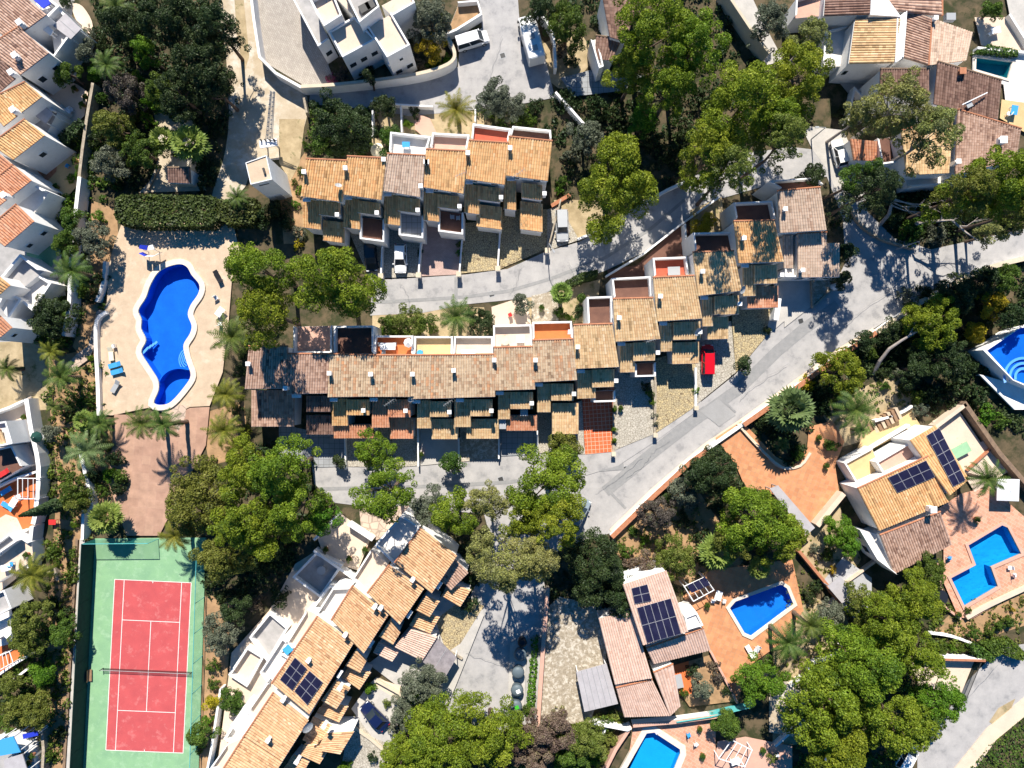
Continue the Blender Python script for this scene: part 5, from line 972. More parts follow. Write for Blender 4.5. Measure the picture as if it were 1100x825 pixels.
wall([(402, 120), (402, 150)], 1.2, .2, 'white', 'thin white garden divider above the round stone bed'); wall([(432, 118), (433, 145)], 1.2, .2, 'white', 'thin white garden divider beside the small green bush'); wall([(511, 120), (511, 134)], 1.2, .2, 'white', 'thin white garden divider beside the crown palm')
wall([(770, 0), (798, 42), (818, 68)], 3.0, .35, 'cream', 'long pale retaining wall along the hill lane')
wall([(1104, 277), (1050, 291), (1000, 316), (962, 340), (938, 357)], 1.2, .45, 'white', 'white roadside wall along the shaded bend of the main road', smooth=3, cap='cream')
wall([(937, 358), (900, 381), (850, 418), (796, 456)], 1.1, .55, 'white', 'tile capped roadside wall along the sunlit main road', cap='terracotta', capw=.05)
wall([(757, 483), (740, 495), (700, 532), (656, 575)], 1.1, .55, 'white', 'tile capped roadside wall at the bottom of the main road', cap='terracotta', capw=.05)
wall([(795, 456), (778, 468), (758, 482)], .9, .4, 'white', 'white sliding gate in the roadside wall of the orange driveway', cat='gate', name='drive_gate')
wall([(688, 222), (715, 206), (738, 196)], 1.0, .35, 'white', 'blue-white parapet wall between the round pine and the main road'); wall([(620, 258), (650, 246), (664, 236)], .7, .3, 'white', 'low white kerb wall under the round pine beside the road')
wall([(650, 298), (690, 274), (728, 244), (770, 214)], 1.1, .25, 'white', 'long bluish wall along the shaded road above the stepped row'); wall([(732, 244), (734, 275)], 2.0, .25, 'white', 'blue-white side wall of the walled leaf-strewn garden')
wall([(912, 226), (922, 242), (945, 258), (978, 268)], .8, .3, 'stone_wall', 'curved low stone wall at the inside of the dark road bend', smooth=3)
wall([(414, 232), (411, 296)], 1.3, .22, 'white', 'white wall between the shaded drive and the white car'); wall([(456, 228), (451, 294)], 1.3, .22, 'white', 'white wall between the white car and the pink brick drive'); wall([(498, 244), (494, 294)], 1.0, .2, 'white', 'white wall between the pink brick and yellow cobble drives'); wall([(538, 238), (535, 288)], 1.3, .22, 'white', 'white wall between the two yellow cobble drives'); wall([(602, 216), (590, 262)], 1.0, .2, 'stone_wall', 'rough wall between the silver car drive and the upper row')
wall([(592, 222), (612, 210)], .5, .5, 'terracotta', 'terracotta edged ramp wall above the silver car')
for i, (x, y, l) in enumerate(((411, 298, 'at the end of the wall before the shaded drive'), (451, 297, 'between the white car and the pink brick drive'), (493.5, 296, 'between the pink brick and yellow cobble drives'), (535, 290, 'between the two yellow cobble drives'), (587.5, 271, 'below the silver car beside a lamp pole'))): pillar(x, y, 'small white gate pillar ' + l, 1.35, .55)
for a, b, hh, l in (((372, 470), (373, 503), .9, 'below the lone round shrub'), ((450, 458), (450.5, 500), 1.2, 'beside the small potted bush'), ((493, 470), (493.5, 496), .9, 'beside the roadside bush'), ((536, 470), (536, 492), 1.1, 'beside the road drain'), ((577, 462), (577, 488), 1.1, 'beside the orange carport roof')): wall([a, b], hh, .2, 'white', 'white drive wall of the middle row ' + l)
wall([(659.5, 420), (658.5, 486)], .5, .35, 'stone_wall', 'planted low wall beside the red tiled drive'); wall([(703.5, 400), (702.5, 466)], .6, .35, 'stone_wall', 'planted low wall between the pale and yellow cobbled drives'); wall([(746, 395), (746, 437)], .7, .3, 'white', 'white wall stub beside the red car drive'); wall([(832, 322), (829, 345)], 1.6, .7, 'white', 'broad white wall end below the half shaded orange roof')
for x, y, l in ((658, 487, 'red tiled drive'), (702.5, 467, 'pale cobbled drive'), (746, 438, 'yellow cobbled drive')): pillar(x, y, 'white post at the road corner of the ' + l, 1.0, .45)
wall([(870, 300), (871, 330)], .8, .2, 'stone_wall', 'dark low wall beside the shaded blue drive'); wall([(871, 331), (905, 300)], .5, .25, 'stone_wall', 'low wall along the road below the tan end house')
# garden walls beside the pool and court
wall([(96, 195), (91, 240), (86, 290), (85, 330), (79, 362)], 2.2, .5, 'white', 'long pale garden wall winding below the white houses', smooth=3); wall([(108, 95), (102, 130), (97, 165), (93, 200)], 1.8, .4, 'stone_wall', 'shaded stone wall at the foot of the forest garden')
wall([(117, 282), (115, 305), (108, 325)], 1.0, .45, 'white', 'short curved white wall at the pool deck corner', smooth=3); wall([(118, 336), (108, 345), (107, 372), (109, 412), (110, 446)], .9, .5, 'white', 'white edge wall along the pool deck loungers', smooth=3)
wall([(-5, 446), (20, 437), (35, 430)], 1.8, .3, 'white', 'white patio wall with a paved shade strip'); wall([(39, 428), (44, 460), (52, 500), (49, 545), (46, 560)], 2.0, .6, 'white', 'broad white boundary wall of the patios beside the cypress', smooth=3); wall([(46, 562), (44, 580), (43, 606)], 2.2, .5, 'white', 'white boundary wall below the cypress'); wall([(48, 505), (25, 512), (-5, 526)], 1.6, .3, 'white', 'white cross wall above the orange patio'); wall([(-5, 597), (20, 578), (38, 566)], 1.6, .3, 'white', 'white cross wall below the orange patio')
wall([(90, 475), (96, 500), (103, 532), (104, 545)], 1.3, .5, 'white', 'sloping white wall beneath the silvery palm'); wall([(97, 546), (96, 577)], 1.6, .4, 'white', 'white wall end beside the fan palm and court'); wall([(52, 780), (54, 800), (52, 830)], 1.4, .4, 'stone_wall', 'grey rendered garden wall beside the yellow-green tree'); wall([(-5, 742), (16, 730), (34, 716)], 1.0, .3, 'white', 'low white wall above the bottom corner garden'); wall([(-5, 728), (18, 712), (38, 700)], 1.2, .3, 'white', 'white railing wall under the orange balcony')
wall([(54, 612), (62, 610), (66, 622)], .8, .4, 'stone_wall', 'stone planter wall at the foot of the cypress shadow'); wall([(160, 205), (172, 178)], .5, .3, 'stone_wall', 'low stone edge beside the garden hut')
wall([(341, 577), (366, 551)], 1.8, .35, 'white', 'white forecourt wall with sunlit top, above the blue courtyard'); wall([(377, 560), (403, 577)], 1.8, .4, 'white', 'white forecourt wall beside the road pine'); wall([(341, 588), (384, 618)], 1.9, .35, 'white', 'white forecourt wall running down to the roof terrace'); wall([(397, 576), (386, 603)], .5, .25, 'cream', 'cream bed edging in the gravelled forecourt')
wall([(242, 735), (232, 800), (226, 830)], 1.6, .3, 'white', 'white sloping garden wall beside the tennis court path'); wall([(405, 728), (430, 742), (446, 760)], .9, .35, 'cream', 'cream ramp wall above the dark blue car'); wall([(380, 778), (400, 792), (416, 806)], .7, .4, 'cream', 'cream kerb wall below the dark blue car'); wall([(470, 690), (497, 706)], .7, .25, 'stone_wall', 'dark kerb wall beside the flat grey carport')
wall([(588, 628), (583, 690), (577, 778)], 1.4, .4, 'stone_wall', 'brick capped wall between the bins and the gravel drive', cap='tile_salmon' if 0 else 'pink_floor', capw=.08)
wall([(635, 771), (672, 778), (676, 776)], 1.6, .35, 'white', 'white wall below the grey ribbed carport'); wall([(676, 776), (660, 800), (645, 830)], 1.3, .45, 'pink_floor', 'pink tile capped wall beside the bright turquoise pool'); wall([(678, 774), (724, 770), (768, 764)], 1.4, .3, 'white', 'white wall topped with tiles between the villa and the bright turquoise pool', cap='pink_floor'); wall([(762, 698), (790, 752)], 1.0, .3, 'pink_floor', 'pink capped wall between the planted bed and the orange terrace')
wall([(846, 734), (862, 722), (870, 710), (890, 703), (908, 680)], .9, .35, 'white', 'curved white wall below the pair of dark palms', smooth=4); wall([(994, 678), (1020, 682), (1048, 692)], .7, .3, 'white', 'thin white edging wall above the red topped fence', smooth=3); wall([(980, 702), (1049, 704)], 1.8, .3, 'white', 'white wall with a thin red top above the fenced yard', cap='terracotta', capw=.0); wall([(1035, 662), (1060, 648), (1103, 628)], .7, .6, 'beige_floor', 'broad pale retaining wall below the bent pool', smooth=3)
wall([(900, 528), (872, 562)], 1.8, .7, 'beige_floor', 'pale diagonal retaining wall beside the orange driveway'); wall([(905, 497), (935, 478), (972, 456)], 1.2, .3, 'white', 'white balustrade wall of the yellow steps terrace', smooth=2); wall([(936, 452), (962, 444), (976, 436)], 1.0, .3, 'white', 'curved white wall above the garden steps', smooth=3); wall([(998, 458), (1030, 434)], 1.6, .5, 'beige_floor', 'pale garden wall above the gravel side yard'); wall([(1028, 432), (1065, 485), (1104, 530)], 1.6, .6, 'brown_wall', 'long brown boundary wall beside the gravel side yard'); wall([(1035, 505), (1060, 482)], .8, .25, 'terracotta', 'terracotta low wall below the green table')
wall([(791, 455), (808, 474), (830, 496), (842, 503)], .7, .35, 'cream', 'pale garden wall beside the roadside gate', smooth=2); wall([(825, 492), (838, 502), (858, 500), (869, 486)], .5, .35, 'beige_floor', 'curved planter edge around the palm island', smooth=3); wall([(855, 590), (884, 625), (902, 650)], 1.2, .4, 'terracotta', 'terracotta capped retaining wall behind the deep blue pool'); wall([(830, 798), (850, 780), (872, 800), (900, 828)], 1.0, .3, 'white', 'zigzag white wall at the foot of the big pine'); wall([(1004, 600), (1012, 650), (1030, 664)], .5, .3, 'pink_floor', 'pink edging of the bent pool terrace'); wall([(940, 600), (905, 625), (884, 655)], .8, .3, 'beige_floor', 'pale wall between the small orange tree and slabbed drive'); wall([(640, 795), (655, 772)], .9, .3, 'white', 'white wall end below the gravel drive bushes')
wall([(1078, 20), (1100, 55)], 1.2, .3, 'white', 'white panelled fence wall beside the corner lane', cat='fence'); wall([(1045, 55), (1098, 60)], 1.0, .35, 'white', 'white planter wall above the green plunge pool'); wall([(905, 135), (912, 100), (920, 108)], 1.6, .25, 'white', 'white gate wall above the small white car'); wall([(912, 150), (924, 170), (922, 195)], .9, .3, 'stone_wall', 'rough wall beside the small white car')
# tennis fence, net and court furniture
def mesh_fence(label, pts, h, mat, name='court_fence', n=6, post='teal', slim=False, solid=False):
    q = [P(*p) for p in pts]; rt = empty(name, q[0]); tag(rt, label, 'fence'); m = MB()
    for a, b in zip(q, q[1:]): m.face([a + Vector((0, 0, .02)), b + Vector((0, 0, .02)), b + Vector((0, 0, h - .05)), a + Vector((0, 0, h - .05))])
    m.build('screen', mat, rt)
    for a, b in zip(q, q[1:]):
        m = MB(); m.tube([a + Vector((0, 0, h)), b + Vector((0, 0, h))], .05, 5); m.build('top_rail', post, rt)
        k = max(1, int((b - a).length / 4))
        for i in range(k + 1): p = lerp(a, b, i / k); m = MB(); m.tube([p, p + Vector((0, 0, h))], .045, 6); m.build('post', post, rt)
    return rt
mesh_fence('dark green screen fence along the shaded side of the tennis court', [(103, 579), (90, 830)], 3.2, 'green_net', post='green_net'); mesh_fence('see-through teal mesh fence at the head of the tennis court', [(103, 579), (171, 578.5)], 3.0, 'mesh_net'); mesh_fence('see-through teal mesh fence along the planted side of the tennis court', [(222, 578), (214, 830)], 3.0, 'mesh_net')
mesh_fence('bright teal screen fence below the villa planted bed', [(724, 769.5), (760, 764), (806, 753)], 1.7, 'teal', 'screen_fence'); mesh_fence('slim dark railing fence of the yard above the lower lane', [(1046, 706), (1030, 745)], 1.6, 'tennis_mesh', 'railing_fence', post='dark_metal')
a, b = P(112, 717), P(207.5, 721); rt = empty('tennis_net', (a + b) / 2); tag(rt, 'dark tennis net with a grey top band across the red court', 'tennis net'); m = MB(); up = Vector((0, 0, 1))
m.face([a + up * .05, b + up * .05, b + up * .9, a + up * .9]); m.build('net', 'tennis_mesh', rt); m = MB(); m.tube([a + up * .93, b + up * .93], .03, 4); m.build('band', 'grey_metal', rt)
for p in (a, b): m = MB(); m.cyl(p, .06, 1.07, 8); m.build('net_post', 'dark_metal', rt)
rt = empty('bench', P(99, 724)); tag(rt, 'small wooden bench at the side of the tennis court', 'bench'); m = MB(); m.box(P(99, 724) + up * .45, (.45, 1.6, .08)); m.build('seat', 'wood', rt); m = MB(); m.box(P(97.6, 724) + up * .75, (.06, 1.6, .4)); m.build('backrest', 'wood', rt)
for d in (-.65, .65): m = MB(); m.box(P(99, 724) + Vector((0, d, .2)), (.4, .08, .405)); m.build('leg', 'dark_metal', rt)
rt = empty('gate', P(139, 590)); tag(rt, 'small dark gate frame casting its outline at the head of the court', 'gate')
for dx in (-.45, .45): m = MB(); m.box(P(139, 579.5) + Vector((dx, .0, 1.0)), (.07, .07, 2.0)); m.build('gate_post', 'dark_metal', rt)
m = MB(); m.box(P(139, 579.5) + Vector((0, 0, 2.04)), (.97, .07, .07)); m.build('lintel', 'dark_metal', rt)
# ---------------------------------------------------------------- vehicles, bins, poles
car(507.5, 43, 17, 'white van parked nose out beside the white garden wall', 'car_white', 4.6, 1.85, 1.9, 'van', 'van', 'parked_van')
def motorhome(x, y, ang, label):
    p = P(x, y, 1.5); rt = empty('motorhome', (p.x, p.y, 0)); tag(rt, label, 'motorhome'); rt.rotation_euler.z = R(ang); bb = lambda m, n_, mt, pr=rt: m.build(n_, mt, pr, (0, 0, 0))
    m = MB(); pr = lambda w, z0, z1, r=.18: [(-w, z0), (w, z0), (w, z1 - r), (w - r, z1), (-w + r, z1), (-w, z1 - r)]
    m.loft([[(X, yy, zz) for yy, zz in pr(w, .55, z1)] for X, w, z1 in ((-3.2, 1.08, 2.85), (-3.05, 1.15, 2.95), (1.2, 1.15, 2.95), (1.9, 1.1, 2.7))]); bb(m, 'living_box', 'car_white')
    m = MB(); m.loft([[(X, yy, zz) for yy, zz in pr(w, .45, z1, .1)] for X, w, z1 in ((1.91, 1.0, 2.3), (2.5, .98, 2.1), (3.0, .95, 1.35), (3.5, .85, 1.1))]); bb(m, 'cab', 'car_white')
    m = MB(); m.loft([[(2.52, -.8, 2.03), (2.52, .8, 2.03), (2.55, .8, 2.08), (2.55, -.8, 2.08)], [(2.98, -.84, 1.40), (2.98, .84, 1.40), (3.03, .84, 1.44), (3.03, -.84, 1.44)]]); bb(m, 'windscreen', 'glass')
    for X in (-1.9, -.3): m = MB(); m.box((X, 0, 3.02), (.7, .7, .12)); bb(m, 'roof_hatch', 'grey_metal')
    m = MB(); m.box((.9, 0, 2.99), (.9, .5, .06)); bb(m, 'roof_vent', 'white_metal')
    for X in (-1.8, 2.4):
        for sg in (-1, 1): m = MB(); m.tube([(X, sg * .85, .36), (X, sg * 1.12, .36)], .36, 14); wl = bb(m, 'wheel', 'rubber'); m = MB(); m.tube([(X, sg * 1.118, .36), (X, sg * 1.13, .36)], .22, 12); bb(m, 'rim', 'grey_metal', wl)
    for sg in (-1, 1): m = MB(); m.box((3.46, sg * .6, .85), (.12, .3, .2)); bb(m, 'headlight', 'white_metal'); m = MB(); m.box((2.75, sg * 1.12, 1.6), (.2, .22, .4)); bb(m, 'side_mirror', 'black_plastic')
motorhome(570.5, 42.5, 105, 'long white motorhome parked beside the curved white wall')
car(430, 277.5, -90, 'small white hatchback on the cobbled drive of the upper row', 'car_white', 4.1, 1.75, 1.5)
car(398, 276, -85, 'dark hatchback half hidden in shade behind the big round pine', 'car_dark', 4.0, 1.75, 1.5)
car(604, 242, -88, 'silver grey estate car beside the orange tile row', 'car_silver', 4.5, 1.8, 1.5, 'suv')
car(760.5, 386, 90, 'red van-like car backed onto the cobbles below the stepped row', 'car_red', 4.2, 1.75, 1.75, 'van')
car(902.5, 164, 104, 'small white car on the slope at the top of the main road', 'car_white', 3.9, 1.75, 1.5)
car(402, 770, 135, 'dark blue car on the drive below the solar panel house', 'car_blue', 4.5, 1.85, 1.5, 'sedan')
car(623, 551, 62, 'pale blue car half under the pine beside the main road', 'car_grey', 4.2, 1.75, 1.5)
car(976, 812, 60, 'white car mostly hidden under the big pine at the lower lane', 'car_white', 4.3, 1.8, 1.5, 'suv')
for i, (x, y, l, lid) in enumerate(((561, 690, 'dark round bin nearest the shaded end of the bin row', None), (559, 703, 'blue-grey domed bin between two dark ones', None), (556.5, 722, 'pale teal domed recycling bin', None), (555.5, 741, 'domed recycling bin with a white hatch', 'white_metal'), (554, 758, 'domed recycling bin with a green hatch', 'green_plastic'))): bin_(x, y, 0, l, 'black_plastic' if i in (0,) else 'bin_grey', lid, .62 if i == 0 else .85)
def lamp(x, y, h, label, ang=0):
    p = P(x, y); rt = empty('street_lamp', p); tag(rt, label, 'street lamp'); m = MB(); m.tube([(0, 0, 0), (0, 0, h * .6), (0, 0, h)], [.09, .07, .05], 8); m.build('pole', 'grey_metal', rt, (0, 0, 0)); e = Vector((math.cos(R(ang)), math.sin(R(ang)), 0))
    m = MB(); m.tube([(0, 0, h - .05), e * .5 + Vector((0, 0, h + .1)), e * 1.0 + Vector((0, 0, h + .12))], .04, 6); m.build('arm', 'grey_metal', rt, (0, 0, 0)); m = MB(); m.box(e * 1.2 + Vector((0, 0, h + .1)), (.5, .24, .12), R(ang)); m.build('lamp_head', 'grey_metal', rt, (0, 0, 0))
lamp(588, 268, 4.2, 'slim street lamp at the road edge below the silver car', -60); lamp(962, 268, 5.5, 'slim street lamp at the inside of the dark road bend', -90); lamp(795, 168, 5, 'street lamp beneath the pines above the stepped row', -80); lamp(630, 247, 4.5, 'street lamp pole at the edge of the round pine', -90)
lamp(871, 150, 4.5, 'street lamp on the slope beside the small white car', 180)
# ---------------------------------------------------------------- furniture outdoors
GL = 'blue loungers by the pool'
lounger(123.5, 392, 15, 'blue sun lounger nearer the kidney pool steps, upper of the pair'); lounger(126, 399, 15, 'blue sun lounger, lower of the pair on the deck edge'); lounger(234, 297, -60, 'dark grey sun lounger alone on the deck beside the pines', 'black_plastic'); lounger(119, 380, 95, 'narrow pale lounger against the deck edge wall', 'cream_fabric'); lounger(124, 415, 60, 'grey lounger turned askew below the blue pair', 'grey_metal')
rt = empty('lifeguard_chair', P(163, 275)); tag(rt, 'blue and white curved shelter at the head of the kidney pool', 'pool shelter'); c = P(162, 270, 1.6)
for i in range(3): m = MB(); a0 = R(205 + i * 45); p = [c + Vector((1.5 * math.cos(a0 + d), .8 * math.sin(a0 + d), zz)) for d, zz in ((0, .5), (.7, .5))]; m.prism([p[0], p[1], p[1] * 1 - Vector((0, -.35, 1.0)), p[0] - Vector((0, -.35, 1.0))], [v + Vector((0, -.06, .02)) for v in (p[0], p[1], p[1] - Vector((0, -.35, 1.0)), p[0] - Vector((0, -.35, 1.0)))]); m.build('panel', 'deep_blue' if i % 2 == 0 and i < 1 else 'white_metal', rt)
m = MB(); m.loft([[c + Vector((-1.4, .3, .4)), c + Vector((-.4, .1, .2)), c + Vector((-.2, .7, .35)), c + Vector((-1.2, .8, .5))], [c + Vector((-1.4, .3, .46)), c + Vector((-.4, .1, .26)), c + Vector((-.2, .7, .41)), c + Vector((-1.2, .8, .56))]]); m.build('canopy', 'deep_blue', rt); m = MB(); m.loft([[c + Vector((-.3, .1, .2)), c + Vector((.8, .2, .5)), c + Vector((.6, .8, .6)), c + Vector((-.1, .7, .35))], [c + Vector((-.3, .1, .26)), c + Vector((.8, .2, .56)), c + Vector((.6, .8, .66)), c + Vector((-.1, .7, .41))]]); m.build('canopy', 'white_fabric', rt)
for dx in (-1, .5): m = MB(); m.box(Vector((c.x + dx, c.y + .2, .8)), (.08, .08, 1.55)); m.build('post', 'white_metal', rt)
T4 = 5.2
table(416.5, 372, 0, 'white rectangular table on the orange roof terrace', 2.0, .9, z=T4); parasol(438, 368, .62, 'small white parasol on the orange roof terrace', 'white_fabric', z=T4, h=2.0)
for i, (x, y, l) in enumerate(((409, 370, 'grey chair at the head of the white terrace table'), (424, 370, 'grey chair at the foot of the white terrace table'), (412, 378, 'grey chair pulled below the white terrace table'))): chair(x, y, (0, 180, 90)[i], l, z=T4)
rt = lounger(503.5, 378.5, 0, 'long white bench lying on the pale roof terrace', 'white_fabric', z=T4); table(542.5, 366, 0, 'round cream table on the white terrace', 1.2, 1.2, 'cream', T4, True); table(559, 364, 0, 'white square table on the white terrace', 1.0, 1.0, 'white_metal', T4); table(451, 379, 0, 'small round blue table on the bare yellow terrace', .8, .8, 'blue_fabric', T4, True)
table(724, 291, 2, 'grey table on the half red roof terrace', 1.6, 1.1, 'grey_metal', T4); chair(486, 233, 0, 'pale chair on the shaded front balcony, nearer the drive wall', z=3.4); chair(492, 234, 180, 'pale chair on the shaded front balcony, nearer the lit roof', z=3.4)
parasol(405, 160, 1.0, 'round cream parasol in the upper row garden', 'cream_fabric', 12, 2.3); parasol(1086, 527, 1.5, 'square white parasol beside the salmon terrace palm', 'white_fabric', square=True, ang=.75, h=2.6)
table(1032, 484, 28, 'pale green table tennis table in the gravel side yard', 2.7, 1.5, 'green_mat'); table(436, 155, 0, 'blue table on the white rear terrace', 1.0, .7, 'blue_fabric', T4); parasol(36, 470, .8, 'closed looking dark green parasol on the beige patio', 'green_net', h=2.2)
table(361, 645, 40, 'pale blue table in the shaded roof court', 1.3, 1.2, 'blue_fabric', 2.0); table(309, 698, 40, 'bright blue table on the white roof terrace', 1.1, 1.0, 'blue_fabric', 4.6); table(345, 613, 30, 'round grey table in the shaded courtyard', 1.2, 1.2, 'grey_metal', .8, True)
for x, y, a, l in ((262, 783, 30, 'blue deck chair in the white front courtyard'), (266, 786, 20, 'second blue deck chair in the white front courtyard, nearer the roof')): chair(x, y, a, l, 'deep_blue', z=.6)
lounger(4, 508, 30, 'red lounger cloth among the clutter of the edge terrace', 'red_fabric', z=2.6); lounger(7, 527, 30, 'pale blue lounger on the orange patio, upper one', 'blue_fabric'); lounger(8, 544, -30, 'pale blue lounger on the orange patio, lower one', 'blue_fabric'); flat_shed(33, 788, 'deep blue canvas awning above the bottom corner terrace', [(24, 789), (40, 786), (41, 790), (25, 794)], 2.6, 'deep_blue', name='awning', cat='awning')
flat_shed(8, 800, 'pale blue sheet awning over the bottom corner terrace', [(-4, 796), (14, 791), (22, 808), (0, 812)], 4.2, 'blue_fabric', name='awning', cat='awning')
flat_shed(14, 822, 'grey sheet awning over the bottom corner terrace', [(4, 816), (24, 810), (30, 830), (6, 834)], 4.0, 'metal_roof', name='awning', cat='awning')
table(56, 561, 0, 'small red table beside the cypress', 1.0, .7, 'red_fabric'); lounger(806, 700, -60, 'white cloth lounger beside the deep blue pool', 'white_fabric'); table(729, 732, 12, 'grey table in the orange floored garden nook', 1.1, 1.9, 'grey_metal'); lounger(812, 700, 60, 'white sun lounger between the deep blue pool and the bright round tree', 'white_fabric')
rt = empty('pool_slide', P(704, 785)); tag(rt, 'white diving frame at the top of the bright turquoise pool', 'pool frame'); m = MB(); m.box(P(706, 784) + up * .6, (.8, .35, .08), .5); m.build('board', 'white_metal', rt)
for dx in (-.3, .3): m = MB(); m.box(P(706, 784) + Vector((dx, .1, .3)), (.07, .07, .58)); m.build('post', 'white_metal', rt)
open_frame(800, 805, 'white frame pergola in the pink patio at the bottom of the photo', [(786, 795), (808, 806), (800, 824), (772, 815)], 2.4)
open_frame(30, 526, 'bare white square awning frame over the orange patio', [(19, 514), (42, 514), (42, 536), (19, 536)], 2.3)
open_frame(4, 708, 'white lattice pergola on the orange balcony', [(-4, 706), (10, 700), (14, 712), (-4, 722)], 2.6)
table(1010, 642, 0, 'dark covered round table under the crooked pine', 2.2, 2.0, 'car_dark', round_=True)
for x, y, l in ((752, 783, 'potted yellow bush on the salmon terrace'), (667, 438, 'small potted palm on the pale cobbled drive'), (452.5, 488, 'small potted bush on the white drive wall of the middle row'), (24, 458, 'pot with a red flower on the beige patio')): pot(x, y, l)
rt = empty('watercraft_cover', P(900, 297)); tag(rt, 'blue-white covered bundle in the yard below the tan end house', 'covered bundle'); m = MB(); c = P(897, 308, .5); m.loft([[c + Vector((r * 1.0 * math.cos(j * .785), r * .8 * math.sin(j * .785), z_)) for j in range(8)] for r, z_ in ((.6, -.5), (.62, 0), (.45, .35), (.1, .5))]); m.build('cover', 'white_fabric', rt, smooth=True)

for x, y, l in ((671, 504, 'square iron drain cover where the lower road meets the main road'), (712, 474, 'small iron drain cover at the edge of the main road'), (528, 316, 'iron drain cover on the road below the upper row'), (860, 345, 'iron drain cover on the sunny bend of the main road'), (538, 515, 'iron drain cover on the lower road'), (540, 60, 'iron drain cover on the road beside the motorhome')):
    z0 = gz(x, y); p = P(x, y); rt = empty('drain_cover', (p.x, p.y, z0)); tag(rt, l, 'drain cover'); m = MB(); m.box((0, 0, .006), (.8, .8, .012), .3); m.build('frame', 'grey_metal', rt, (0, 0, 0)); m = MB(); m.box((0, 0, .014), (.66, .66, .012), .3); m.build('grate', 'dark_metal', rt, (0, 0, 0))
for pts in ([(720, 472), (700, 486), (690, 500), (672, 512)], [(640, 528), (660, 515), (690, 489)], [(560, 285), (556, 300), (548, 315)], [(845, 392), (815, 410), (795, 430)], [(610, 282), (618, 296)], [(430, 304), (440, 320), (436, 334)], [(530, 545), (560, 560), (575, 600)], [(1000, 300), (960, 310), (930, 330), (905, 350)], [(540, 40), (530, 70), (520, 95)], [(500, 700), (540, 712), (560, 706)], [(1010, 770), (1035, 752), (1070, 712)]): strip('road_crack', [(x + rnd.uniform(-1.3, 1.3), y + rnd.uniform(-1.3, 1.3)) for x, y in catmull(pts, 7, False)], .045, 'road_line')
# ---------------------------------------------------------------- trees, palms and bushes
MARKS = [('the kidney pool', 180, 345), ('the tennis court head', 160, 578), ('the tennis net', 160, 720), ('the big clipped hedge', 178, 228), ('the white tower', 293, 195), ('the garden hut', 192, 187), ('the flat-roofed villa', 385, 40), ('the white van', 507, 43), ('the motorhome', 570, 42), ('the silver car', 604, 243), ('the red car', 760, 387), ('the small white car', 902, 164),
         ('the dark blue car', 402, 770), ('the bin row', 556, 725), ('the flat grey carport', 472, 707), ('the ribbed carport', 640, 740), ('the gravel drive', 605, 690), ('the deep blue pool', 820, 655), ('the bright turquoise pool', 702, 810), ('the bent pool', 1058, 600), ('the raised pool', 1080, 385), ('the plunge pool', 1062, 75), ('the orange driveway', 835, 500), ('the drive gate', 777, 468),
         ('the red tiled driveway', 642, 460), ('the cypress', 70, 545), ('the upper row', 330, 190), ('the middle row', 300, 440), ('the stepped row', 760, 300), ('the dark road bend', 960, 250), ('the lattice mast', 290, 130), ('the lower lane', 1050, 735), ('the garden steps', 950, 455), ('the table tennis table', 1034, 485), ('the salmon villa', 690, 690), ('the solar panel villa', 975, 540),
         ('the slabbed drive', 915, 630), ('the lounger pair', 124, 396), ('the pool deck palms', 160, 455), ('the green bin parasol', 36, 470), ('the corner terrace', 75, 28), ('the orange balcony', 6, 708), ('the hill lane', 800, 30), ('the yellow terrace', 930, 495), ('the walled leafy garden', 758, 235), ('the diagonal row end', 455, 600), ('the white courtyard', 290, 682), ('the tan end house', 870, 250), ('the lower road', 460, 515), ('the pink patio', 800, 808), ('the round wall terrace', 50, 205)]
AUTO = []
def auto(desc, x, y): AUTO.append((desc, x, y)); return ('@', len(AUTO) - 1)
def resolve():
    pre = []
    for d, x, y in AUTO:
        m = sorted(MARKS, key=lambda k: (k[1] - x) ** 2 + (k[2] - y) ** 2); r = math.hypot(m[0][1] - x, m[0][2] - y)
        pre.append((f'{d} beside {m[0][0]}' if r < 24 else f'{d} between {m[0][0]} and {m[1][0]}', r, m[0][0]))
    out = [None] * len(pre); grp = {}
    for i, p in enumerate(pre): grp.setdefault(p[0], []).append(i)
    num = ['first', 'second', 'third', 'fourth', 'fifth', 'sixth', 'seventh', 'eighth', 'ninth', 'tenth']
    for l, ids in grp.items():
        ids.sort(key=lambda i: pre[i][1])
        for k, i in enumerate(ids):
            if len(ids) == 1: out[i] = l
            else:
                d = AUTO[i][0]; m = sorted(MARKS, key=lambda q: (q[1] - AUTO[i][1]) ** 2 + (q[2] - AUTO[i][2]) ** 2)
                out[i] = f'{num[k]} {d} from {m[0][0]} towards {m[1][0]}' if 'between' in l else f'{num[k]} nearest {d} beside {m[0][0]}'
    return out
PL = []
def T(x, y, r, desc, kind='pine_leaf', h=9, **k): PL.append(('tree', x, y, r, auto(desc, x, y), kind, dict(h=h, **k)))
def Sh(x, y, r, desc, kind='mid_leaf', style='ball', **k): PL.append(('shrub', x, y, r, auto(desc, x, y), kind, dict(style=style, **k)))
def Pm(x, y, r, desc, h=5, **k): PL.append(('palm', x, y, r, auto(desc, x, y), None, dict(h=h, **k)))
GP = 'pine trees'
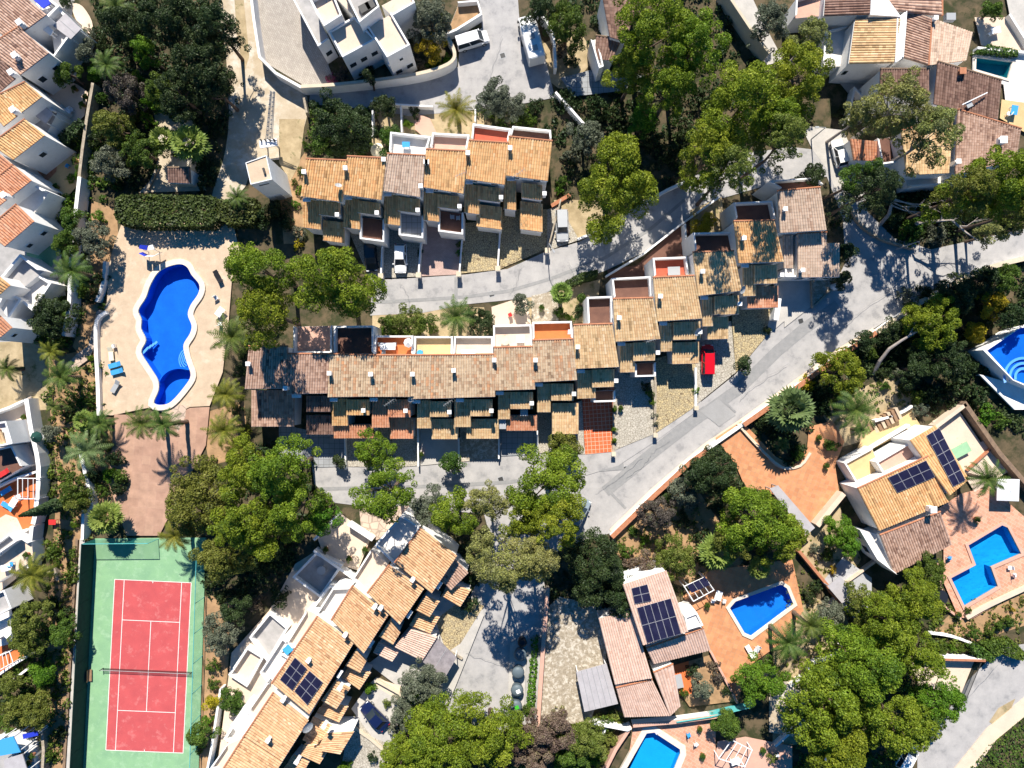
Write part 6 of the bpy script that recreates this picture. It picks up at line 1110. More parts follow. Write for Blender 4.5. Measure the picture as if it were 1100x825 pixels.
# bright pines
T(280, 290, 36, 'bright round-headed pine', h=17, ry=34); T(284, 338, 33, 'bright lower pine leaning on the row', h=17); T(357, 302, 46, 'large bright dome of a pine', h=16)
T(662, 195, 48, 'large bright round pine', h=13); T(702, 30, 44, 'tall bright pine in the top wood', h=17); T(680, 75, 24, 'narrow bright pine in the top wood', h=12); T(745, 50, 36, 'wide bright pine in the top wood', h=18); T(720, 95, 30, 'shaded bright pine in the top wood', h=15)
T(800, 110, 45, 'broad spreading bright pine', h=19); T(765, 165, 34, 'bright pine over the road edge', h=18); T(858, 85, 38, 'bright many-lobed pine', h=17); T(835, 130, 28, 'dark-edged bright pine', 'pine_leaf', h=17)
T(872, 40, 22, 'loose grey-green pine', 'grey_pine', h=9, gap=.3, bark='pale_bark'); T(828, 22, 22, 'pale thin-leaved tree', 'olive_leaf', h=8, gap=.3, bark='pale_bark')
T(965, 115, 36, 'sparse yellow-grey pine with bare limbs', 'grey_pine', h=15, gap=.45, cover=1.9, bark='pale_bark', low=.2); T(1003, 145, 30, 'sparse yellow-grey pine over a roof', 'grey_pine', h=16, gap=.45, bark='pale_bark', low=.2); T(928, 122, 18, 'small sparse yellow-grey pine', 'grey_pine', h=13, gap=.4, bark='pale_bark')
T(1075, 195, 42, 'dense bright corner pine', 'pine_leaf', h=18); T(1040, 208, 28, 'dull wide pine', 'pine_dull', h=17, gap=.2); T(1062, 252, 14, 'small bright pine sprig at the road', 'grey_pine', h=6, gap=.3)
T(940, 205, 26, 'dark bushy tree', 'dark_leaf', h=17); T(922, 190, 17, 'mid green bushy tree', 'mid_leaf', h=14); T(1102, 222, 26, 'dense pine at the photo edge', 'pine_dull', h=17); T(872, 190, 15, 'dark ragged pine at the road', 'dark_leaf', h=7, gap=.3)
T(213, 535, 42, 'dull grey-flecked pine', 'pine_dull', h=10, gap=.2, bark='pale_bark'); T(262, 505, 30, 'bright upper pine of the court wood', h=12); T(300, 505, 34, 'bright tall pine of the court wood', h=17); T(318, 545, 30, 'bright outer pine of the court wood', h=15); T(265, 560, 42, 'largest bright pine of the court wood', h=13); T(235, 600, 28, 'shaded pine of the court wood', 'pine_dull', h=9); T(345, 560, 18, 'small bright court wood tree', 'bright_leaf', h=10)
T(413, 530, 32, 'bright round road pine', h=15); T(400, 484, 23, 'bright leafy green tree', 'bright_leaf', h=7); T(488, 552, 28, 'bright open pine', h=10, gap=.25, bark='pale_bark'); T(525, 540, 22, 'grey-limbed open pine', 'grey_pine', h=10, gap=.35, bark='pale_bark'); T(540, 605, 36, 'grey-green sparse pine', 'grey_pine', h=16, gap=.3, bark='pale_bark', low=.25); T(515, 590, 18, 'small grey-green pine', 'grey_pine', h=8, gap=.3)
T(590, 520, 42, 'tall bright roadside pine', h=12); T(600, 560, 30, 'bright roadside pine lower down', h=15); T(565, 555, 25, 'shaded bright roadside pine', 'pine_leaf', h=10); T(575, 600, 26, 'grey-topped pine', 'grey_pine', h=16, gap=.2)
T(640, 612, 38, 'broad dark green tree', 'dark_leaf', h=8); T(665, 640, 22, 'dark green tree against the villa roof', 'dark_leaf', h=6)
T(768, 510, 30, 'dark blue-green round tree', 'dark_leaf', h=8); T(738, 527, 19, 'light grey-green tree', 'olive_leaf', h=5); T(708, 552, 19, 'purple-grey bushy tree', 'purple_leaf', h=5); T(812, 558, 40, 'large bright garden pine', h=10, gap=.12); T(790, 580, 22, 'shaded garden pine', 'pine_dull', h=8); T(840, 580, 26, 'bright garden pine on the shed side', h=8, gap=.2)
T(895, 755, 50, 'huge bright pine', h=12); T(930, 720, 44, 'huge bright pine with pale patches', 'pine_leaf', h=12); T(970, 780, 40, 'bright lower pine of the great clump', h=11); T(900, 800, 38, 'shaded lower pine of the great clump', 'pine_leaf', h=10); T(955, 670, 34, 'upper pine of the great clump', 'pine_leaf', h=10, gap=.1); T(985, 645, 30, 'crooked open pine', 'pine_leaf', h=9, gap=.25); T(1010, 755, 28, 'vivid green round tree', 'bright_leaf', h=7); T(930, 650, 20, 'small dull pine', 'pine_dull', h=7); T(990, 705, 26, 'small bright pine of the great clump', h=9)
T(820, 730, 27, 'vivid light green round tree', 'bright_leaf', h=6); T(470, 800, 46, 'broad bright pine crowns', 'pine_leaf', h=9); T(525, 790, 40, 'broad bright pine with a flat top', 'pine_leaf', h=9); T(430, 815, 24, 'bright pine at the photo edge', 'pine_leaf', h=8)
T(590, 790, 26, 'leafless grey-brown tree', 'brown_leaf', h=6, gap=.2); T(630, 795, 24, 'yellowish bushy tree', 'pine_dull', h=5); T(570, 810, 22, 'grey twiggy tree', 'brown_leaf', h=5, gap=.2); T(615, 815, 20, 'green bushy tree', 'mid_leaf', h=4.5)
# top-left wood
T(200, 22, 32, 'dark dense conifer', 'dark_leaf', h=11); T(232, 30, 24, 'dark conifer beside the track', 'dark_leaf', h=11); T(170, 15, 24, 'dark conifer at the photo top', 'dark_leaf', h=10); T(215, 68, 30, 'dark spreading conifer', 'dark_leaf', h=11); T(232, 95, 22, 'dark conifer by the dirt track', 'dark_leaf', h=9); T(190, 100, 24, 'dark tree in the wood', 'dark_leaf', h=9); T(155, 55, 15, 'vivid green round tree', 'bright_leaf', h=7); T(130, 95, 22, 'purple-brown round tree', 'purple_leaf', h=6); T(172, 95, 18, 'mid green tree in the wood', 'mid_leaf', h=7); T(130, 25, 22, 'dark tree by the shaded wall', 'dark_leaf', h=8); T(118, 135, 20, 'yellowish green tree', 'pine_dull', h=6); T(150, 160, 20, 'mid green bushy tree', 'mid_leaf', h=5.5); T(115, 175, 20, 'grey-green bushy tree', 'olive_leaf', h=5)
T(365, 132, 34, 'large dark green round tree', 'dark_leaf', h=8); T(350, 150, 20, 'dark green tree lower lobe', 'mid_leaf', h=6); T(412, 112, 14, 'clipped dark tree', 'dark_leaf', h=4.5); T(418, 148, 15, 'olive green garden tree', 'mid_leaf', h=4.5)
T(461, 18, 26, 'grey-green round tree', 'olive_leaf', h=6); T(463, 48, 15, 'yellow flowering tree', 'yellow_leaf', h=4.5); T(530, 105, 20, 'grey-green thin tree', 'olive_leaf', h=5.5, gap=.2); T(548, 110, 18, 'dark grey-green tree', 'olive_leaf', h=5.5, gap=.2); T(610, 25, 24, 'dark tree behind the motorhome', 'mid_leaf', h=7); T(580, 10, 16, 'dark tree above the motorhome', 'dark_leaf', h=7); T(630, 145, 20, 'blue-grey shaded tree', 'olive_leaf', h=6); T(690, 130, 18, 'small sunlit tree in deep shade', 'bright_leaf', h=5)
# right side garden trees
T(1008, 345, 28, 'yellow-green leaning tree', 'pine_leaf', h=7, gap=.15); T(985, 340, 18, 'yellow-green tree beside the leaning one', 'pine_leaf', h=6); T(1068, 325, 17, 'yellow flowering tree', 'yellow_leaf', h=4.5, gap=.15); T(1050, 357, 12, 'yellow flowering bush tree', 'yellow_leaf', h=3); T(905, 398, 27, 'yellow-green round tree', 'pine_leaf', h=6); T(1090, 340, 16, 'dark green tree', 'dark_leaf', h=6); T(1030, 320, 20, 'dark green shaded tree', 'dark_leaf', h=6); T(1060, 300, 18, 'dark green roadside tree', 'dark_leaf', h=5); T(1020, 385, 24, 'dark olive tree', 'dark_leaf', h=6); T(985, 395, 20, 'dark olive garden tree', 'dark_leaf', h=5); T(1080, 300, 18, 'dark mid-green tree', 'mid_leaf', h=5)
T(958, 355, 14, 'dark round clipped tree', 'dark_leaf', h=4); T(930, 365, 12, 'dark green round bush tree', 'dark_leaf', h=4); T(903, 572, 17, 'bright green round fruit tree', 'bright_leaf', h=4.5); T(912, 585, 14, 'bright green fruit tree', 'bright_leaf', h=4.5); T(1000, 615, 20, 'dark green tree by the brown roof', 'mid_leaf', h=5); T(893, 660, 16, 'grey-green tree', 'olive_leaf', h=5)
T(452, 735, 24, 'grey-green rounded tree', 'olive_leaf', h=5); T(435, 770, 18, 'grey-green loose tree', 'olive_leaf', h=4.5, gap=.2); T(446, 748, 10, 'yellow-green bush', 'bright_leaf', h=3); T(395, 742, 8, 'bright green bush', 'bright_leaf', h=2)
T(235, 682, 22, 'silvery grey olive tree', 'olive_leaf', h=5); T(252, 655, 16, 'dark round tree', 'dark_leaf', h=5); T(247, 755, 14, 'dark green bush tree', 'mid_leaf', h=4); T(228, 755, 9, 'yellow bush', 'yellow_leaf', h=2.5); T(215, 790, 14, 'mid green bushy tree', 'mid_leaf', h=3.5)
T(68, 680, 18, 'dark green round tree', 'mid_leaf', h=5); T(30, 668, 22, 'dull yellow-green tree', 'pine_dull', h=6); T(30, 690, 18, 'dull green tree lower lobe', 'pine_dull', h=5); T(38, 765, 18, 'yellow-green tree', 'pine_dull', h=5); T(15, 765, 16, 'dark yellow-green tree', 'pine_dull', h=5); T(10, 735, 14, 'yellow-flecked tree', 'pine_dull', h=4); T(45, 725, 16, 'vivid green banana plant', 'bright_leaf', h=3.5, gap=.3, lr=.7)
T(72, 78, 15, 'dark green olive-toned tree', 'mid_leaf', h=4.5); T(93, 55, 12, 'grey-green tree', 'olive_leaf', h=4); T(100, 78, 9, 'bright green bush', 'bright_leaf', h=2.5); T(55, 340, 26, 'dark speckled bougainvillea mound', 'dark_leaf', h=5); T(68, 262, 15, 'dark green tree', 'mid_leaf', h=5); T(75, 235, 13, 'mid green tree', 'mid_leaf', h=4); T(100, 258, 20, 'grey-green round tree', 'olive_leaf', h=5)
T(78, 525, 17, 'dark green tree', 'mid_leaf', h=4.5); T(82, 540, 14, 'dull green tree', 'pine_dull', h=4); T(55, 465, 11, 'grey olive tree', 'olive_leaf', h=3.5); T(440, 343, 18, 'thin-leaved yellow-green tree', 'pine_dull', h=5, gap=.2); T(457, 345, 12, 'rich green tree', 'mid_leaf', h=5); T(420, 350, 14, 'mid green garden tree', 'mid_leaf', h=4, gap=.2); T(515, 343, 16, 'dark grey-green tree', 'dark_leaf', h=5); T(563, 325, 11, 'thin twiggy grey tree', 'olive_leaf', h=4, gap=.4)
T(486, 497, 13, 'mid green roadside tree', 'mid_leaf', h=4); T(364, 498, 8, 'lone round blue-green tree', 'dark_leaf', h=2.6); T(460, 545, 20, 'grey-green bushy tree', 'olive_leaf', h=5); T(608, 478, 18, 'twiggy brown-centred shrub tree', 'pine_dull', h=4, gap=.3); T(800, 392, 10, 'dark bushy tree', 'dark_leaf', h=3); T(625, 320, 4, 'small round bush', 'mid_leaf', h=2)
T(755, 240, 14, 'leaf-strewn dry tree', 'yellow_leaf', h=4, gap=.3); T(910, 272, 12, 'dark shaded tree', 'dark_leaf', h=5); T(842, 150, 24, 'tall dull pine', 'pine_dull', h=20, gap=.25); T(788, 182, 23, 'tall dull pine', 'pine_dull', h=20, gap=.25); T(905, 300, 12, 'dark shaded low tree', 'dark_leaf', h=4)
T(755, 740, 12, 'grey-green olive tree', 'olive_leaf', h=3.5); T(780, 780, 16, 'mid green tree', 'mid_leaf', h=4); T(1000, 30, 6, 'small bush', 'mid_leaf', h=2); T(1068, 10, 12, 'dark leafy bush', 'mid_leaf', h=3.5)
T(725, 600, 24, 'dull olive-green round tree', 'pine_dull', h=5); T(690, 640, 10, 'small grey tree', 'brown_leaf', h=3); T(700, 605, 14, 'pinkish brown twiggy tree', 'brown_leaf', h=4, gap=.2)
T(1020, 95, 5, 'tiny bush', 'mid_leaf', h=2)
# palms
Pm(490, 118, 22, 'golden green palm', 4.5, mat='palm_yellow'); Pm(490, 340, 23, 'dark green palm', 5.5); Pm(205, 155, 20, 'bright fan palm', 4, style='fan', mat='fan_green'); Pm(176, 150, 14, 'small fan palm', 3, style='fan', mat='fan_green'); Pm(78, 291, 22, 'feathery palm', 5); Pm(8, 396, 15, 'young palm', 3); Pm(66, 405, 22, 'wide green palm', 4); Pm(93, 484, 26, 'large silvery spiky palm', 3.2, mat='palm_silver'); Pm(152, 455, 20, 'dark feather palm', 6.5); Pm(175, 456, 20, 'dark feather palm with a long shadow', 6.5)
Pm(108, 455, 17, 'low bushy palm', 3, mat='palm_leaf'); Pm(92, 452, 12, 'low broad-leaved palm', 2.5, style='fan', mat='fan_green'); Pm(250, 362, 26, 'feathery palm', 4.5); Pm(243, 424, 20, 'yellowish palm', 5, mat='palm_yellow'); Pm(241, 462, 22, 'golden palm', 5, mat='palm_yellow'); Pm(256, 482, 16, 'small golden palm', 4, mat='palm_yellow'); Pm(115, 556, 18, 'vivid green fan palm', 3.2, style='fan', mat='fan_green'); Pm(188, 576, 20, 'yellow-tipped palm', 5, mat='palm_yellow')
Pm(255, 212, 14, 'dark palm growing through the clipped hedge', 3.5); Pm(848, 440, 25, 'broad grey-green fan palm', 5, style='fan', mat='palm_silver'); Pm(919, 440, 26, 'spiky feather palm', 5.5); Pm(925, 462, 11, 'small bright palm', 2.5, mat='fan_green'); Pm(1060, 514, 22, 'feathery brown-green palm', 5.5); Pm(846, 690, 24, 'dark feather palm', 6.5); Pm(870, 672, 18, 'smaller dark palm', 5.5); Pm(35, 618, 24, 'yellow-green palm-like crown', 4.5, mat='palm_yellow'); Pm(770, 592, 20, 'pale fan palm', 4, style='fan', mat='fan_green'); Pm(987, 790, 16, 'yellow-green palm', 4, mat='palm_yellow')
Pm(603, 315, 12, 'small fan palm', 3.5, style='fan', mat='fan_green'); Pm(840, 478, 10, 'small dark palm', 2.5); Pm(115, 70, 18, 'shaded feathery palm', 6); Pm(125, 8, 20, 'dry-fronded palm', 6); Pm(55, 378, 15, 'small yellow-green palm', 2.5, mat='palm_yellow'); Pm(58, 437, 10, 'small dry palm', 2.5); Pm(75, 435, 9, 'spiky agave', .6, style='agave', mat='palm_leaf', name='agave_plant', cat='agave'); Pm(815, 610, 12, 'small fan palm', 3, style='fan', mat='fan_green'); Pm(1063, 270, 0.1, 'x', 1) if 0 else None
# single bushes
for x, y, r, d, k, st in ((72, 445, 5, 'dark round bush', 'dark_leaf', 'ball'), (85, 430, 6, 'small green bush', 'mid_leaf', 'loose'), (98, 432, 7, 'bright shrub', 'mid_leaf', 'loose'), (122, 493, 9, 'dark trimmed bush', 'dark_leaf', 'ball'), (118, 510, 8, 'bright round bush', 'bright_leaf', 'ball'), (130, 512, 9, 'round green bush', 'mid_leaf', 'ball'), (126, 525, 9, 'dark round bush', 'dark_leaf', 'ball'), (115, 480, 7, 'dry bush', 'pine_dull', 'loose'), (100, 510, 9, 'dark bush', 'dark_leaf', 'ball'), (110, 525, 8, 'green bush', 'mid_leaf', 'loose'), (92, 460, 7, 'yellow-green shrub', 'bright_leaf', 'loose'),
          (105, 232, 7, 'small green bush', 'bright_leaf', 'loose'), (98, 385, 4, 'blue-green agave bush', 'bright_leaf', 'ball'), (92, 395, 3.5, 'small dark bush', 'dark_leaf', 'ball'), (105, 300, 9, 'dark wall bush', 'dark_leaf', 'loose'), (98, 318, 9, 'dark wall bush', 'dark_leaf', 'loose'), (88, 312, 8, 'yellow-green wall bush', 'mid_leaf', 'loose'), (62, 215, 8, 'dark hedge bush', 'dark_leaf', 'ball'), (72, 218, 8, 'green bush', 'bright_leaf', 'loose'),
          (58, 590, 7, 'weedy green bush', 'mid_leaf', 'loose'), (62, 605, 5, 'weedy bush', 'mid_leaf', 'loose'), (80, 565, 4, 'tiny green bush', 'bright_leaf', 'loose'), (75, 572, 3, 'tiny weed tuft', 'mid_leaf', 'loose'), (78, 592, 4, 'tiny green tuft', 'mid_leaf', 'loose'), (70, 660, 9, 'dark bush', 'dark_leaf', 'loose'), (55, 650, 10, 'dark bush', 'dark_leaf', 'ball'), (48, 735, 9, 'green bush', 'mid_leaf', 'loose'), (52, 810, 8, 'green bush', 'mid_leaf', 'loose'), (66, 790, 6, 'dark bush', 'dark_leaf', 'loose'), (25, 775, 9, 'dark bush', 'dark_leaf', 'ball'), (8, 755, 9, 'dark bush', 'dark_leaf', 'loose'),
          (240, 640, 10, 'dark bush', 'dark_leaf', 'ball'), (225, 625, 9, 'dark bush', 'dark_leaf', 'loose'), (228, 715, 8, 'green climber bush', 'mid_leaf', 'loose'), (230, 735, 7, 'green climber bush', 'mid_leaf', 'loose'), (222, 775, 7, 'small green bush', 'bright_leaf', 'loose'), (214, 805, 6, 'small green bush', 'mid_leaf', 'loose'), (255, 745, 6, 'green bush', 'mid_leaf', 'ball'),
          (321, 205, 5, 'round green bush', 'bright_leaf', 'loose'), (323, 185, 5, 'small green bush', 'mid_leaf', 'loose'), (316, 195, 4, 'small dark bush', 'mid_leaf', 'loose'), (328, 155, 4, 'small green bush', 'mid_leaf', 'loose'), (318, 220, 5, 'green bush', 'bright_leaf', 'loose'), (320, 250, 8, 'pale flowering bush', 'olive_leaf', 'loose'), (308, 240, 10, 'dark bush', 'dark_leaf', 'ball'), (295, 225, 12, 'dark bush', 'dark_leaf', 'ball'), (280, 235, 12, 'dark bush', 'dark_leaf', 'ball'), (320, 262, 6, 'yellow-green bush', 'yellow_leaf', 'loose'),
          (387, 160, 9, 'dark green bush', 'mid_leaf', 'ball'), (438, 133, 6, 'bright small bush', 'bright_leaf', 'ball'), (445, 120, 7, 'dark bush', 'dark_leaf', 'loose'), (356, 85, 7, 'pink flowering bush', 'pink_leaf', 'loose'), (368, 82, 8, 'dark purple bush', 'purple_leaf', 'loose'), (450, 68, 8, 'pale twiggy bush', 'brown_leaf', 'loose'), (468, 70, 8, 'green bush', 'mid_leaf', 'ball'), (480, 64, 6, 'bright green bush', 'bright_leaf', 'ball'), (440, 62, 7, 'mauve twiggy bush', 'purple_leaf', 'loose'), (395, 70, 10, 'dark bush', 'dark_leaf', 'ball'), (475, 20, 9, 'green bush', 'mid_leaf', 'loose'),
          (410, 358, 6, 'green bush', 'bright_leaf', 'loose'), (430, 356, 7, 'green bush', 'mid_leaf', 'loose'), (465, 352, 6, 'green bush', 'mid_leaf', 'loose'), (612, 342, 6, 'bright green bush', 'bright_leaf', 'loose'), (600, 335, 7, 'dark green bush', 'mid_leaf', 'ball'), (622, 335, 8, 'dark green bush', 'dark_leaf', 'ball'), (640, 330, 7, 'dark bush', 'dark_leaf', 'ball'),
          (494, 262, 4, 'climbing green bush', 'mid_leaf', 'loose'), (493, 272, 4, 'climbing green bush', 'bright_leaf', 'loose'), (451, 270, 4, 'dark climbing bush', 'dark_leaf', 'loose'), (660, 440, 3.5, 'clipped ball bush', 'bright_leaf', 'ball'), (660, 461, 3.5, 'clipped ball bush', 'bright_leaf', 'ball'), (660, 473, 3.5, 'clipped ball bush', 'bright_leaf', 'ball'), (698, 422, 5, 'bright bush', 'bright_leaf', 'loose'), (701, 432, 4, 'bright bush', 'bright_leaf', 'loose'), (703, 446, 4, 'pale bush', 'olive_leaf', 'loose'), (704, 455, 3, 'pale bush', 'olive_leaf', 'loose'), (695, 415, 6, 'dark bush', 'dark_leaf', 'loose'), (748, 420, 4, 'bright bush', 'bright_leaf', 'loose'), (830, 330, 4, 'small bright bush', 'bright_leaf', 'loose'), (824, 355, 5, 'dark bush', 'dark_leaf', 'ball'),
          (735, 560, 9, 'dark bush', 'dark_leaf', 'loose'), (680, 570, 6, 'dark green bush', 'mid_leaf', 'ball'), (692, 578, 6, 'green bush', 'bright_leaf', 'loose'), (672, 592, 9, 'mid green bush', 'mid_leaf', 'loose'), (678, 605, 8, 'pinkish bush', 'brown_leaf', 'loose'), (750, 600, 9, 'dark bush', 'dark_leaf', 'loose'), (755, 575, 9, 'dark blue-green bush', 'dark_leaf', 'loose'), (745, 540, 8, 'reddish grey bush', 'purple_leaf', 'loose'),
          (845, 462, 12, 'dark bush', 'dark_leaf', 'ball'), (825, 455, 11, 'dark bush', 'dark_leaf', 'ball'), (857, 489, 8, 'dark round bush', 'mid_leaf', 'ball'), (893, 478, 8, 'clipped green bush', 'mid_leaf', 'ball'), (862, 430, 10, 'dark green bush', 'dark_leaf', 'ball'), (885, 440, 10, 'dark green bush', 'dark_leaf', 'ball'), (868, 412, 9, 'yellow bush', 'yellow_leaf', 'loose'), (880, 420, 10, 'dark bush', 'dark_leaf', 'ball'), (900, 425, 8, 'green bush', 'mid_leaf', 'loose'), (935, 380, 8, 'green round bush', 'mid_leaf', 'ball'), (945, 400, 7, 'dark round bush', 'dark_leaf', 'ball'), (958, 390, 7, 'dark round bush', 'dark_leaf', 'ball'), (965, 402, 7, 'grey-green round bush', 'olive_leaf', 'ball'), (972, 380, 8, 'dark bush', 'dark_leaf', 'ball'), (975, 415, 9, 'dark bush', 'dark_leaf', 'ball'), (950, 415, 6, 'green round bush', 'mid_leaf', 'ball'), (985, 425, 10, 'yellow-green bush', 'mid_leaf', 'loose'), (990, 440, 9, 'pale bush', 'olive_leaf', 'loose'), (1000, 425, 12, 'dark bush', 'dark_leaf', 'loose'), (1030, 415, 14, 'dark bush', 'dark_leaf', 'loose'), (1060, 445, 12, 'bright green bush', 'bright_leaf', 'loose'), (1075, 455, 9, 'green bush', 'mid_leaf', 'loose'), (1050, 425, 12, 'dark bush', 'dark_leaf', 'loose'), (1040, 395, 12, 'dark bush', 'dark_leaf', 'ball'), (1005, 365, 10, 'green bush', 'mid_leaf', 'loose'),
          (975, 320, 12, 'grey-green roadside bush', 'olive_leaf', 'loose'), (995, 315, 9, 'dark roadside bush', 'dark_leaf', 'ball'), (1010, 310, 9, 'dark roadside bush', 'dark_leaf', 'ball'), (1030, 300, 10, 'dark roadside bush', 'dark_leaf', 'loose'), (1055, 330, 10, 'dark bush', 'dark_leaf', 'loose'), (960, 375, 9, 'dark bush', 'dark_leaf', 'loose'), (915, 375, 8, 'green bush', 'mid_leaf', 'loose'), (980, 245, 14, 'green bend bush', 'mid_leaf', 'ball'), (1005, 250, 12, 'pale bend bush', 'olive_leaf', 'loose'), (960, 235, 12, 'dark bend bush', 'dark_leaf', 'ball'), (1020, 240, 12, 'dark bend bush', 'dark_leaf', 'loose'), (1045, 235, 12, 'dark bend bush', 'dark_leaf', 'loose'), (1020, 215, 14, 'dark bend bush', 'dark_leaf', 'loose'), (990, 215, 13, 'dark bend bush', 'dark_leaf', 'ball'), (975, 225, 9, 'yellow bend bush', 'grey_pine', 'loose'), (1085, 235, 12, 'yellow-green bend bush', 'pine_dull', 'loose'),
          (890, 595, 7, 'green bush', 'mid_leaf', 'loose'), (875, 590, 6, 'dry bush', 'olive_leaf', 'loose'), (895, 612, 5, 'yellow bush', 'yellow_leaf', 'loose'), (870, 640, 8, 'dark bush', 'dark_leaf', 'loose'), (878, 630, 7, 'dark bush', 'dark_leaf', 'loose'), (912, 660, 8, 'grey bush', 'olive_leaf', 'loose'), (1045, 680, 8, 'mid green bush', 'mid_leaf', 'loose'), (1062, 678, 6, 'dark clipped bush', 'mid_leaf', 'ball'), (1072, 672, 6, 'dark clipped bush', 'mid_leaf', 'ball'), (1084, 668, 7, 'dark clipped bush', 'mid_leaf', 'ball'), (1022, 696, 5, 'green edging bush', 'bright_leaf', 'ball'), (1032, 697, 5, 'green edging bush', 'mid_leaf', 'ball'), (1012, 698, 6, 'green edging bush', 'mid_leaf', 'loose'), (1040, 655, 4, 'tiny bush', 'mid_leaf', 'loose'), (1088, 655, 3, 'tiny yellow bush', 'yellow_leaf', 'loose'),
          (735, 745, 5, 'green bush', 'mid_leaf', 'loose'), (770, 728, 7, 'reddish bush', 'purple_leaf', 'loose'), (768, 715, 7, 'brown bush', 'brown_leaf', 'loose'), (745, 720, 7, 'dark bush', 'dark_leaf', 'loose'), (780, 742, 6, 'dark bush', 'dark_leaf', 'loose'), (568, 762, 7, 'dark bush', 'mid_leaf', 'ball'), (552, 775, 9, 'dark bush', 'dark_leaf', 'ball'), (650, 778, 9, 'green bush', 'mid_leaf', 'loose'), (600, 770, 10, 'yellow-flecked bush', 'pine_dull', 'loose'), (580, 780, 9, 'brown bush', 'brown_leaf', 'loose'), (640, 815, 9, 'green bush', 'bright_leaf', 'loose'), (655, 795, 8, 'olive bush', 'pine_dull', 'loose'), (560, 785, 10, 'grey bush', 'brown_leaf', 'loose'), (605, 818, 10, 'bright bush', 'bright_leaf', 'loose'), (830, 815, 6, 'dry bush', 'pine_dull', 'loose'), (850, 770, 5, 'dry bush', 'olive_leaf', 'loose'), (765, 770, 5, 'green bush', 'mid_leaf', 'loose'),
          (140, 130, 12, 'yellow-green bush', 'pine_dull', 'loose'), (160, 110, 12, 'yellow-green wood bush', 'bright_leaf', 'loose'), (145, 85, 10, 'bright wood bush', 'bright_leaf', 'loose'), (160, 130, 10, 'bright wood bush', 'bright_leaf', 'loose'), (130, 150, 12, 'mid green bush', 'mid_leaf', 'loose'), (135, 185, 12, 'dark bush', 'dark_leaf', 'loose'), (120, 195, 10, 'dark green bush', 'mid_leaf', 'loose'), (105, 150, 10, 'dark wall bush', 'dark_leaf', 'loose'), (215, 175, 9, 'dark bush', 'dark_leaf', 'loose'), (220, 195, 10, 'dark bush', 'dark_leaf', 'loose'), (190, 160, 8, 'dark bush', 'dark_leaf', 'loose'), (205, 125, 9, 'dark bush', 'dark_leaf', 'loose'), (180, 115, 10, 'green bush', 'mid_leaf', 'loose'), (95, 35, 8, 'grey bush', 'olive_leaf', 'loose'), (112, 50, 9, 'dark bush', 'dark_leaf', 'loose'), (140, 45, 12, 'dark bush', 'dark_leaf', 'loose'), (105, 105, 8, 'green bush', 'mid_leaf', 'loose'), (150, 30, 12, 'dark bush', 'dark_leaf', 'loose'), (112, 12, 10, 'dark bush', 'dark_leaf', 'loose'), (75, 192, 5, 'bright bush', 'bright_leaf', 'loose'), (82, 188, 4, 'bright bush', 'bright_leaf', 'loose'), (70, 3, 7, 'dark corner bush', 'dark_leaf', 'ball'),
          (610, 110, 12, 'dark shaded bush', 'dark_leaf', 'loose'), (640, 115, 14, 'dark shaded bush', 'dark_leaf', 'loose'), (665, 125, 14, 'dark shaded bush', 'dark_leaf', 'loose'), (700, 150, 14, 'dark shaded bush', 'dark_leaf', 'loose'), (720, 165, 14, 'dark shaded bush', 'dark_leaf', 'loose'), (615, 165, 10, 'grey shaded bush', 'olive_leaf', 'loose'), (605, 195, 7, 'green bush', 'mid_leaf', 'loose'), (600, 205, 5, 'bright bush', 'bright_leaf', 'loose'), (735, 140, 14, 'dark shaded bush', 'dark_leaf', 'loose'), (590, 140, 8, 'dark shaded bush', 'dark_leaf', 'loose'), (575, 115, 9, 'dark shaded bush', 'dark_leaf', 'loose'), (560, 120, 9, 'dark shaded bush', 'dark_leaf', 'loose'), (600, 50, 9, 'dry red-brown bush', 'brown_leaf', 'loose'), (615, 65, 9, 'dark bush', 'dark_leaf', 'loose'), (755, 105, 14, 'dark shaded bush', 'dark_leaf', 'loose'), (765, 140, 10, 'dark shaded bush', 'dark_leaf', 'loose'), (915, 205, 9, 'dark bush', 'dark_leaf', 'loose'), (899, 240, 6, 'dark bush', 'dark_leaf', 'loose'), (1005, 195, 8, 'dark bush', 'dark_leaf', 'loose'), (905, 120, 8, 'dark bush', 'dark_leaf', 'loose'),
          (370, 825, 8, 'bright bush', 'bright_leaf', 'ball'), (400, 815, 6, 'dark bush', 'dark_leaf', 'loose'), (415, 755, 5, 'dry bush', 'pine_dull', 'loose'), (425, 785, 9, 'grey-green bush', 'olive_leaf', 'loose'), (505, 650, 10, 'dark bush', 'dark_leaf', 'loose'), (508, 622, 8, 'dark bush', 'dark_leaf', 'loose'), (350, 545, 9, 'green bush', 'bright_leaf', 'loose'), (300, 590, 12, 'dark bush', 'dark_leaf', 'loose'), (280, 610, 12, 'dark bush', 'dark_leaf', 'loose'), (260, 630, 10, 'dark bush', 'dark_leaf', 'loose'), (300, 640, 12, 'dark bush', 'dark_leaf', 'loose'), (275, 650, 10, 'brown bush', 'brown_leaf', 'loose'), (225, 500, 10, 'golden bush', 'pine_dull', 'loose'), (262, 460, 8, 'yellow bush', 'palm_yellow', 'loose'), (255, 440, 8, 'dark bush', 'dark_leaf', 'loose'), (258, 400, 9, 'dark bush', 'dark_leaf', 'loose'), (262, 380, 8, 'dark bush', 'dark_leaf', 'loose')):
    Sh(x, y, r, d, k, st)
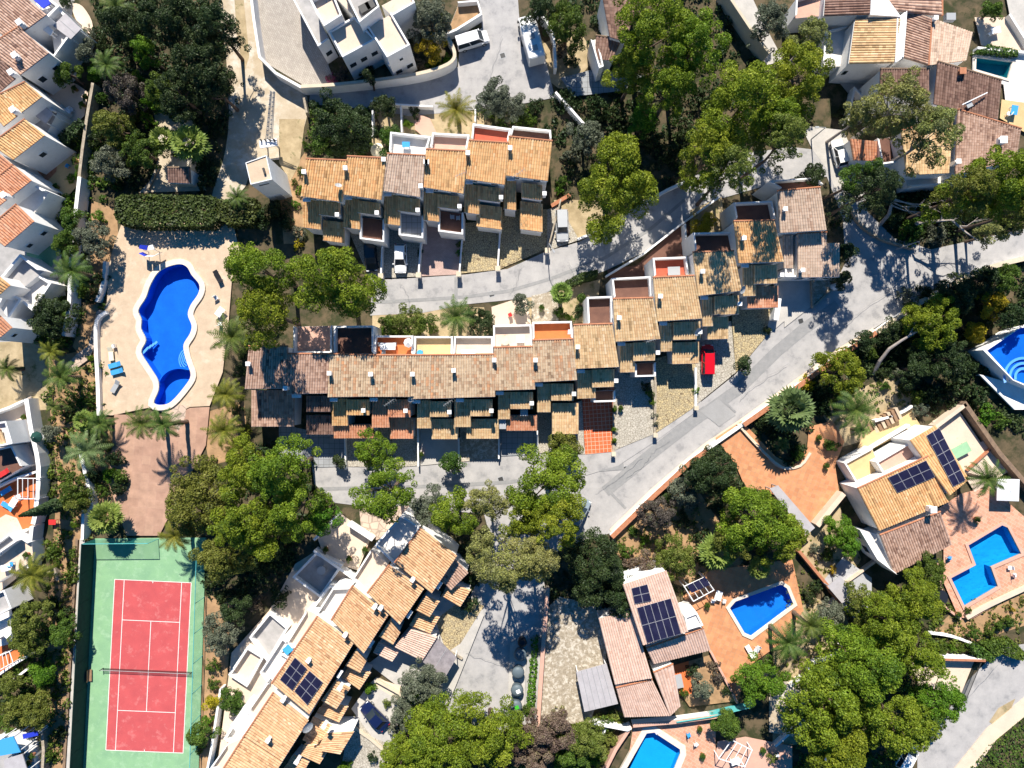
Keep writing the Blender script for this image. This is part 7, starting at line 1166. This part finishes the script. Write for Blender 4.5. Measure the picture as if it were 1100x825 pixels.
for x, y, k, d in ((80, 95, 'pot', 'potted plant'), (88, 112, 'pot', 'potted plant'), (92, 104, 'pot', 'potted plant'), (70, 120, 'table', 'white garden table'), (76, 118, 'chair', 'pale garden chair'), (66, 126, 'chair', 'pale garden chair'), (80, 172, 'pot', 'potted plant'), (84, 180, 'pot', 'potted plant'), (72, 178, 'chair', 'blue garden chair'), (60, 200, 'pot', 'potted plant'), (62, 208, 'chair', 'pale garden chair'),
              (26, 448, 'pot', 'potted plant'), (30, 458, 'chair', 'pale garden chair'), (24, 484, 'pot', 'potted plant'), (42, 492, 'pot', 'potted plant'), (20, 496, 'chair', 'pale garden chair'), (14, 540, 'table', 'white garden table'), (20, 533, 'chair', 'pale garden chair'), (40, 508, 'pot', 'potted plant'), (6, 610, 'table', 'white garden table'), (12, 606, 'chair', 'blue garden chair'), (28, 596, 'pot', 'potted plant'), (6, 800, 'table', 'blue garden table'), (16, 806, 'chair', 'pale garden chair'), (22, 812, 'pot', 'potted plant'), (10, 816, 'chair', 'blue garden chair'), (30, 820, 'pot', 'potted plant'), (4, 790, 'chair', 'pale garden chair'), (34, 812, 'pot', 'potted plant'), (14, 682, 'chair', 'pale garden chair'), (8, 680, 'table', 'white garden table'),
              (350, 590, 'pot', 'potted plant'), (392, 590, 'pot', 'potted plant'), (375, 600, 'pot', 'potted plant'), (1020, 600, 'chair', 'blue garden chair'), (1050, 558, 'pot', 'potted plant'), (1030, 660, 'pot', 'potted plant'), (1085, 610, 'chair', 'pale garden chair'), (1090, 618, 'chair', 'pale garden chair'), (1008, 560, 'pot', 'potted plant'), (772, 640, 'table', 'white garden table'), (766, 646, 'chair', 'pale garden chair'), (778, 646, 'chair', 'pale garden chair'), (760, 650, 'pot', 'potted plant'), (740, 790, 'chair', 'blue garden chair'), (748, 800, 'chair', 'pale garden chair'), (755, 812, 'pot', 'potted plant'), (790, 818, 'table', 'white garden table'), (820, 806, 'pot', 'potted plant'), (835, 812, 'chair', 'pale garden chair'), (888, 500, 'pot', 'potted plant'), (880, 470, 'pot', 'potted plant'), (1070, 32, 'table', 'white garden table'), (1064, 36, 'chair', 'pale garden chair'), (1090, 118, 'table', 'blue garden table'), (1084, 122, 'chair', 'pale garden chair'), (548, 338, 'chair', 'red garden chair'), (556, 332, 'pot', 'potted plant'), (582, 330, 'pot', 'potted plant'), (232, 320, 'chair', 'white plastic chair'), (236, 335, 'table', 'white garden table'), (236, 348, 'chair', 'white plastic chair'), (122, 372, 'chair', 'white plastic chair')):
    PL.append((k, x, y, 0, auto(d, x, y), None, dict(mat='blue_fabric' if 'blue' in d else 'red_fabric' if 'red' in d else 'white_metal')))
LB = resolve()
for kind, x, y, r, lab, mt, k in PL:
    l = LB[lab[1]]
    if kind == 'tree':
        nm = 'pine_tree' if 'pine' in l.split(' be')[0] else 'conifer_tree' if 'conifer' in l else 'leafy_tree'
        tree(x, y, r, l, mt, name=nm, **k)
    elif kind == 'shrub': shrub(x, y, r, l, mt, **k)
    else:
        zz = 1.8 if y > 785 and x < 45 else 2.4 if 574 < y < 635 and x < 38 else 2.2 if 660 < y < 695 and x < 18 else None
        if kind == 'palm': palm(x, y, r, l, **k)
        elif kind == 'pot': pot(x, y, l, pr=.5, z=zz)
        elif kind == 'chair': chair(x, y, x * 37 % 360, l, k['mat'], z=zz)
        else: table(x, y, x * 17 % 90, l, 1.3, .9, k['mat'], z=zz)
cypress(70, 541, 8.8, .85, 'tall narrow dark cypress leaning across the orange patio wall'); T0 = tree(395, 82, 7, 'narrow clipped dark cypress against the flat-roofed villa wall', 'dark_leaf', h=5.5, name='cypress_tree', lr=.5, dome=1.0)
hedge([(124, 213), (131, 209), (226, 210), (232, 215), (232, 237), (226, 243), (150, 243), (128, 240), (123, 232)], 2.6, 'big clipped dark hedge at the head of the pool deck', 'hedge_leaf'); hedge([(233, 215), (272, 213), (276, 228), (272, 240), (245, 241), (234, 235)], 2.4, 'rounded clipped hedge block with a palm in it beside the dirt track', 'hedge_leaf')
hedge([(607, 303), (625, 293), (642, 290), (641, 297), (625, 303), (610, 309)], 1.6, 'small curved clipped hedge on the road below the round pine', 'hedge_leaf', s=.16); hedge([(62, 146), (84, 127), (91, 134), (68, 158)], 2.0, 'dark clipped hedge between the terrace and the yellow patio', 'dark_leaf')
for q, l in (([(1042, 694), (1052, 693), (1070, 706), (1066, 712), (1050, 706)], 'clipped hedge lump above the lower lane nearest the white fence wall'), ([(1058, 694), (1075, 690), (1078, 702), (1070, 706)], 'dark middle hedge lump above the lower lane'), ([(1074, 690), (1088, 688), (1104, 704), (1098, 710), (1080, 704)], 'clipped hedge lump above the lower lane at the photo edge')): hedge(q, 1.6, l, 'mid_leaf', s=.18)
hedge([(572, 685), (578, 685), (573, 770), (566, 770)], .9, 'narrow bright green planting strip between the bins and the brick capped wall', 'bright_leaf', s=.2, dens=1.2)
hedge([(1062, 48), (1094, 54), (1094, 60), (1048, 56)], 1.0, 'low hedge in the white planter beside the plunge pool', 'mid_leaf', s=.16)
hedge([(1044, 832), (1062, 808), (1112, 768), (1112, 832)], .9, 'mown green verge shrubs in the bottom corner of the lane', 'mid_leaf', s=.2, dens=.8)
# the bare fallen-looking tree at the road bend and the crooked trunk garden tree
def bare(name, label, pts, rad, twigs, seed, mt='pale_bark'):
    q = [P(x, y, z) for x, y, z in pts]; b = Vector((q[0].x, q[0].y, 0)); rt = empty(name, b); tag(rt, label, 'tree'); m = MB(); m.tube(q, rad, 7); m.build('trunk', mt, rt); rg = np.random.default_rng(seed)
    for t, (x, y, z) in twigs:
        i = min(int(t * (len(q) - 1)), len(q) - 2); a = q[i].lerp(q[i + 1], t * (len(q) - 1) - i); e = P(x, y, z); m = MB(); mid = a.lerp(e, .5) + Vector(rg.normal(0, .25, 3)); m.tube([a, mid, e], [.11, .07, .025], 5)
        for k in range(7): s = mid.lerp(e, rg.uniform(0, 1)); d = (e - a).normalized() * rg.uniform(.4, 1.1) + Vector(rg.normal(0, .55, 3)); m.tube([s, s + d * .5, s + d], [.04, .025, .01], 4)
        m.build('branch', mt, rt)
    return rt
bare('dead_tree', 'bare silvery tree with long branches over the dark road bend', [(978, 245, 0), (985, 240, 2.5), (1000, 238, 4.2), (1022, 236, 5.2), (1038, 250, 5.8), (1050, 258, 6)], [.3, .26, .2, .16, .11, .05], ((.45, (1035, 225, 6.5)), (.5, (1050, 215, 7)), (.55, (1060, 218, 6.6)), (.6, (1030, 208, 7)), (.7, (1048, 236, 6)), (.5, (1020, 212, 7))), 3)
bare('dead_tree', 'second bare silvery tree trunk with pinkish twigs nearer the dark bend', [(945, 242, 0), (955, 230, 2.5), (958, 218, 4), (960, 206, 5)], [.28, .24, .18, .1], ((.7, (985, 222, 5)), (.75, (1000, 220, 5.2)), (.6, (990, 228, 4.2)), (.8, (1005, 224, 5))), 5)
bare('leaning_tree_trunk', 'pale crooked trunk of the yellow-green leaning tree in the terraced garden', [(938, 402, 0), (945, 388, 1.6), (955, 375, 2.8), (968, 366, 3.6), (985, 356, 4.6), (1000, 348, 5.2)], [.26, .24, .22, .18, .14, .1], ((.7, (985, 345, 5)),), 7)
# leaf litter and low growth on the unpaved ground
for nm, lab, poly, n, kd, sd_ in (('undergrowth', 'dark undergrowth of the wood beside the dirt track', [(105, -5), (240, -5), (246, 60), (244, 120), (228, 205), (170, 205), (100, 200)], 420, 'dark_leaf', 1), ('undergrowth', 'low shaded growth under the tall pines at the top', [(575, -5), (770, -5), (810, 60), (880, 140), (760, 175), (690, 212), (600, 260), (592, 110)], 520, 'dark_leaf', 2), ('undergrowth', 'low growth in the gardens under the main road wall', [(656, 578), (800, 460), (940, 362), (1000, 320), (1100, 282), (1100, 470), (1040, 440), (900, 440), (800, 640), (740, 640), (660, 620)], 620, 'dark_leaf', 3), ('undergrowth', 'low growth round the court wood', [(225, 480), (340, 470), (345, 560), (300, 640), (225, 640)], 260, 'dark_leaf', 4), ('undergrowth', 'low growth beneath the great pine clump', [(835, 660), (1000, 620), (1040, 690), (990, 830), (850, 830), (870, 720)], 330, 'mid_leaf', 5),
                                ('undergrowth', 'weedy growth along the white house gardens', [(48, 130), (110, 130), (118, 330), (60, 390), (40, 380), (52, 250)], 170, 'mid_leaf', 6), ('undergrowth', 'weedy growth on the earth bank beside the court', [(50, 390), (118, 390), (112, 560), (80, 650), (70, 830), (42, 830), (50, 640)], 190, 'mid_leaf', 7), ('undergrowth', 'weedy growth in the bottom corner gardens', [(-5, 690), (60, 660), (62, 800), (-5, 790)], 90, 'mid_leaf', 8), ('undergrowth', 'low growth round the dark road bend', [(925, 190), (1100, 190), (1100, 245), (1000, 262), (940, 245)], 200, 'dark_leaf', 9), ('undergrowth', 'low growth by the bottom pines', [(420, 750), (670, 765), (650, 830), (400, 830)], 240, 'pine_dull', 10), ('undergrowth', 'low garden growth behind the upper row', [(335, 105), (560, 112), (590, 150), (500, 150), (330, 170)], 130, 'mid_leaf', 11), ('dry_scrub', 'dry grassy scrub on the sunny slope below the main road', [(660, 575), (745, 520), (770, 600), (740, 640), (690, 630)], 200, 'grass_leaf', 21), ('dry_scrub', 'dry grassy scrub in the terraced garden', [(870, 400), (1000, 340), (1010, 430), (930, 450), (880, 450)], 260, 'grass_leaf', 22), ('dry_scrub', 'dry grassy scrub along the bank beside the court', [(52, 390), (112, 390), (112, 480), (86, 560), (78, 700), (70, 830), (52, 830)], 230, 'grass_leaf', 23), ('dry_scrub', 'dry grassy scrub between the villas', [(855, 570), (925, 600), (915, 690), (830, 760), (835, 700)], 180, 'grass_leaf', 24), ('dry_scrub', 'dry grassy scrub on the bank below the bent pool', [(1015, 650), (1100, 630), (1100, 690), (1000, 690)], 150, 'grass_leaf', 25), ('undergrowth', 'low growth between the road pines', [(480, 560), (620, 570), (700, 640), (640, 660), (600, 640), (500, 660)], 150, 'dark_leaf', 12)):
    cover(nm, lab, poly, n, kd, .16 if sd_ > 20 else .22, .26 if sd_ > 20 else .55, sd_, avoid=(1,) if sd_ in (7,) or sd_ > 20 else ())
for o in COL.objects:
    if o.parent is None and 'label' in o and len(o['label'].split()) > 16: print('LONG', o.name, len(o['label'].split()), o['label'])
